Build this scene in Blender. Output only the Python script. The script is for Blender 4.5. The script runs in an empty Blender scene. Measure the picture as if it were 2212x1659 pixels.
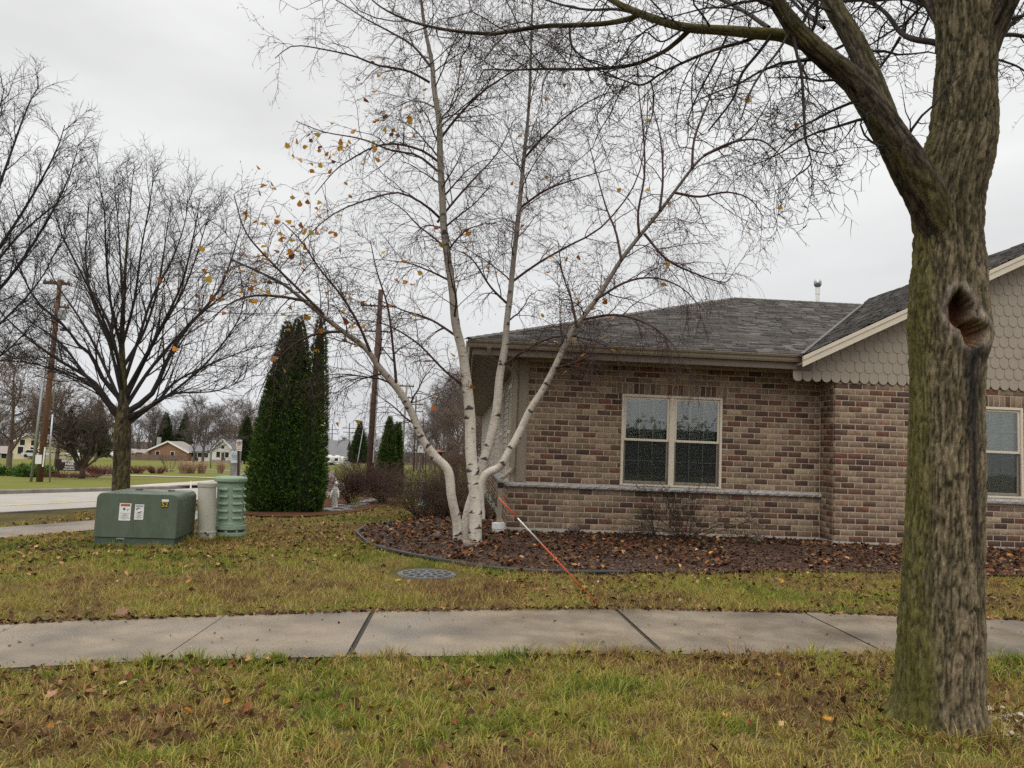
import bpy, math, random
import numpy as np
from mathutils import Vector
from mathutils.geometry import delaunay_2d_cdt

# ------------------------------------------------------------------ camera
FPX, CX, CY = 1670.0, 1106.0, 829.5          # focal length and centre for a 2212 x 1659 frame
YAW, PITCH, ROLL = math.radians(3.35), math.radians(4.6), math.radians(2.25)
CAM = np.array([0.0, 0.0, 1.5])
_F = np.array([math.sin(YAW)*math.cos(PITCH), math.cos(YAW)*math.cos(PITCH), math.sin(PITCH)])
_r0 = np.array([math.cos(YAW), -math.sin(YAW), 0.0]); _u0 = np.cross(_r0, _F)
_R = _r0*math.cos(ROLL) + _u0*math.sin(ROLL)
_U = -_r0*math.sin(ROLL) + _u0*math.cos(ROLL)
scene = bpy.context.scene
cd = bpy.data.cameras.new('camera'); cam = bpy.data.objects.new('camera', cd)
scene.collection.objects.link(cam); scene.camera = cam
cd.sensor_fit = 'HORIZONTAL'; cd.angle = 2*math.atan(CX/FPX); cd.clip_start = 0.05; cd.clip_end = 5000
from mathutils import Matrix
cam.matrix_world = Matrix(((_R[0], _U[0], -_F[0], CAM[0]), (_R[1], _U[1], -_F[1], CAM[1]), (_R[2], _U[2], -_F[2], CAM[2]), (0, 0, 0, 1)))

# ------------------------------------------------------------------ overcast sky, soft sun, exposure
SUN_EL, SUN_AZ = math.radians(42), math.radians(205)
world = bpy.data.worlds.new('World'); scene.world = world; world.use_nodes = True
nt = world.node_tree; nt.nodes.clear()
def wn(t): return nt.nodes.new(t)
out = wn('ShaderNodeOutputWorld'); bg = wn('ShaderNodeBackground'); nt.links.new(bg.outputs[0], out.inputs[0])
sky = wn('ShaderNodeTexSky'); sky.sky_type = 'NISHITA'; sky.sun_disc = False
sky.sun_elevation = SUN_EL; sky.sun_rotation = SUN_AZ; sky.dust_density = 4; sky.air_density = 1
hs = wn('ShaderNodeHueSaturation'); hs.inputs['Saturation'].default_value = 0.25; hs.inputs['Value'].default_value = 0.06
nt.links.new(sky.outputs[0], hs.inputs['Color'])
tc = wn('ShaderNodeTexCoord'); sep = wn('ShaderNodeSeparateXYZ'); nt.links.new(tc.outputs['Generated'], sep.inputs[0])
mx = wn('ShaderNodeMath'); mx.operation = 'MAXIMUM'; mx.inputs[1].default_value = 0.0; nt.links.new(sep.outputs['Z'], mx.inputs[0])
ramp = wn('ShaderNodeValToRGB'); nt.links.new(mx.outputs[0], ramp.inputs[0])     # cloud deck: brighter towards the zenith
cr = ramp.color_ramp; cr.elements[0].position = 0.0; cr.elements[0].color = (0.60, 0.61, 0.63, 1)
cr.elements[1].position = 1.0; cr.elements[1].color = (2.35, 2.26, 2.12, 1)
for p, c in ((0.12, (0.655, 0.66, 0.668, 1)), (0.3, (0.70, 0.704, 0.706, 1)), (0.52, (0.76, 0.762, 0.76, 1)), (0.75, (1.42, 1.39, 1.33, 1))):
    e = cr.elements.new(p); e.color = c
mp = wn('ShaderNodeMapping'); mp.inputs['Scale'].default_value = (1.6, 1.6, 5.0); nt.links.new(tc.outputs['Generated'], mp.inputs[0])
nz = wn('ShaderNodeTexNoise'); nz.inputs['Scale'].default_value = 1.7; nz.inputs['Detail'].default_value = 4.5; nz.inputs['Roughness'].default_value = 0.5
nt.links.new(mp.outputs[0], nz.inputs['Vector'])
mr = wn('ShaderNodeMapRange'); mr.inputs['From Min'].default_value = 0.3; mr.inputs['From Max'].default_value = 0.7
mr.inputs['To Min'].default_value = 0.85; mr.inputs['To Max'].default_value = 1.07; nt.links.new(nz.outputs[0], mr.inputs[0])
mul = wn('ShaderNodeMixRGB'); mul.blend_type = 'MULTIPLY'; mul.inputs[0].default_value = 1
nt.links.new(ramp.outputs[0], mul.inputs[1]); nt.links.new(mr.outputs[0], mul.inputs[2])
mix = wn('ShaderNodeMixRGB'); mix.inputs[0].default_value = 0.06
nt.links.new(mul.outputs[0], mix.inputs[1]); nt.links.new(hs.outputs[0], mix.inputs[2])
nt.links.new(mix.outputs[0], bg.inputs['Color']); bg.inputs['Strength'].default_value = 1.0

sd = bpy.data.lights.new('sun', 'SUN'); sun = bpy.data.objects.new('sun', sd); scene.collection.objects.link(sun)
sd.energy = 0.55; sd.angle = math.radians(35); sd.color = (1.0, 0.95, 0.88)
sdir = Vector((math.sin(SUN_AZ)*math.cos(SUN_EL), math.cos(SUN_AZ)*math.cos(SUN_EL), math.sin(SUN_EL)))
sun.rotation_euler = sdir.to_track_quat('Z', 'Y').to_euler()
vs = scene.view_settings; vs.view_transform = 'Standard'; vs.look = 'None'; vs.exposure = 0.36; vs.gamma = 1; vs.use_curve_mapping = False
scene.cycles.max_bounces = 8; scene.cycles.diffuse_bounces = 3; scene.cycles.glossy_bounces = 3; scene.cycles.transparent_max_bounces = 12
scene.cycles.use_denoising = False

# ------------------------------------------------------------------ ground shape and pixel helpers
def terr(x, y):
    s = -0.6*np.asarray(x, float) + 0.8*np.asarray(y, float)
    t = np.clip((s-6)/8, 0, 1)
    z = np.where(s > 14, -0.028*(s-10), -0.028*4*t*t)
    s2 = np.clip(s-215, 0, None)                    # levels out far away, then rises very slightly
    return z + 0.030*s2
def ray(u, v): return _F + _R*(u-CX)/FPX - _U*(v-CY)/FPX
def P(u, v, Y):                                     # point at world depth Y
    d = ray(u, v); return CAM + d*(Y/d[1])
_T = np.concatenate([np.arange(2, 40, 0.01), np.arange(40, 500, 0.1)])
def G(u, v):                                        # point on the ground
    d = ray(u, v); p = CAM + d*_T[:, None]
    k = np.argmax(p[:, 2] <= terr(p[:, 0], p[:, 1])); q = p[k].copy(); q[2] = float(terr(q[0], q[1])); return q
def gz(x, y): return float(terr(x, y))

# ------------------------------------------------------------------ numpy value noise
def vnoise(x, y, z=0.0, seed=0):
    x, y, z = np.broadcast_arrays(np.asarray(x, float), np.asarray(y, float), np.asarray(z, float))
    xi, yi, zi = np.floor(x).astype(np.int64), np.floor(y).astype(np.int64), np.floor(z).astype(np.int64)
    fx, fy, fz = x-xi, y-yi, z-zi
    fx, fy, fz = fx*fx*(3-2*fx), fy*fy*(3-2*fy), fz*fz*(3-2*fz)
    def h(a, b, c):
        n = (a*374761393 + b*668265263 + c*2147483647 + seed*974711) & 0xffffffff
        n = ((n ^ (n >> 13))*1274126177) & 0xffffffff
        n = ((n ^ (n >> 15))*2246822519) & 0xffffffff
        return ((n ^ (n >> 16)) & 0xffffff)/float(0xffffff)
    r = 0
    for a in (0, 1):
        for b in (0, 1):
            for c in (0, 1):
                r = r + h(xi+a, yi+b, zi+c)*(fx if a else 1-fx)*(fy if b else 1-fy)*(fz if c else 1-fz)
    return r
def fbm(x, y, z=0.0, o=3, seed=0):
    r = 0; a = 0.5; f = 1.0; s = 0
    for k in range(o):
        r = r + a*vnoise(np.asarray(x)*f, np.asarray(y)*f, np.asarray(z)*f, seed+k*17); s += a; a *= .5; f *= 2.03
    return r/s

# ------------------------------------------------------------------ objects
COL = scene.collection
def wl(o):
    v = Vector((0, 0, 0))
    while o is not None: v += o.location; o = o.parent
    return v
def tag(o, label=None, cat=None, group=None, kind=None):
    if label: o['label'] = label
    if cat: o['category'] = cat
    if group: o['group'] = group
    if kind: o['kind'] = kind
    return o
def empty(name, loc, label=None, cat=None, group=None):
    o = bpy.data.objects.new(name, None); o.empty_display_size = 0.1; COL.objects.link(o); o.location = [float(c) for c in loc]
    return tag(o, label, cat, group)
def link(name, me, mat=None, parent=None, loc=(0, 0, 0), local=False):
    """link a mesh; loc is a world place unless local"""
    o = bpy.data.objects.new(name, me); COL.objects.link(o)
    if mat is not None and len(me.materials) == 0: me.materials.append(mat)
    o.parent = parent
    o.location = Vector(loc) if (local or parent is None) else Vector(loc) - wl(parent)
    return o
def npmesh(name, V, F, tint=None, smooth=False):
    V = np.asarray(V, np.float32).reshape(-1, 3)
    groups = F if isinstance(F, list) and len(F) and isinstance(F[0], np.ndarray) else [np.asarray(F)]
    groups = [g for g in groups if len(g)]
    me = bpy.data.meshes.new(name)
    me.vertices.add(len(V)); me.vertices.foreach_set('co', V.ravel())
    loops = np.concatenate([g.ravel() for g in groups]).astype(np.int32)
    tot = np.concatenate([np.full(len(g), g.shape[1], np.int32) for g in groups])
    start = np.concatenate([[0], np.cumsum(tot)[:-1]]).astype(np.int32)
    me.loops.add(len(loops)); me.loops.foreach_set('vertex_index', loops)
    me.polygons.add(len(tot)); me.polygons.foreach_set('loop_start', start); me.polygons.foreach_set('loop_total', tot)
    if smooth: me.polygons.foreach_set('use_smooth', np.ones(len(tot), bool))
    if tint is not None: set_tint(me, tint)
    me.update(calc_edges=True); return me
def set_tint(me, tint):
    a = me.color_attributes.new('tint', 'FLOAT_COLOR', 'POINT')
    t = np.ones((len(me.vertices), 4), np.float32); t[:, :3] = tint
    a.data.foreach_set('color', t.ravel())
class MB:
    def __init__(s): s.v = []; s.f = []; s.t = []
    def add(s, vs, fs, tint=None):
        b = len(s.v); s.v += [tuple(map(float, p)) for p in vs]; s.f += [tuple(b+i for i in f) for f in fs]
        s.t += [tint or (1, 1, 1)]*len(vs); return s
    def hexa(s, p, tint=None):     # p: bottom 4 (ccw from above), top 4
        return s.add(p, [(3, 2, 1, 0), (4, 5, 6, 7), (0, 1, 5, 4), (1, 2, 6, 5), (2, 3, 7, 6), (3, 0, 4, 7)], tint)
    def box(s, x0, x1, y0, y1, z0, z1, tint=None):
        return s.hexa([(x0, y0, z0), (x1, y0, z0), (x1, y1, z0), (x0, y1, z0), (x0, y0, z1), (x1, y0, z1), (x1, y1, z1), (x0, y1, z1)], tint)
    def bar(s, a, b, w, h=None, up=(0, 0, 1), tint=None):
        a, b = Vector(a), Vector(b); d = (b-a).normalized(); u = Vector(up)
        if abs(d.dot(u)) > .95: u = Vector((0, 1, 0))
        x = d.cross(u).normalized(); y = x.cross(d).normalized(); h = h or w; x *= w/2; y *= h/2
        return s.add([a-x-y, a+x-y, a+x+y, a-x+y, b-x-y, b+x-y, b+x+y, b-x+y], [(0, 3, 2, 1), (4, 5, 6, 7), (0, 1, 5, 4), (1, 2, 6, 5), (2, 3, 7, 6), (3, 0, 4, 7)], tint)
    def tube(s, pts, r, n=8, cap=True, tint=None):
        pts = [Vector(p) for p in pts]; K = len(pts); r = [r]*K if isinstance(r, (int, float)) else list(r)
        vs = []; prev = None
        for k in range(K):
            d = (pts[min(k+1, K-1)]-pts[max(k-1, 0)]).normalized()
            if prev is None:
                prev = d.cross(Vector((0, 0, 1)) if abs(d.z) < .9 else Vector((0, 1, 0))).normalized()
            prev = (prev - d*prev.dot(d)).normalized(); q = d.cross(prev)
            for i in range(n):
                a = 2*math.pi*i/n; vs.append(pts[k]+(prev*math.cos(a)+q*math.sin(a))*r[k])
        fs = [(k*n+i, k*n+(i+1) % n, (k+1)*n+(i+1) % n, (k+1)*n+i) for k in range(K-1) for i in range(n)]
        if cap: fs += [tuple(range(n-1, -1, -1)), tuple((K-1)*n+i for i in range(n))]
        return s.add(vs, fs, tint)
    def lathe(s, prof, n=24, c=(0, 0, 0), lean=(0, 0), tint=None):   # prof: (r, z) upwards
        vs = [(c[0]+lean[0]*z+r*math.cos(2*math.pi*i/n), c[1]+lean[1]*z+r*math.sin(2*math.pi*i/n), c[2]+z) for r, z in prof for i in range(n)]
        fs = [(k*n+i, k*n+(i+1) % n, (k+1)*n+(i+1) % n, (k+1)*n+i) for k in range(len(prof)-1) for i in range(n)]
        fs += [tuple(range(n-1, -1, -1)), tuple((len(prof)-1)*n+i for i in range(n))]
        return s.add(vs, fs, tint)
    def prism(s, poly, y0, y1, tint=None):    # poly of (x, z) seen from -y counter-clockwise, extruded y0 -> y1
        n = len(poly)
        vs = [(x, y0, z) for x, z in poly]+[(x, y1, z) for x, z in poly]
        return s.add(vs, [tuple(range(n)), tuple(range(2*n-1, n-1, -1))]+[(i, n+i, n+(i+1) % n, (i+1) % n) for i in range(n)], tint)
    def mesh(s, name, smooth=False):
        me = bpy.data.meshes.new(name); me.from_pydata(s.v, [], s.f)
        if any(t != (1, 1, 1) for t in s.t): set_tint(me, np.array(s.t))
        if smooth: me.polygons.foreach_set('use_smooth', np.ones(len(me.polygons), bool))
        me.update(); return me
    def build(s, name, mat, parent=None, smooth=False, bevel=0, local=False, seg=2):
        o = link(name, s.mesh(name, smooth), mat, parent, local=local)
        if bevel:
            m = o.modifiers.new('bevel', 'BEVEL'); m.width = bevel; m.segments = seg; m.limit_method = 'ANGLE'; m.angle_limit = math.radians(40)
            if smooth is False and seg > 1:
                o.data.polygons.foreach_set('use_smooth', np.ones(len(o.data.polygons), bool)); m.harden_normals = True
        return o

# ------------------------------------------------------------------ materials
def mat(name, col=(.5, .5, .5), var=.25, scale=6, rough=.75, rvar=0, bump=0, bscale=40, tint=False, metal=0, spec=.4,
        stretch=(1, 1, 1), col2=None, coord='pos', detail=5, dirt=None, trans=0, big=None):
    m = bpy.data.materials.new(name); m.use_nodes = True; n = m.node_tree; N = n.nodes; L = n.links
    b = N['Principled BSDF']; b.inputs['Metallic'].default_value = metal; b.inputs['Specular IOR Level'].default_value = spec
    if coord == 'pos': src = N.new('ShaderNodeNewGeometry').outputs['Position']
    else: src = N.new('ShaderNodeTexCoord').outputs['Object']
    mp = N.new('ShaderNodeMapping'); mp.inputs['Scale'].default_value = stretch; L.new(src, mp.inputs[0])
    def noise(sc, det=detail):
        t = N.new('ShaderNodeTexNoise'); t.inputs['Scale'].default_value = sc; t.inputs['Detail'].default_value = det; t.inputs['Roughness'].default_value = .6
        L.new(mp.outputs[0], t.inputs['Vector']); return t.outputs[0]
    nn = noise(scale)
    r = N.new('ShaderNodeMapRange'); r.inputs['From Min'].default_value = .3; r.inputs['From Max'].default_value = .7; L.new(nn, r.inputs[0])
    mixn = N.new('ShaderNodeMixRGB')
    L.new(r.outputs[0], mixn.inputs[0])
    if tint:
        a = N.new('ShaderNodeAttribute'); a.attribute_name = 'tint'
        lo = N.new('ShaderNodeMixRGB'); lo.blend_type = 'MULTIPLY'; lo.inputs[0].default_value = 1; lo.inputs[2].default_value = (1-var, 1-var, 1-var, 1)
        hi = N.new('ShaderNodeMixRGB'); hi.blend_type = 'MULTIPLY'; hi.inputs[0].default_value = 1; hi.inputs[2].default_value = (1+var, 1+var, 1+var, 1)
        L.new(a.outputs[0], lo.inputs[1]); L.new(a.outputs[0], hi.inputs[1]); L.new(lo.outputs[0], mixn.inputs[1]); L.new(hi.outputs[0], mixn.inputs[2])
    else:
        c2 = col2 or tuple(min(1, c*(1+var)) for c in col); c1 = col if col2 else tuple(c*(1-var) for c in col)
        mixn.inputs[1].default_value = (*c1, 1); mixn.inputs[2].default_value = (*c2, 1)
    cout = mixn.outputs[0]
    if big:                                        # slow large-scale blotches: (scale, colour, amount)
        t = noise(big[0], 3); rr = N.new('ShaderNodeMapRange'); rr.inputs['From Min'].default_value = .45; rr.inputs['From Max'].default_value = .68
        rr.inputs['To Max'].default_value = big[2]; L.new(t, rr.inputs[0])
        q = N.new('ShaderNodeMixRGB'); L.new(rr.outputs[0], q.inputs[0]); L.new(cout, q.inputs[1]); q.inputs[2].default_value = (*big[1], 1); cout = q.outputs[0]
    if dirt:                                       # fine specks: (scale, colour, threshold)
        t = noise(dirt[0], 2); rr = N.new('ShaderNodeMapRange'); rr.inputs['From Min'].default_value = dirt[2]; rr.inputs['From Max'].default_value = dirt[2]+.06
        L.new(t, rr.inputs[0]); q = N.new('ShaderNodeMixRGB'); L.new(rr.outputs[0], q.inputs[0]); L.new(cout, q.inputs[1]); q.inputs[2].default_value = (*dirt[1], 1); cout = q.outputs[0]
    L.new(cout, b.inputs['Base Color'])
    if rvar:
        t = noise(scale*.5, 3); rr = N.new('ShaderNodeMapRange'); rr.inputs['From Min'].default_value = .35; rr.inputs['From Max'].default_value = .65
        rr.inputs['To Min'].default_value = max(.05, rough-rvar); rr.inputs['To Max'].default_value = min(1, rough+rvar); L.new(t, rr.inputs[0]); L.new(rr.outputs[0], b.inputs['Roughness'])
    else: b.inputs['Roughness'].default_value = rough
    if bump:
        t = noise(bscale, 4); bm = N.new('ShaderNodeBump'); bm.inputs['Strength'].default_value = min(1, bump); bm.inputs['Distance'].default_value = .01*max(1, bump); L.new(t, bm.inputs['Height']); L.new(bm.outputs[0], b.inputs['Normal'])
    if trans:
        tr = N.new('ShaderNodeBsdfTranslucent'); L.new(cout, tr.inputs[0]); ms = N.new('ShaderNodeMixShader'); ms.inputs[0].default_value = trans
        L.new(b.outputs[0], ms.inputs[1]); L.new(tr.outputs[0], ms.inputs[2]); L.new(ms.outputs[0], N['Material Output'].inputs[0])
    return m
def glass_mat(name, tintc=(.82, .9, .86), refl=1.0):
    m = bpy.data.materials.new(name); m.use_nodes = True; n = m.node_tree; N = n.nodes; L = n.links; N.remove(N['Principled BSDF'])
    t = N.new('ShaderNodeBsdfTransparent'); t.inputs[0].default_value = (*tintc, 1); g = N.new('ShaderNodeBsdfGlossy'); g.inputs['Roughness'].default_value = .02
    g.inputs['Color'].default_value = (.97, 1, .97, 1)
    nb = N.new('ShaderNodeTexNoise'); nb.inputs['Scale'].default_value = 3; bp = N.new('ShaderNodeBump'); bp.inputs['Strength'].default_value = .02; bp.inputs['Distance'].default_value = .02
    L.new(N.new('ShaderNodeNewGeometry').outputs['Position'], nb.inputs['Vector']); L.new(nb.outputs[0], bp.inputs['Height']); L.new(bp.outputs[0], g.inputs['Normal'])
    fr = N.new('ShaderNodeFresnel'); fr.inputs[0].default_value = 1.9
    mu = N.new('ShaderNodeMath'); mu.operation = 'MULTIPLY'; mu.inputs[1].default_value = refl; mu.use_clamp = True; L.new(fr.outputs[0], mu.inputs[0])
    ms = N.new('ShaderNodeMixShader'); L.new(mu.outputs[0], ms.inputs[0]); L.new(t.outputs[0], ms.inputs[1]); L.new(g.outputs[0], ms.inputs[2]); L.new(ms.outputs[0], N['Material Output'].inputs[0])
    return m

M_tint = mat('tinted_matte', tint=True, var=.12, scale=20, rough=.8)
M_twig = mat('dark_twig_bark', (.030, .024, .022), var=.35, scale=12, rough=.85)
M_btwig = mat('birch_twig', (.052, .024, .020), var=.35, scale=10, rough=.7)
M_ptwig = mat('purple_twig', (.078, .036, .032), var=.4, scale=8, rough=.8)
M_brtwig = mat('brown_twig', (.105, .072, .05), var=.4, scale=8, rough=.85)
M_fartwig = mat('far_tree_bark', (.105, .085, .078), var=.3, scale=.4, rough=.9)
M_fartwig2 = mat('far_tree_brown_bark', (.12, .085, .065), var=.3, scale=.4, rough=.9)
M_leaf = mat('autumn_leaf', tint=True, var=.22, scale=60, rough=.6, trans=.35)
M_litter = mat('fallen_leaves', tint=True, var=.3, scale=50, rough=.7, spec=.15)
M_green = mat('evergreen_foliage', tint=True, var=.3, scale=25, rough=.65, spec=.25)
M_grass = mat('grass_blade', tint=True, var=.15, scale=30, rough=.6, spec=.3, trans=.25)
M_conc = mat('pavement_concrete', (.232, .188, .138), var=.18, scale=2.6, rough=.42, rvar=.22, bump=.2, bscale=150, dirt=(60, (.12, .105, .085), .62), big=(.75, (.085, .072, .058), .95))
M_white = mat('white_plastic', (.78, .78, .76), var=.04, rough=.4)
M_black = mat('black_plastic', (.018, .018, .02), var=.2, rough=.35)
M_wood = mat('weathered_pole_wood', (.135, .068, .04), var=.35, scale=5, stretch=(6, 6, .6), rough=.85, bump=.3)
M_dwood = mat('dark_pole_wood', (.075, .045, .035), var=.35, scale=5, stretch=(6, 6, .6), rough=.85)
M_gwood = mat('grey_pole_wood', (.24, .21, .19), var=.25, scale=5, stretch=(6, 6, .6), rough=.85)
M_steel = mat('galvanised_steel', (.42, .43, .44), var=.12, scale=9, rough=.4, metal=.6)

# ------------------------------------------------------------------ branch growth (vectorised)
def unit(a): return a/np.maximum(np.linalg.norm(a, axis=-1, keepdims=True), 1e-9)
def resample(pts, rad, K):
    pts = np.asarray(pts, float); rad = np.asarray(rad, float)
    # smooth (Catmull-Rom) then even spacing
    n = len(pts); e = np.vstack([2*pts[0]-pts[1], pts, 2*pts[-1]-pts[-2]]); dense = []; dr = []
    for i in range(n-1):
        p0, p1, p2, p3 = e[i], e[i+1], e[i+2], e[i+3]
        for t in np.linspace(0, 1, 8, endpoint=False):
            dense.append(.5*((2*p1)+(p2-p0)*t+(2*p0-5*p1+4*p2-p3)*t*t+(3*p1-p0-3*p2+p3)*t**3)); dr.append(rad[i]*(1-t)+rad[i+1]*t)
    dense.append(pts[-1]); dr.append(rad[-1]); dense = np.array(dense); dr = np.array(dr)
    d = np.concatenate([[0], np.cumsum(np.linalg.norm(np.diff(dense, axis=0), axis=1))]); s = np.linspace(0, d[-1], K)
    return np.stack([np.interp(s, d, dense[:, i]) for i in range(3)], 1), np.interp(s, d, dr)
def stack(paths, K=24):
    q = [resample(p, r, K) for p, r in paths]
    return np.array([a for a, b in q]), np.array([b for a, b in q])
def kids(rng, pp, pr, per, t=(.2, 1), ang=(35, 65), ln=(.3, .55), K=6, trop=(0, 0, .1), jit=.12, rr=.55, rmin=.002, absl=False, fall=.5, taper=.8, side=None, rmax=1.0):
    N, K0 = pr.shape; M = N*per; idx = np.repeat(np.arange(N), per)
    tt = t[0]+(t[1]-t[0])*((np.tile(np.arange(per), N)+rng.random(M))/per)
    s = np.clip(tt*(K0-1), 0, K0-1.001); i = s.astype(int); fr = (s-i)[:, None]
    pos = pp[idx, i]*(1-fr)+pp[idx, i+1]*fr; tan = unit(pp[idx, i+1]-pp[idx, i]); rad = pr[idx, i]*(1-fr[:, 0])+pr[idx, i+1]*fr[:, 0]
    plen = np.linalg.norm(np.diff(pp, axis=1), axis=2).sum(1)[idx]
    rv = rng.normal(size=(M, 3))
    if side is not None: rv = rv*np.asarray(side)
    a = unit(rv-tan*(rv*tan).sum(1, keepdims=True)); th = np.radians(rng.uniform(*ang, M))[:, None]
    d = tan*np.cos(th)+a*np.sin(th)
    L = rng.uniform(*ln, M) if absl else plen*rng.uniform(*ln, M)
    L = L*(1-fall*tt); step = (L/(K-1))[:, None]
    pts = np.empty((M, K, 3)); pts[:, 0] = pos; p = pos
    tr = np.asarray(trop, float)
    for k in range(1, K):
        d = unit(d+tr+rng.normal(size=(M, 3))*jit); p = p+d*step; pts[:, k] = p
    r0 = np.clip(rad*rr, rmin, rmax); return pts, r0[:, None]*(1-taper*np.linspace(0, 1, K))[None]
def tubes(pp, pr, S=4):
    N, K = pr.shape; tan = unit(np.gradient(pp, axis=1)); ref = np.zeros((N, 1, 3)); mean = np.abs(tan.mean(1)); ax = mean.argmin(1); ref[np.arange(N), 0, ax] = 1
    a = unit(np.cross(tan, np.broadcast_to(ref, tan.shape))); b = np.cross(tan, a)
    an = 2*np.pi*np.arange(S)/S
    V = pp[:, :, None]+(a[:, :, None]*np.cos(an)[None, None, :, None]+b[:, :, None]*np.sin(an)[None, None, :, None])*pr[:, :, None, None]
    base = (np.arange(N)*K*S)[:, None, None]; k = (np.arange(K-1)*S)[None, :, None]; i = np.arange(S)[None, None]
    j = (i+1) % S; f = np.stack([base+k+i, base+k+j, base+k+S+j, base+k+S+i], -1).reshape(-1, 4)
    return V.reshape(-1, 3), f
def cones(pp, pr):       # finest twigs: three-sided, closing to a point
    N, K = pr.shape; V, F = tubes(pp[:, :-1], pr[:, :-1], 3) if K > 2 else (None, None)
    tan = unit(pp[:, -1]-pp[:, 0]); ref = np.zeros((N, 3)); ref[np.arange(N), np.abs(tan).argmin(1)] = 1
    if K > 2:
        V = V.reshape(N, (K-1)*3, 3); base = (K-2)*3
    else:
        a = unit(np.cross(tan, ref)); b = np.cross(tan, a); an = 2*np.pi*np.arange(3)/3; V = pp[:, :1]+(a[:, None]*np.cos(an)[None, :, None]+b[:, None]*np.sin(an)[None, :, None])*pr[:, :1, None]; base = 0; F = np.zeros((0, 4), int)
    n = V.shape[1]+1; V = np.concatenate([V, pp[:, -1:]], 1); F = np.asarray(F); F = F+F//(n-1) if len(F) else F     # one more vertex per twig
    o = (np.arange(N)*n)[:, None]; T = np.concatenate([o+np.array([[base, base+1, n-1]]), o+np.array([[base+1, base+2, n-1]]), o+np.array([[base+2, base, n-1]])])
    if len(F): T = np.concatenate([T, F[:, [0, 1, 2]], F[:, [0, 2, 3]]])
    return V.reshape(-1, 3), T
def tri(F): return np.concatenate([F[:, [0, 1, 2]], F[:, [0, 2, 3]]]) if F.shape[1] == 4 else F
def merge(parts):      # list of (V, F) -> V, F
    off = 0; V = []; F = []
    for v, f in parts: V.append(v); F.append(f+off); off += len(v)
    return np.concatenate(V), np.concatenate(F)
def branch_obj(name, lst, material, parent, sides, local=False):
    q = [tubes(p, r, s) if s else cones(p, r) for (p, r), s in zip(lst, sides)]; V, F = merge([(v, tri(f)) for v, f in q])
    return link(name, npmesh(name, V, F, smooth=True), material, parent, local=local)
def scatter_shapes(base, faces, pos, scale, rng, tilt=.5, up=None, yaw=None):
    """copies of a small base shape (n,3) at pos (N,3), random spin and tilt; returns V, F"""
    N = len(pos); n = len(base); yaw = rng.uniform(0, 2*np.pi, N) if yaw is None else yaw
    tx = rng.normal(size=N)*tilt; ty = rng.normal(size=N)*tilt
    b = base[None]*np.asarray(scale).reshape(N, -1)[:, None, :]
    x, y, z = b[..., 0], b[..., 1], b[..., 2]
    y, z = y*np.cos(tx)[:, None]-z*np.sin(tx)[:, None], y*np.sin(tx)[:, None]+z*np.cos(tx)[:, None]
    x, z = x*np.cos(ty)[:, None]+z*np.sin(ty)[:, None], -x*np.sin(ty)[:, None]+z*np.cos(ty)[:, None]
    x, y = x*np.cos(yaw)[:, None]-y*np.sin(yaw)[:, None], x*np.sin(yaw)[:, None]+y*np.cos(yaw)[:, None]
    V = np.stack([x, y, z], -1)+pos[:, None]
    F = faces[None]+(np.arange(N)*n)[:, None, None]
    return V.reshape(-1, 3), F.reshape(-1, faces.shape[1])
def inpoly(x, y, poly):
    x = np.asarray(x); y = np.asarray(y); r = np.zeros(x.shape, bool); n = len(poly)
    for i in range(n):
        x0, y0 = poly[i][:2]; x1, y1 = poly[(i+1) % n][:2]
        c = ((y0 > y) != (y1 > y)) & (x < (x1-x0)*(y-y0)/((y1-y0) or 1e-9)+x0); r ^= c
    return r
# ================================================================== the setting
ROAD_N = [(-13.5, 8), (-11, 12.5), (-9.2, 16.2), (-8.3, 18.2), (-7.3, 22), (-6.9, 27), (-7.4, 35), (-10.5, 52), (-15, 80), (-21, 115), (-28, 160)]
ROAD_F = [(-22, 12), (-17.5, 20), (-14.63, 25.7), (-12.6, 29.6), (-11.4, 32.8), (-12.2, 40), (-15.3, 55), (-20.5, 82), (-28, 118), (-37, 160)]
ROAD_N = [tuple(p) for p in resample([(x, y, 0) for x, y in ROAD_N], [1]*len(ROAD_N), 70)[0][:, :2]]
ROAD_F = [tuple(p) for p in resample([(x, y, 0) for x, y in ROAD_F], [1]*len(ROAD_F), 70)[0][:, :2]]
ROAD = ROAD_N + ROAD_F[::-1]
SW_FAR = [(-8.2, 4.1), (-6.6, 4.85), (-5.0, 5.55), (-3.29, 6.2), (-1.9, 6.61), (-.73, 6.93), (1.48, 7.33), (3.32, 7.37), (5.36, 7.28), (7.2, 7.1), (9.2, 6.9)]
SW_NEAR = [(-7.6, 2.8), (-6.2, 3.5), (-4.75, 4.2), (-3.22, 4.92), (-1.92, 5.3), (-.73, 5.49), (1.54, 5.77), (3.33, 5.86), (5.41, 5.81), (7.2, 5.65), (9.2, 5.45)]
SIDEWALK = SW_FAR + SW_NEAR[::-1]
LS_NEAR = [(-9.6, 5.6), (-7.9, 8.5), (-6.43, 11.39), (-5.78, 12.63), (-5.0, 15.2), (-4.45, 18.2), (-4.2, 22), (-4.4, 28), (-5.6, 38), (-8.6, 53), (-13, 80)]
LS_FAR = [(-10.9, 6.2), (-9.2, 9.2), (-7.6, 12.3), (-6.8, 14.3), (-6.0, 16.6), (-5.6, 19), (-5.4, 22.5), (-5.6, 28), (-6.8, 38), (-9.8, 53), (-14.2, 80)]
_ls = lambda q: [tuple(p) for p in resample([(x, y, 0) for x, y in q], [1]*len(q), 48)[0][:, :2]]
LS_NEAR, LS_FAR = _ls(LS_NEAR), _ls(LS_FAR); SIDEWALK2 = LS_NEAR + LS_FAR[::-1]
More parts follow.
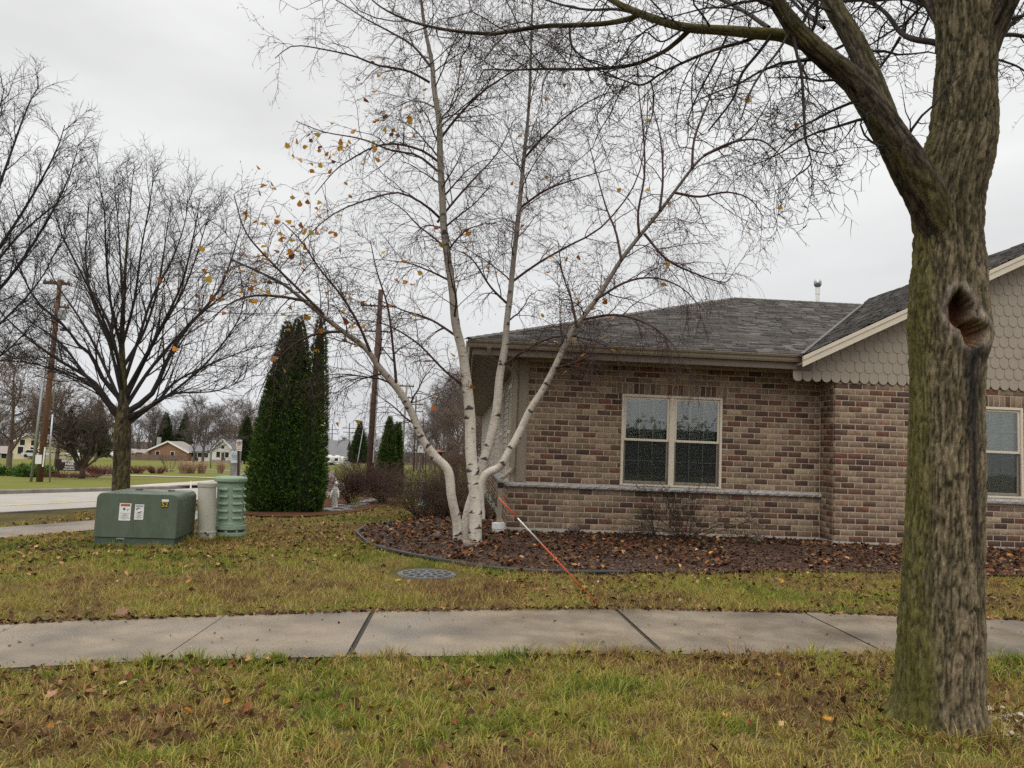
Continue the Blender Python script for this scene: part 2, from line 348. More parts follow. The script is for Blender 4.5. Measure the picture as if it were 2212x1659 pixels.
BED = [(-1.14, 15.6), (-1.63, 14.31), (-1.72, 13.27), (-1.55, 12.36), (-1.29, 11.49), (-.89, 10.73), (-.43, 10.2), (.05, 9.72), (.5, 9.45), (1.16, 9.33), (1.79, 9.38), (2.94, 9.6), (4.59, 9.98), (5.94, 10.12), (7.5, 10.05), (9.5, 10.0), (13, 10.0),
       (13, 13.6), (.9, 14.0), (.9, 26), (-.3, 26), (-.6, 21), (-.85, 17.5)]
BED2 = [(-5.0, 17.9), (-4.75, 16.9), (-4.1, 16.25), (-3.35, 16.3), (-2.75, 17.2), (-2.35, 18.6), (-2.2, 20.5), (-2.1, 23.5), (-2.3, 26.2), (-3.2, 28.0), (-4.1, 28.0), (-4.1, 22), (-4.3, 19)]
HOUSE_FOOT = [(.78, 13.7), (6.44, 13.7), (6.44, 13.15), (17, 13.15), (17, 42), (.78, 42)]

def sheet(name, poly, step, zoff, zfun=None):
    """triangulated sheet over a plan polygon, following the ground"""
    poly = [tuple(map(float, p)) for p in poly]; xs = [p[0] for p in poly]; ys = [p[1] for p in poly]
    edge = []
    for i in range(len(poly)):
        a, b = np.array(poly[i]), np.array(poly[(i+1) % len(poly)]); n = max(1, int(np.linalg.norm(b-a)/step))
        edge += [tuple(a+(b-a)*k/n) for k in range(n)]
    gx, gy = np.meshgrid(np.arange(min(xs)+step/2, max(xs), step), np.arange(min(ys)+step/2, max(ys), step)); gx, gy = gx.ravel(), gy.ravel()
    k = inpoly(gx, gy, poly); pts = [Vector(p) for p in edge]+[Vector((x, y)) for x, y in zip(gx[k], gy[k])]
    n = len(edge); v, e, f, *_ = delaunay_2d_cdt(pts, [(i, (i+1) % n) for i in range(n)], [], 0, 1e-4)
    V = np.array([(p.x, p.y) for p in v]); F = np.array(f); c = V[F].mean(1); F = F[inpoly(c[:, 0], c[:, 1], poly)]
    z = terr(V[:, 0], V[:, 1])+zoff
    if zfun is not None: z = z+zfun(V[:, 0], V[:, 1])
    return npmesh(name, np.column_stack([V, z]), F, smooth=True)

# --- ground with the street cut out of it
g = []
def grid(x0, x1, y0, y1, s, holes=()):
    X, Y = np.meshgrid(np.arange(x0, x1+.01, s), np.arange(y0, y1+.01, s)); X, Y = X.ravel(), Y.ravel()
    k = np.ones(len(X), bool)
    for a, b, c, d in holes: k &= ~((X > a) & (X < b) & (Y > c) & (Y < d))
    g.extend(zip(X[k], Y[k]))
grid(-300, 300, -80, 520, 20, [(-61, 61, -25, 125)]); grid(-60, 60, -24, 124, 4, [(-14.5, 14.5, .5, 24.5)]); grid(-14, 14, 1, 24, .5)
g = np.array(g); g = g[~inpoly(g[:, 0], g[:, 1], ROAD)]
nr = len(ROAD); v, e, f, *_ = delaunay_2d_cdt([Vector(p) for p in ROAD]+[Vector(p) for p in g], [(i, (i+1) % nr) for i in range(nr)], [], 0, 1e-4)
V = np.array([(p.x, p.y) for p in v]); F = np.array(f); c = V[F].mean(1); F = F[~inpoly(c[:, 0], c[:, 1], ROAD)]
near = (np.abs(V[:, 0]) < 14) & (V[:, 1] < 24) & (V[:, 1] > 1)
paved = inpoly(V[:, 0], V[:, 1], SIDEWALK) | inpoly(V[:, 0], V[:, 1], BED) | inpoly(V[:, 0], V[:, 1], SIDEWALK2)
z = terr(V[:, 0], V[:, 1])+np.where(near & ~paved, (fbm(V[:, 0]*1.2, V[:, 1]*1.2, seed=5)-.5)*.03, 0)
M_ground = mat('lawn_ground', (.055, .042, .018), col2=(.12, .10, .032), scale=1.1, rough=.95, bump=.6, bscale=45, big=(.35, (.13, .115, .035), .5), dirt=(26, (.10, .065, .035), .60), spec=.1)
M_farlawn = mat('park_lawn', (.105, .125, .024), col2=(.155, .155, .036), scale=.35, rough=.95, bump=.4, bscale=18, big=(.06, (.18, .165, .05), .6), spec=.1)
M_woodfloor = mat('woodland_floor', (.075, .058, .042), var=.3, scale=.2, rough=1, spec=.05)
ground = link('ground', npmesh('ground', np.column_stack([V, z]), F, smooth=True)); ground['kind'] = 'structure'
ground.data.materials.append(M_ground); ground.data.materials.append(M_farlawn); ground.data.materials.append(M_woodfloor)
cc = V[F].mean(1); sidx = ((cc[:, 0] < -8.4-.0*cc[:, 1]) & (cc[:, 1] > 10) & (cc[:, 0] < np.interp(cc[:, 1], [p[1] for p in ROAD_F], [p[0] for p in ROAD_F]))) | (cc[:, 1] > 45)
ground.data.polygons.foreach_set('material_index', np.where(cc[:, 1] > 212, 2, sidx.astype(int)).astype(np.int32))

# --- street, kerbs, paths
M_road = mat('street_concrete', (.335, .315, .285), var=.08, scale=1.2, rough=.6, rvar=.12, bump=.1, bscale=60, big=(.25, (.27, .255, .235), .6), spec=.25)
road_ext = [(x+.25, y-.1) for x, y in ROAD_N]+[(x-.25, y+.1) for x, y in ROAD_F[::-1]]
street = link('street', sheet('street', road_ext, 1.5, -.11), M_road); street['kind'] = 'structure'
M_kerb = mat('kerb_concrete', (.23, .20, .18), var=.25, scale=3, rough=.8, bump=.2)
def kerb(name, pts, inward):
    mb = MB(); n = len(pts); pr = [(0, -.16), (0, .0), (.03, .03), (.15, .03), (.15, -.16)]; vs = []
    for i, p in enumerate(pts):
        a, b = np.array(pts[max(i-1, 0)]), np.array(pts[min(i+1, n-1)]); d = (b-a)/np.linalg.norm(b-a); nn = np.array([d[1], -d[0]])*inward
        for o, zz in pr: q = np.array(p)-nn*(o-.03); vs.append((q[0], q[1], gz(*q)+zz))
    m = len(pr); fs = [(k*m+i, k*m+i+1, (k+1)*m+i+1, (k+1)*m+i) for k in range(n-1) for i in range(m-1)]
    o = mb.add(vs, fs).build(name, M_kerb); o['kind'] = 'structure'; return o
kerb('kerb', ROAD_N, -1); kerb('kerb', ROAD_F, 1)
# centre line, worn yellow
mid = [((a[0]+b[0])/2, (a[1]+b[1])/2) for a, b in zip(ROAD_N, ROAD_F)]
M_yel = mat('worn_yellow_paint', (.50, .37, .16), var=.2, scale=4, rough=.6)
def ribbon(name, pts, w, zoff, m, kind='structure', parent=None):
    vs = []; n = len(pts)
    for i, p in enumerate(pts):
        a, b = np.array(pts[max(i-1, 0)]), np.array(pts[min(i+1, n-1)]); d = (b-a)/np.linalg.norm(b-a); nn = np.array([d[1], -d[0]])
        for o in (w/2, -w/2): q = np.array(p)+nn*o; vs.append((q[0], q[1], gz(*q)+zoff))
    o = MB().add(vs, [(2*k, 2*k+2, 2*k+3, 2*k+1) for k in range(n-1)]).build(name, m, parent)
    if parent is None: o['kind'] = kind
    return o
ribbon('centre_line', [(a*.6+b*.4, c*.6+d*.4) for (a, c), (b, d) in zip(ROAD_N[:44], ROAD_F[:44])], .22, -.104, M_yel, parent=street)
M_path = mat('park_path_concrete', (.36, .33, .28), var=.1, scale=1, rough=.7)
def ppath(name, px, w):
    q = [G(*p) for p in px]; ribbon(name, [(a[0], a[1]) for a in q], w, .03, M_path)
ppath('park_path', [(-60, 1019), (20, 1021), (80, 1023), (180, 1025), (288, 1028), (360, 1030), (452, 1032.5), (540, 1036)], 1.5)
ppath('park_path', [(-40, 1012), (60, 1012.5), (180, 1013), (300, 1014), (420, 1015.5), (530, 1018)], 1.6)
q = [G(*p)[:2] for p in ((262, 1052), (330, 1046), (400, 1042), (475, 1037), (530, 1036), (530, 1044), (440, 1048), (330, 1052))]
dr = link('park_driveway', sheet('park_driveway', q, 1.0, .02), mat('driveway_concrete', (.42, .36, .33), var=.1, scale=1, rough=.7)); dr['kind'] = 'structure'

def slab_walk(name, far, near, top, label_seed, joint=.012, widejoints=()):
    """a pavement: a dark joint bed plus one slab per bay"""
    mb = MB(); pts = list(far)+list(near)[::-1]
    bed = link(name, sheet(name, pts, .6, top-.014), mat(name+'_joint_dirt', (.045, .038, .03), var=.4, scale=30, rough=.95)); bed['kind'] = 'structure'
    rng = random.Random(label_seed)
    for k in range(len(far)-1):
        f0, f1, n0, n1 = [np.array(q, float) for q in (far[k], far[k+1], near[k], near[k+1])]
        j0 = joint*(2.3 if k in widejoints else 1); j1 = joint*(2.3 if k+1 in widejoints else 1)
        a = (f1-f0)/np.linalg.norm(f1-f0); b = (n1-n0)/np.linalg.norm(n1-n0)
        f0, f1, n0, n1 = f0+a*j0, f1-a*j1, n0+b*j0, n1-b*j1; m = 4; top_v = []; dz = rng.uniform(-.003, .003)
        for i in range(m+1): top_v.append((*(n0+(n1-n0)*i/m),))
        for i in range(m+1): top_v.append((*(f1+(f0-f1)*i/m),))
        # gentle bow so the long edges stay smooth
        n = len(top_v); ring = [(x, y, gz(x, y)+top+dz) for x, y in top_v]; low = [(x, y, gz(x, y)+top-.09) for x, y in top_v]
        s = MB().add(ring+low, [tuple(range(n))]+[(i, n+i, n+(i+1) % n, (i+1) % n) for i in range(n)]); s.f = [tuple(x[::-1]) if len(x) == 4 and False else x for x in s.f]
        s.f[1:] = [x[::-1] for x in s.f[1:]]
        s.build('concrete_slab', M_conc, bed, bevel=.008)
    return bed
slab_walk('sidewalk', SW_FAR, SW_NEAR, .022, 3, widejoints=(5, 6))
slab_walk('cross_street_sidewalk', LS_FAR[::2], LS_NEAR[::2], .022, 4)

# --- planting beds
M_mulch = mat('bark_mulch', (.032, .016, .010), col2=(.09, .046, .028), scale=24, rough=.9, bump=.8, bscale=50, spec=.2)
bed = link('mulch_bed', sheet('mulch_bed', BED, .22, .028, lambda x, y: (fbm(x*3, y*3, seed=9)-.5)*.05+.02*np.clip((y-9.5)/3, 0, 1)), M_mulch); bed['kind'] = 'structure'
def bedz(x, y): return terr(x, y)+.028+(fbm(x*3, y*3, seed=9)-.5)*.05+.02*np.clip((y-9.5)/3, 0, 1)
M_needle = mat('needle_litter', (.055, .027, .014), col2=(.13, .06, .03), scale=14, rough=.9, bump=.7, bscale=40, spec=.1)
b2 = link('statue_bed', sheet('statue_bed', BED2, .4, .03), M_needle); b2['kind'] = 'structure'

def rand_in(rng, poly, n):
    xs = [p[0] for p in poly]; ys = [p[1] for p in poly]; X = []; Y = []
    while sum(map(len, X)) < n:
        x = rng.uniform(min(xs), max(xs), n*2); y = rng.uniform(min(ys), max(ys), n*2); k = inpoly(x, y, poly); X.append(x[k]); Y.append(y[k])
    return np.concatenate(X)[:n], np.concatenate(Y)[:n]
# mulch chips
rng = np.random.default_rng(11)
VIEWBED = [p for p in BED[:17]]+[(10.5, 13.2), (.9, 13.9), (.9, 20), (-.7, 20), (-.85, 17.5)]
x, y = rand_in(rng, VIEWBED, 26000); k = ~inpoly(x, y, HOUSE_FOOT); x, y = x[k], y[k]; n = len(x)
chip = np.array([(-.5, -.25, 0), (.45, -.3, .04), (.5, .25, 0), (-.4, .3, .05), (0, 0, .22)]); chf = np.array([(0, 1, 4), (1, 2, 4), (2, 3, 4), (3, 0, 4)])
Vc, Fc = scatter_shapes(chip, chf, np.column_stack([x, y, bedz(x, y)+.006]), rng.uniform(.022, .062, (n, 1))*np.array([[1, .8, .7]]), rng, .35)
pal = np.array([(.045, .022, .014), (.08, .038, .022), (.026, .016, .012), (.12, .062, .035), (.05, .038, .033), (.20, .13, .075)])
ti = pal[rng.choice(6, n, p=[.3, .25, .2, .12, .1, .03])]*rng.uniform(.7, 1.3, (n, 1))
o = link('mulch_chips', npmesh('mulch_chips', Vc, Fc, np.repeat(ti, 5, 0)), mat('mulch_chip', tint=True, var=.25, scale=40, rough=.6, spec=.45)); tag(o, kind='stuff', label='dark wet bark chips covering the bed before the house')

# leaf shapes: a lobed maple-like leaf and a plain oval one
def leafshape(lobed, curl=.25):
    if lobed:
        a = np.radians([-90, -60, -35, -5, 15, 40, 62, 90, 118, 140, 165, 185, 215, 240]); r = np.array([.12, .42, .30, .62, .40, .70, .45, .95, .45, .70, .40, .62, .30, .42])
    else:
        a = np.radians([-90, -45, -10, 25, 60, 90, 120, 155, 190, 225]); r = np.array([.75, .55, .46, .48, .62, .95, .62, .48, .46, .55])
    p = np.column_stack([r*np.cos(a), r*np.sin(a), np.zeros(len(a))]); p[:, 2] = curl*(p[:, 0]**2*1.6-.3*p[:, 1])
    p = np.vstack([[0, 0, -.04], p]); n = len(p); return p, np.array([(0, i, i+1 if i+1 < n else 1) for i in range(1, n)])
LEAF_M, LEAF_MF = leafshape(True); LEAF_O, LEAF_OF = leafshape(False, .5)
LP = np.array([(.085, .042, .020), (.14, .070, .032), (.050, .027, .015), (.23, .125, .055), (.33, .20, .095), (.17, .058, .026), (.45, .31, .16), (.42, .19, .04)])
def litter(name, x, y, z, size, rng, probs, label, tilt=.45):
    Vs = []; Fs = []; Ts = []; off = 0; n = len(x); ch = rng.random(n) < .45
    for sel, (b, f) in ((ch, (LEAF_M, LEAF_MF)), (~ch, (LEAF_O, LEAF_OF))):
        m = sel.sum()
        if m == 0: continue
        v, ff = scatter_shapes(b, f, np.column_stack([x[sel], y[sel], z[sel]]), rng.uniform(size[0], size[1], (m, 1))*np.array([[1, 1, 1]])*np.column_stack([np.ones(m), np.ones(m), rng.uniform(.4, 2.2, m)]), rng, tilt)
        t = LP[rng.choice(len(LP), m, p=probs)]*rng.uniform(.75, 1.25, (m, 1)); Vs.append(v); Fs.append(ff+off); off += len(v); Ts.append(np.repeat(t, len(b), 0))
    o = link(name, npmesh(name, np.concatenate(Vs), np.concatenate(Fs), np.concatenate(Ts)), M_litter); tag(o, kind='stuff', label=label); return o
x, y = rand_in(rng, VIEWBED, 5200); d = fbm(x*.9, y*.9, seed=31); keep = (d+.25*((y-12.6) > 0)+.25*((x < .2) & (y > 11.5))) > .50; x, y = x[keep], y[keep]; k = ~inpoly(x, y, HOUSE_FOOT); x, y = x[k], y[k]
litter('leaf_litter', x, y, bedz(x, y)+.022, (.03, .065), rng, [.28, .22, .14, .09, .04, .19, .02, .02], 'red-brown fallen leaves drifted over the mulch bed')

# --- grass: real blades on the two verges and the lawn
def lawn_ok(x, y):
    k = ~(inpoly(x, y, SIDEWALK) | inpoly(x, y, BED) | inpoly(x, y, SIDEWALK2) | inpoly(x, y, BED2) | inpoly(x, y, ROAD) | inpoly(x, y, HOUSE_FOOT))
    k &= (x-2.76)**2+(y-4.42)**2 > .20**2                        # trunk
    k &= ((x+.36)/.47)**2+((y-9.0)/.47)**2 > 1                    # drain
    k &= ~inpoly(x, y, [(-4.85, 10.80), (-3.83, 10.80), (-3.83, 11.62), (-4.85, 11.62)])
    return k
def blades(name, x, y, h, w, rng, label, lean=.55, simple=False):
    n = len(x); z = terr(x, y)-.006; a = rng.uniform(0, 2*np.pi, n); la = rng.uniform(0, 2*np.pi, n); hh = h*rng.uniform(.45, 1.25, n)*(.75+.5*fbm(x*1.7, y*1.7, seed=3)); ww = w*rng.uniform(.6, 1.3, n)
    ln = hh*np.abs(rng.normal(.0, lean, n))+hh*.12; dx, dy = np.cos(la)*ln, np.sin(la)*ln; px, py = np.cos(a)*ww/2, np.sin(a)*ww/2
    V = np.empty((n, 5, 3))
    V[:, 0] = np.column_stack([x-px, y-py, z]); V[:, 1] = np.column_stack([x+px, y+py, z])
    V[:, 2] = np.column_stack([x+px*.75+dx*.35, y+py*.75+dy*.35, z+hh*.62]); V[:, 3] = np.column_stack([x-px*.75+dx*.35, y-py*.75+dy*.35, z+hh*.62])
    V[:, 4] = np.column_stack([x+dx, y+dy, z+hh*.95-ln*.25])
    b = (np.arange(n)*5)[:, None]; F4 = b+np.array([[0, 1, 2, 3]]); F3 = b+np.array([[3, 2, 4]])
    p = fbm(x*.55, y*.55, seed=21)*.6+fbm(x*2.3, y*2.3, seed=22)*.4+rng.normal(0, .10, n)
    cols = np.array([(.115, .15, .022), (.195, .20, .034), (.27, .245, .055), (.36, .29, .11), (.34, .235, .10), (.19, .115, .05)])
    q = np.clip((p-.28)/.42, 0, .999)*5; i = q.astype(int); fr = (q-i)[:, None]; t = cols[i]*(1-fr)+cols[np.minimum(i+1, 5)]*fr
    t = t*rng.uniform(.8, 1.25, (n, 1))
    if simple: V = V[:, [0, 1, 4]]; F4 = F4[:0]; F3 = (np.arange(n)*3)[:, None]+np.array([[0, 1, 2]])
    o = link(name, npmesh(name, V.reshape(-1, 3), [F4, F3], np.repeat(t, V.shape[1], 0)), M_grass); tag(o, kind='stuff', label=label); return o
def tufts(name, cx, cy, per, h, w, spread, rng, label, simple=False, green=0.0, ang=None):
    m = len(cx); n = m*per; th = h*np.exp(rng.normal(0, .28, m))*(.62+.76*fbm(cx*1.3, cy*1.3, seed=3)); tw = rng.normal(0, .085, m)
    i = np.repeat(np.arange(m), per); a = rng.uniform(0, 2*np.pi, n); rad = np.abs(rng.normal(0, spread, n)); x, y = cx[i]+np.cos(a)*rad, cy[i]+np.sin(a)*rad
    la = a+rng.normal(0, .7, n); hh = th[i]*rng.uniform(.45, 1.15, n); ln = hh*np.clip(.12+.9*rad/spread*.45+np.abs(rng.normal(0, .35, n)), 0, 1.7); z = terr(x, y)-.008; ww = w*rng.uniform(.6, 1.4, n); fa = rng.uniform(0, 2*np.pi, n)
    dx, dy = np.cos(la)*ln, np.sin(la)*ln; px, py = np.cos(fa)*ww/2, np.sin(fa)*ww/2; V = np.empty((n, 5, 3)); hz = np.maximum(hh-ln*.38, hh*.18)
    V[:, 0] = np.column_stack([x-px, y-py, z]); V[:, 1] = np.column_stack([x+px, y+py, z]); V[:, 2] = np.column_stack([x+px*.8+dx*.38, y+py*.8+dy*.38, z+hz*.72]); V[:, 3] = np.column_stack([x-px*.8+dx*.38, y-py*.8+dy*.38, z+hz*.72]); V[:, 4] = np.column_stack([x+dx, y+dy, z+hz])
    p = (fbm(cx*.5, cy*.5, seed=21)*.5+fbm(cx*2.6, cy*2.6, seed=22)*.5+tw-green)[i]+rng.normal(0, .045, n)
    cols = np.array([(.095, .155, .017), (.185, .225, .026), (.305, .29, .046), (.40, .315, .095), (.34, .22, .085), (.16, .09, .037)]); q = np.clip((p-.25)/.46, 0, .999)*5; k = q.astype(int); fr = (q-k)[:, None]; t = (cols[k]*(1-fr)+cols[np.minimum(k+1, 5)]*fr)*rng.uniform(.8, 1.25, (n, 1))
    if simple: V = V[:, [0, 1, 4]]; F = [(np.arange(n)*3)[:, None]+np.array([[0, 1, 2]])]
    else: bb_ = (np.arange(n)*5)[:, None]; F = [bb_+np.array([[0, 1, 2, 3]]), bb_+np.array([[3, 2, 4]])]
    o = link(name, npmesh(name, V.reshape(-1, 3), F, np.repeat(t, V.shape[1], 0)), M_grass); tag(o, kind='stuff', label=label); return o
rng = np.random.default_rng(5)
NEAR = [(-3.3, 3.1), (3.9, 3.1), (6.2, 6.0), (-4.5, 6.0), (-4.5, 4.0)]
swn = lambda x: np.interp(x, [p[0] for p in SW_NEAR], [p[1] for p in SW_NEAR]); swf = lambda x: np.interp(x, [p[0] for p in SW_FAR], [p[1] for p in SW_FAR])
x, y = rand_in(rng, NEAR, 9200); k = lawn_ok(x, y) & (y < swn(x)+.0); x, y = x[k], y[k]
tufts('grass', x, y, 18, .072, .0054, .038, rng, 'yellow-green winter grass on the verge beside the road')
MIDP = [(-4.0, 5.8), (7.6, 6.8), (9.5, 10.3), (5, 10.3), (1.5, 9.6), (-.2, 10.4), (-2, 13.5), (-6.8, 12), (-5.5, 6)]
x, y = rand_in(rng, MIDP, 24000); k = lawn_ok(x, y) & (y > swf(x)-.01); x, y = x[k], y[k]
tufts('grass', x, y, 10, .074, .0085, .038, rng, 'mown lawn between the sidewalk and the mulch bed', True)
FARP = [(-7.5, 11), (-1.4, 11), (-.7, 16), (-.4, 26), (-4, 27), (-8, 20)]
x, y = rand_in(rng, FARP, 15000); k = lawn_ok(x, y); x, y = x[k], y[k]
tufts('grass', x, y, 7, .06, .012, .05, rng, 'lawn running back beside the house past the statue', True)
# long tufts along the pavement edge, the trunk and the boxes
x = rng.uniform(-3.4, 5.6, 420); y = swn(x)-np.abs(rng.normal(0, .05, len(x))); k = fbm(x*1.1, y, seed=40) > .40; ex_ = [x[k]]; ey_ = [y[k]]
a = rng.uniform(0, 2*np.pi, 90); ex_.append(2.76+np.cos(a)*.31); ey_.append(4.42+np.sin(a)*.31)
a = rng.uniform(0, 1, 120); ex_.append(-4.9+a*1.1); ey_.append(np.full(120, 10.70)+rng.uniform(-.08, .04, 120)); a = rng.uniform(0, 1, 50); ex_.append(-3.80+rng.uniform(-.02, .05, 50)); ey_.append(10.75+a*.8)
a = rng.uniform(-3.1, .2, 50); ex_.append(-3.65+np.cos(a)*.16); ey_.append(11.56+np.sin(a)*.16); a = rng.uniform(-3.1, .3, 60); ex_.append(-3.43+np.cos(a)*.27); ey_.append(11.88+np.sin(a)*.27)
tufts('grass', np.concatenate(ex_), np.concatenate(ey_), 18, .10, .006, .03, rng, 'long uncut grass along the sidewalk edge, trunk and boxes', green=.06)
# fallen leaves in the grass
x, y = rand_in(rng, NEAR, 7000); d = fbm(x*.8, y*.8, seed=51); k = lawn_ok(x, y) & (d+rng.normal(0, .09, len(x)) > .46) & (y < np.interp(x, [p[0] for p in SW_NEAR], [p[1] for p in SW_NEAR])); x, y = x[k], y[k]
litter('leaf_litter', x, y, terr(x, y)+rng.uniform(.012, .055, len(x)), (.016, .040), rng, [.26, .22, .22, .13, .06, .09, .01, .01], 'brown dead leaves lying in the near verge grass', .7)
x, y = rand_in(rng, MIDP, 11000); d = fbm(x*.7, y*.7, seed=52)+.10*(x < -1.5); k = lawn_ok(x, y) & (d+rng.normal(0, .1, len(x)) > .50) & (y > np.interp(x, [p[0] for p in SW_FAR], [p[1] for p in SW_FAR])); x, y = x[k], y[k]
litter('leaf_litter', x, y, terr(x, y)+rng.uniform(.01, .045, len(x)), (.022, .05), rng, [.27, .2, .24, .14, .08, .03, .03, .01], 'dead leaves scattered over the lawn beyond the sidewalk', .5)
x, y = rand_in(rng, FARP, 2600); k = lawn_ok(x, y); x, y = x[k], y[k]
litter('leaf_litter', x, y, terr(x, y)+.03, (.03, .055), rng, [.25, .2, .2, .15, .1, .05, .03, .02], 'dead leaves on the lawn by the arborvitae', .5)
x = rng.uniform(-3.6, 5.6, 900); y = np.interp(x, [p[0] for p in SW_FAR], [p[1] for p in SW_FAR])+np.abs(rng.normal(0, .06, len(x)))-.03
litter('leaf_litter', x, y, terr(x, y)+.03, (.018, .04), rng, [.34, .2, .34, .06, .03, .01, .01, .01], 'dark leaf scraps along the far edge of the sidewalk', .4)
x = rng.uniform(-4.5, 6, 150); tt = rng.beta(.6, .6, 150); y = swn(x)+(swf(x)-swn(x))*tt; litter('leaf_litter', x, y, terr(x, y)+.028, (.008, .026), rng, [.34, .2, .34, .06, .03, .01, .01, .01], 'small leaf scraps lying on the sidewalk slabs', .25)
# single bright leaves one can pick out
leafme = {}
def single_leaf(u, v, size, col, label, on=.04):
    p = G(u, v); b = LEAF_M.copy(); rr = random.Random(int(u*7+v)); a = rr.uniform(0, 6.28); c, s = math.cos(a), math.sin(a)
    t = rr.uniform(.2, .6); q = b*size; q = np.column_stack([q[:, 0], q[:, 1]*math.cos(t)-q[:, 2]*math.sin(t), q[:, 1]*math.sin(t)+q[:, 2]*math.cos(t)])
    q = np.column_stack([q[:, 0]*c*.8+q[:, 0]*.2-q[:, 1]*s*.5, q[:, 0]*s*.5+q[:, 1]*(c*.3+.7), q[:, 2]])
    o = link('fallen_leaf', npmesh('fallen_leaf', q, LEAF_MF, np.tile(col, (len(q), 1))), M_leaf, loc=(p[0], p[1], p[2]+on)); tag(o, label, 'leaf', 'bright single fallen leaves')
OR, TN = (.52, .24, .06), (.50, .33, .20)
single_leaf(1682, 1472, .05, (.62, .32, .03), 'yellow-orange leaf standing in the verge grass below the sidewalk slab')
single_leaf(1566, 1562, .055, (.60, .30, .03), 'orange-yellow leaf low in the near verge, the nearest but one to the trunk')
single_leaf(1788, 1570, .055, (.60, .28, .03), 'orange leaf in the near verge closest to the big trunk')
single_leaf(724, 1632, .06, OR, 'pale orange curled leaf at the bottom of the picture')
single_leaf(588, 1208, .07, TN, 'tan maple leaf upright on the lawn below the arborvitae')
single_leaf(405, 1266, .075, OR, 'orange maple leaf on the lawn in front of the green transformer box')
single_leaf(205, 1205, .07, TN, 'tan leaf lying just in front of the transformer box base')
single_leaf(262, 1333, .10, (.30, .15, .11), 'large reddish-brown leaf on the sidewalk edge', .03)
single_leaf(105, 1520, .07, (.45, .24, .14), 'big pale brown leaf in the near verge at far left')
single_leaf(1352, 1420, .05, (.50, .30, .14), 'tan leaf lying at the near edge of the sidewalk by the wide joint', .03)

# gravel showing at the foot of the big trunk
rng = np.random.default_rng(81); n = 150; a = rng.uniform(-.9, .9, n); r_ = rng.uniform(.30, .75, n); x, y = 2.80+np.cos(a)*r_, 4.40+np.sin(a)*r_*.6
peb = np.array([(1, 0, 0), (0, 1, 0), (-1, 0, 0), (0, -1, 0), (0, 0, .7), (.6, .6, .35), (-.6, .6, .35), (-.6, -.6, .35), (.6, -.6, .35)]); pf_ = np.array([(0, 5, 4), (5, 1, 4), (1, 6, 4), (6, 2, 4), (2, 7, 4), (7, 3, 4), (3, 8, 4), (8, 0, 4)])
Vp, Fp = scatter_shapes(peb, pf_, np.column_stack([x, y, terr(x, y)+.02]), rng.uniform(.008, .022, (n, 1))*np.array([[1.2, .9, .9]]), rng, .3)
tp_ = np.array([(.40, .35, .28), (.28, .24, .2), (.5, .44, .34)])[rng.choice(3, n)]*rng.uniform(.7, 1.2, (n, 1)); o = link('gravel', npmesh('gravel', Vp, Fp, np.repeat(tp_, 9, 0), smooth=True), M_tint); tag(o, 'pale gravel at the foot of the big trunk', kind='stuff')
# ================================================================== the brick house
M_mortar = mat('mortar', (.40, .33, .25), var=.15, scale=30, rough=.95, bump=.3, bscale=120)
M_brick = mat('brick_face', tint=True, var=.34, scale=13, rough=.85, bump=.35, bscale=130, dirt=(38, (.13, .10, .09), .66))
M_found = mat('painted_foundation', (.42, .40, .37), var=.12, scale=8, rough=.85, bump=.3, big=(2, (.36, .33, .29), .5))
M_stone = mat('rockface_ledge', (.40, .38, .365), var=.18, scale=12, rough=.85, bump=.9, bscale=30)
M_trim = mat('taupe_trim', (.25, .205, .16), var=.06, scale=5, rough=.5)
M_frame = mat('almond_vinyl', (.62, .55, .44), var=.04, scale=3, rough=.45)
M_gut = mat('tan_gutter', (.27, .225, .17), var=.06, scale=4, rough=.42)
M_dkgut = mat('brown_fascia', (.15, .115, .088), var=.08, scale=4, rough=.5)
M_scale = mat('fish_scale_siding', (.315, .27, .218), var=.05, scale=9, rough=.7, bump=.2, bscale=90, stretch=(1, 1, .3))
M_side = mat('lap_siding', (.36, .315, .265), var=.05, scale=5, rough=.6)
M_blind = mat('blind_slat', (.78, .84, .78), var=.05, scale=8, rough=.6)
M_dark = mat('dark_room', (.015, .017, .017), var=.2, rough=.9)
M_screen = bpy.data.materials.new('insect_screen'); M_screen.use_nodes = True
_n = M_screen.node_tree; _t = _n.nodes.new('ShaderNodeBsdfTransparent'); _m = _n.nodes.new('ShaderNodeMixShader'); _m.inputs[0].default_value = .40
_n.nodes['Principled BSDF'].inputs['Base Color'].default_value = (.018, .019, .019, 1); _n.nodes['Principled BSDF'].inputs['Roughness'].default_value = .8
_n.links.new(_t.outputs[0], _m.inputs[1]); _n.links.new(_n.nodes['Principled BSDF'].outputs[0], _m.inputs[2]); _n.links.new(_m.outputs[0], _n.nodes['Material Output'].inputs[0])
M_glass = glass_mat('window_glass', (.95, .98, .955), 1.6)
M_shing = mat('roof_shingle', tint=True, var=.25, scale=30, rough=.8, bump=.5, bscale=140, spec=.5)
house = empty('brick_house', (4, 14, 0), 'single-storey brown brick house with hipped shingle roof and fish-scale gable', 'house')
WY, PY = 13.7, 13.15
CH, CL = .102, .25
BP = np.array([(.25, .178, .126), (.30, .222, .156), (.215, .150, .107), (.125, .073, .053), (.168, .072, .048), (.37, .285, .188), (.085, .050, .039), (.262, .165, .112)])
BW = [.24, .13, .15, .17, .09, .04, .11, .07]
BP = BP*np.array([.88, .86, .83])
brng = np.random.default_rng(77)
bricks = []          # (wall key, centre x, y, z, half len, half height, axis 0 = along x facing -y, 1 = along y facing -x, tint)
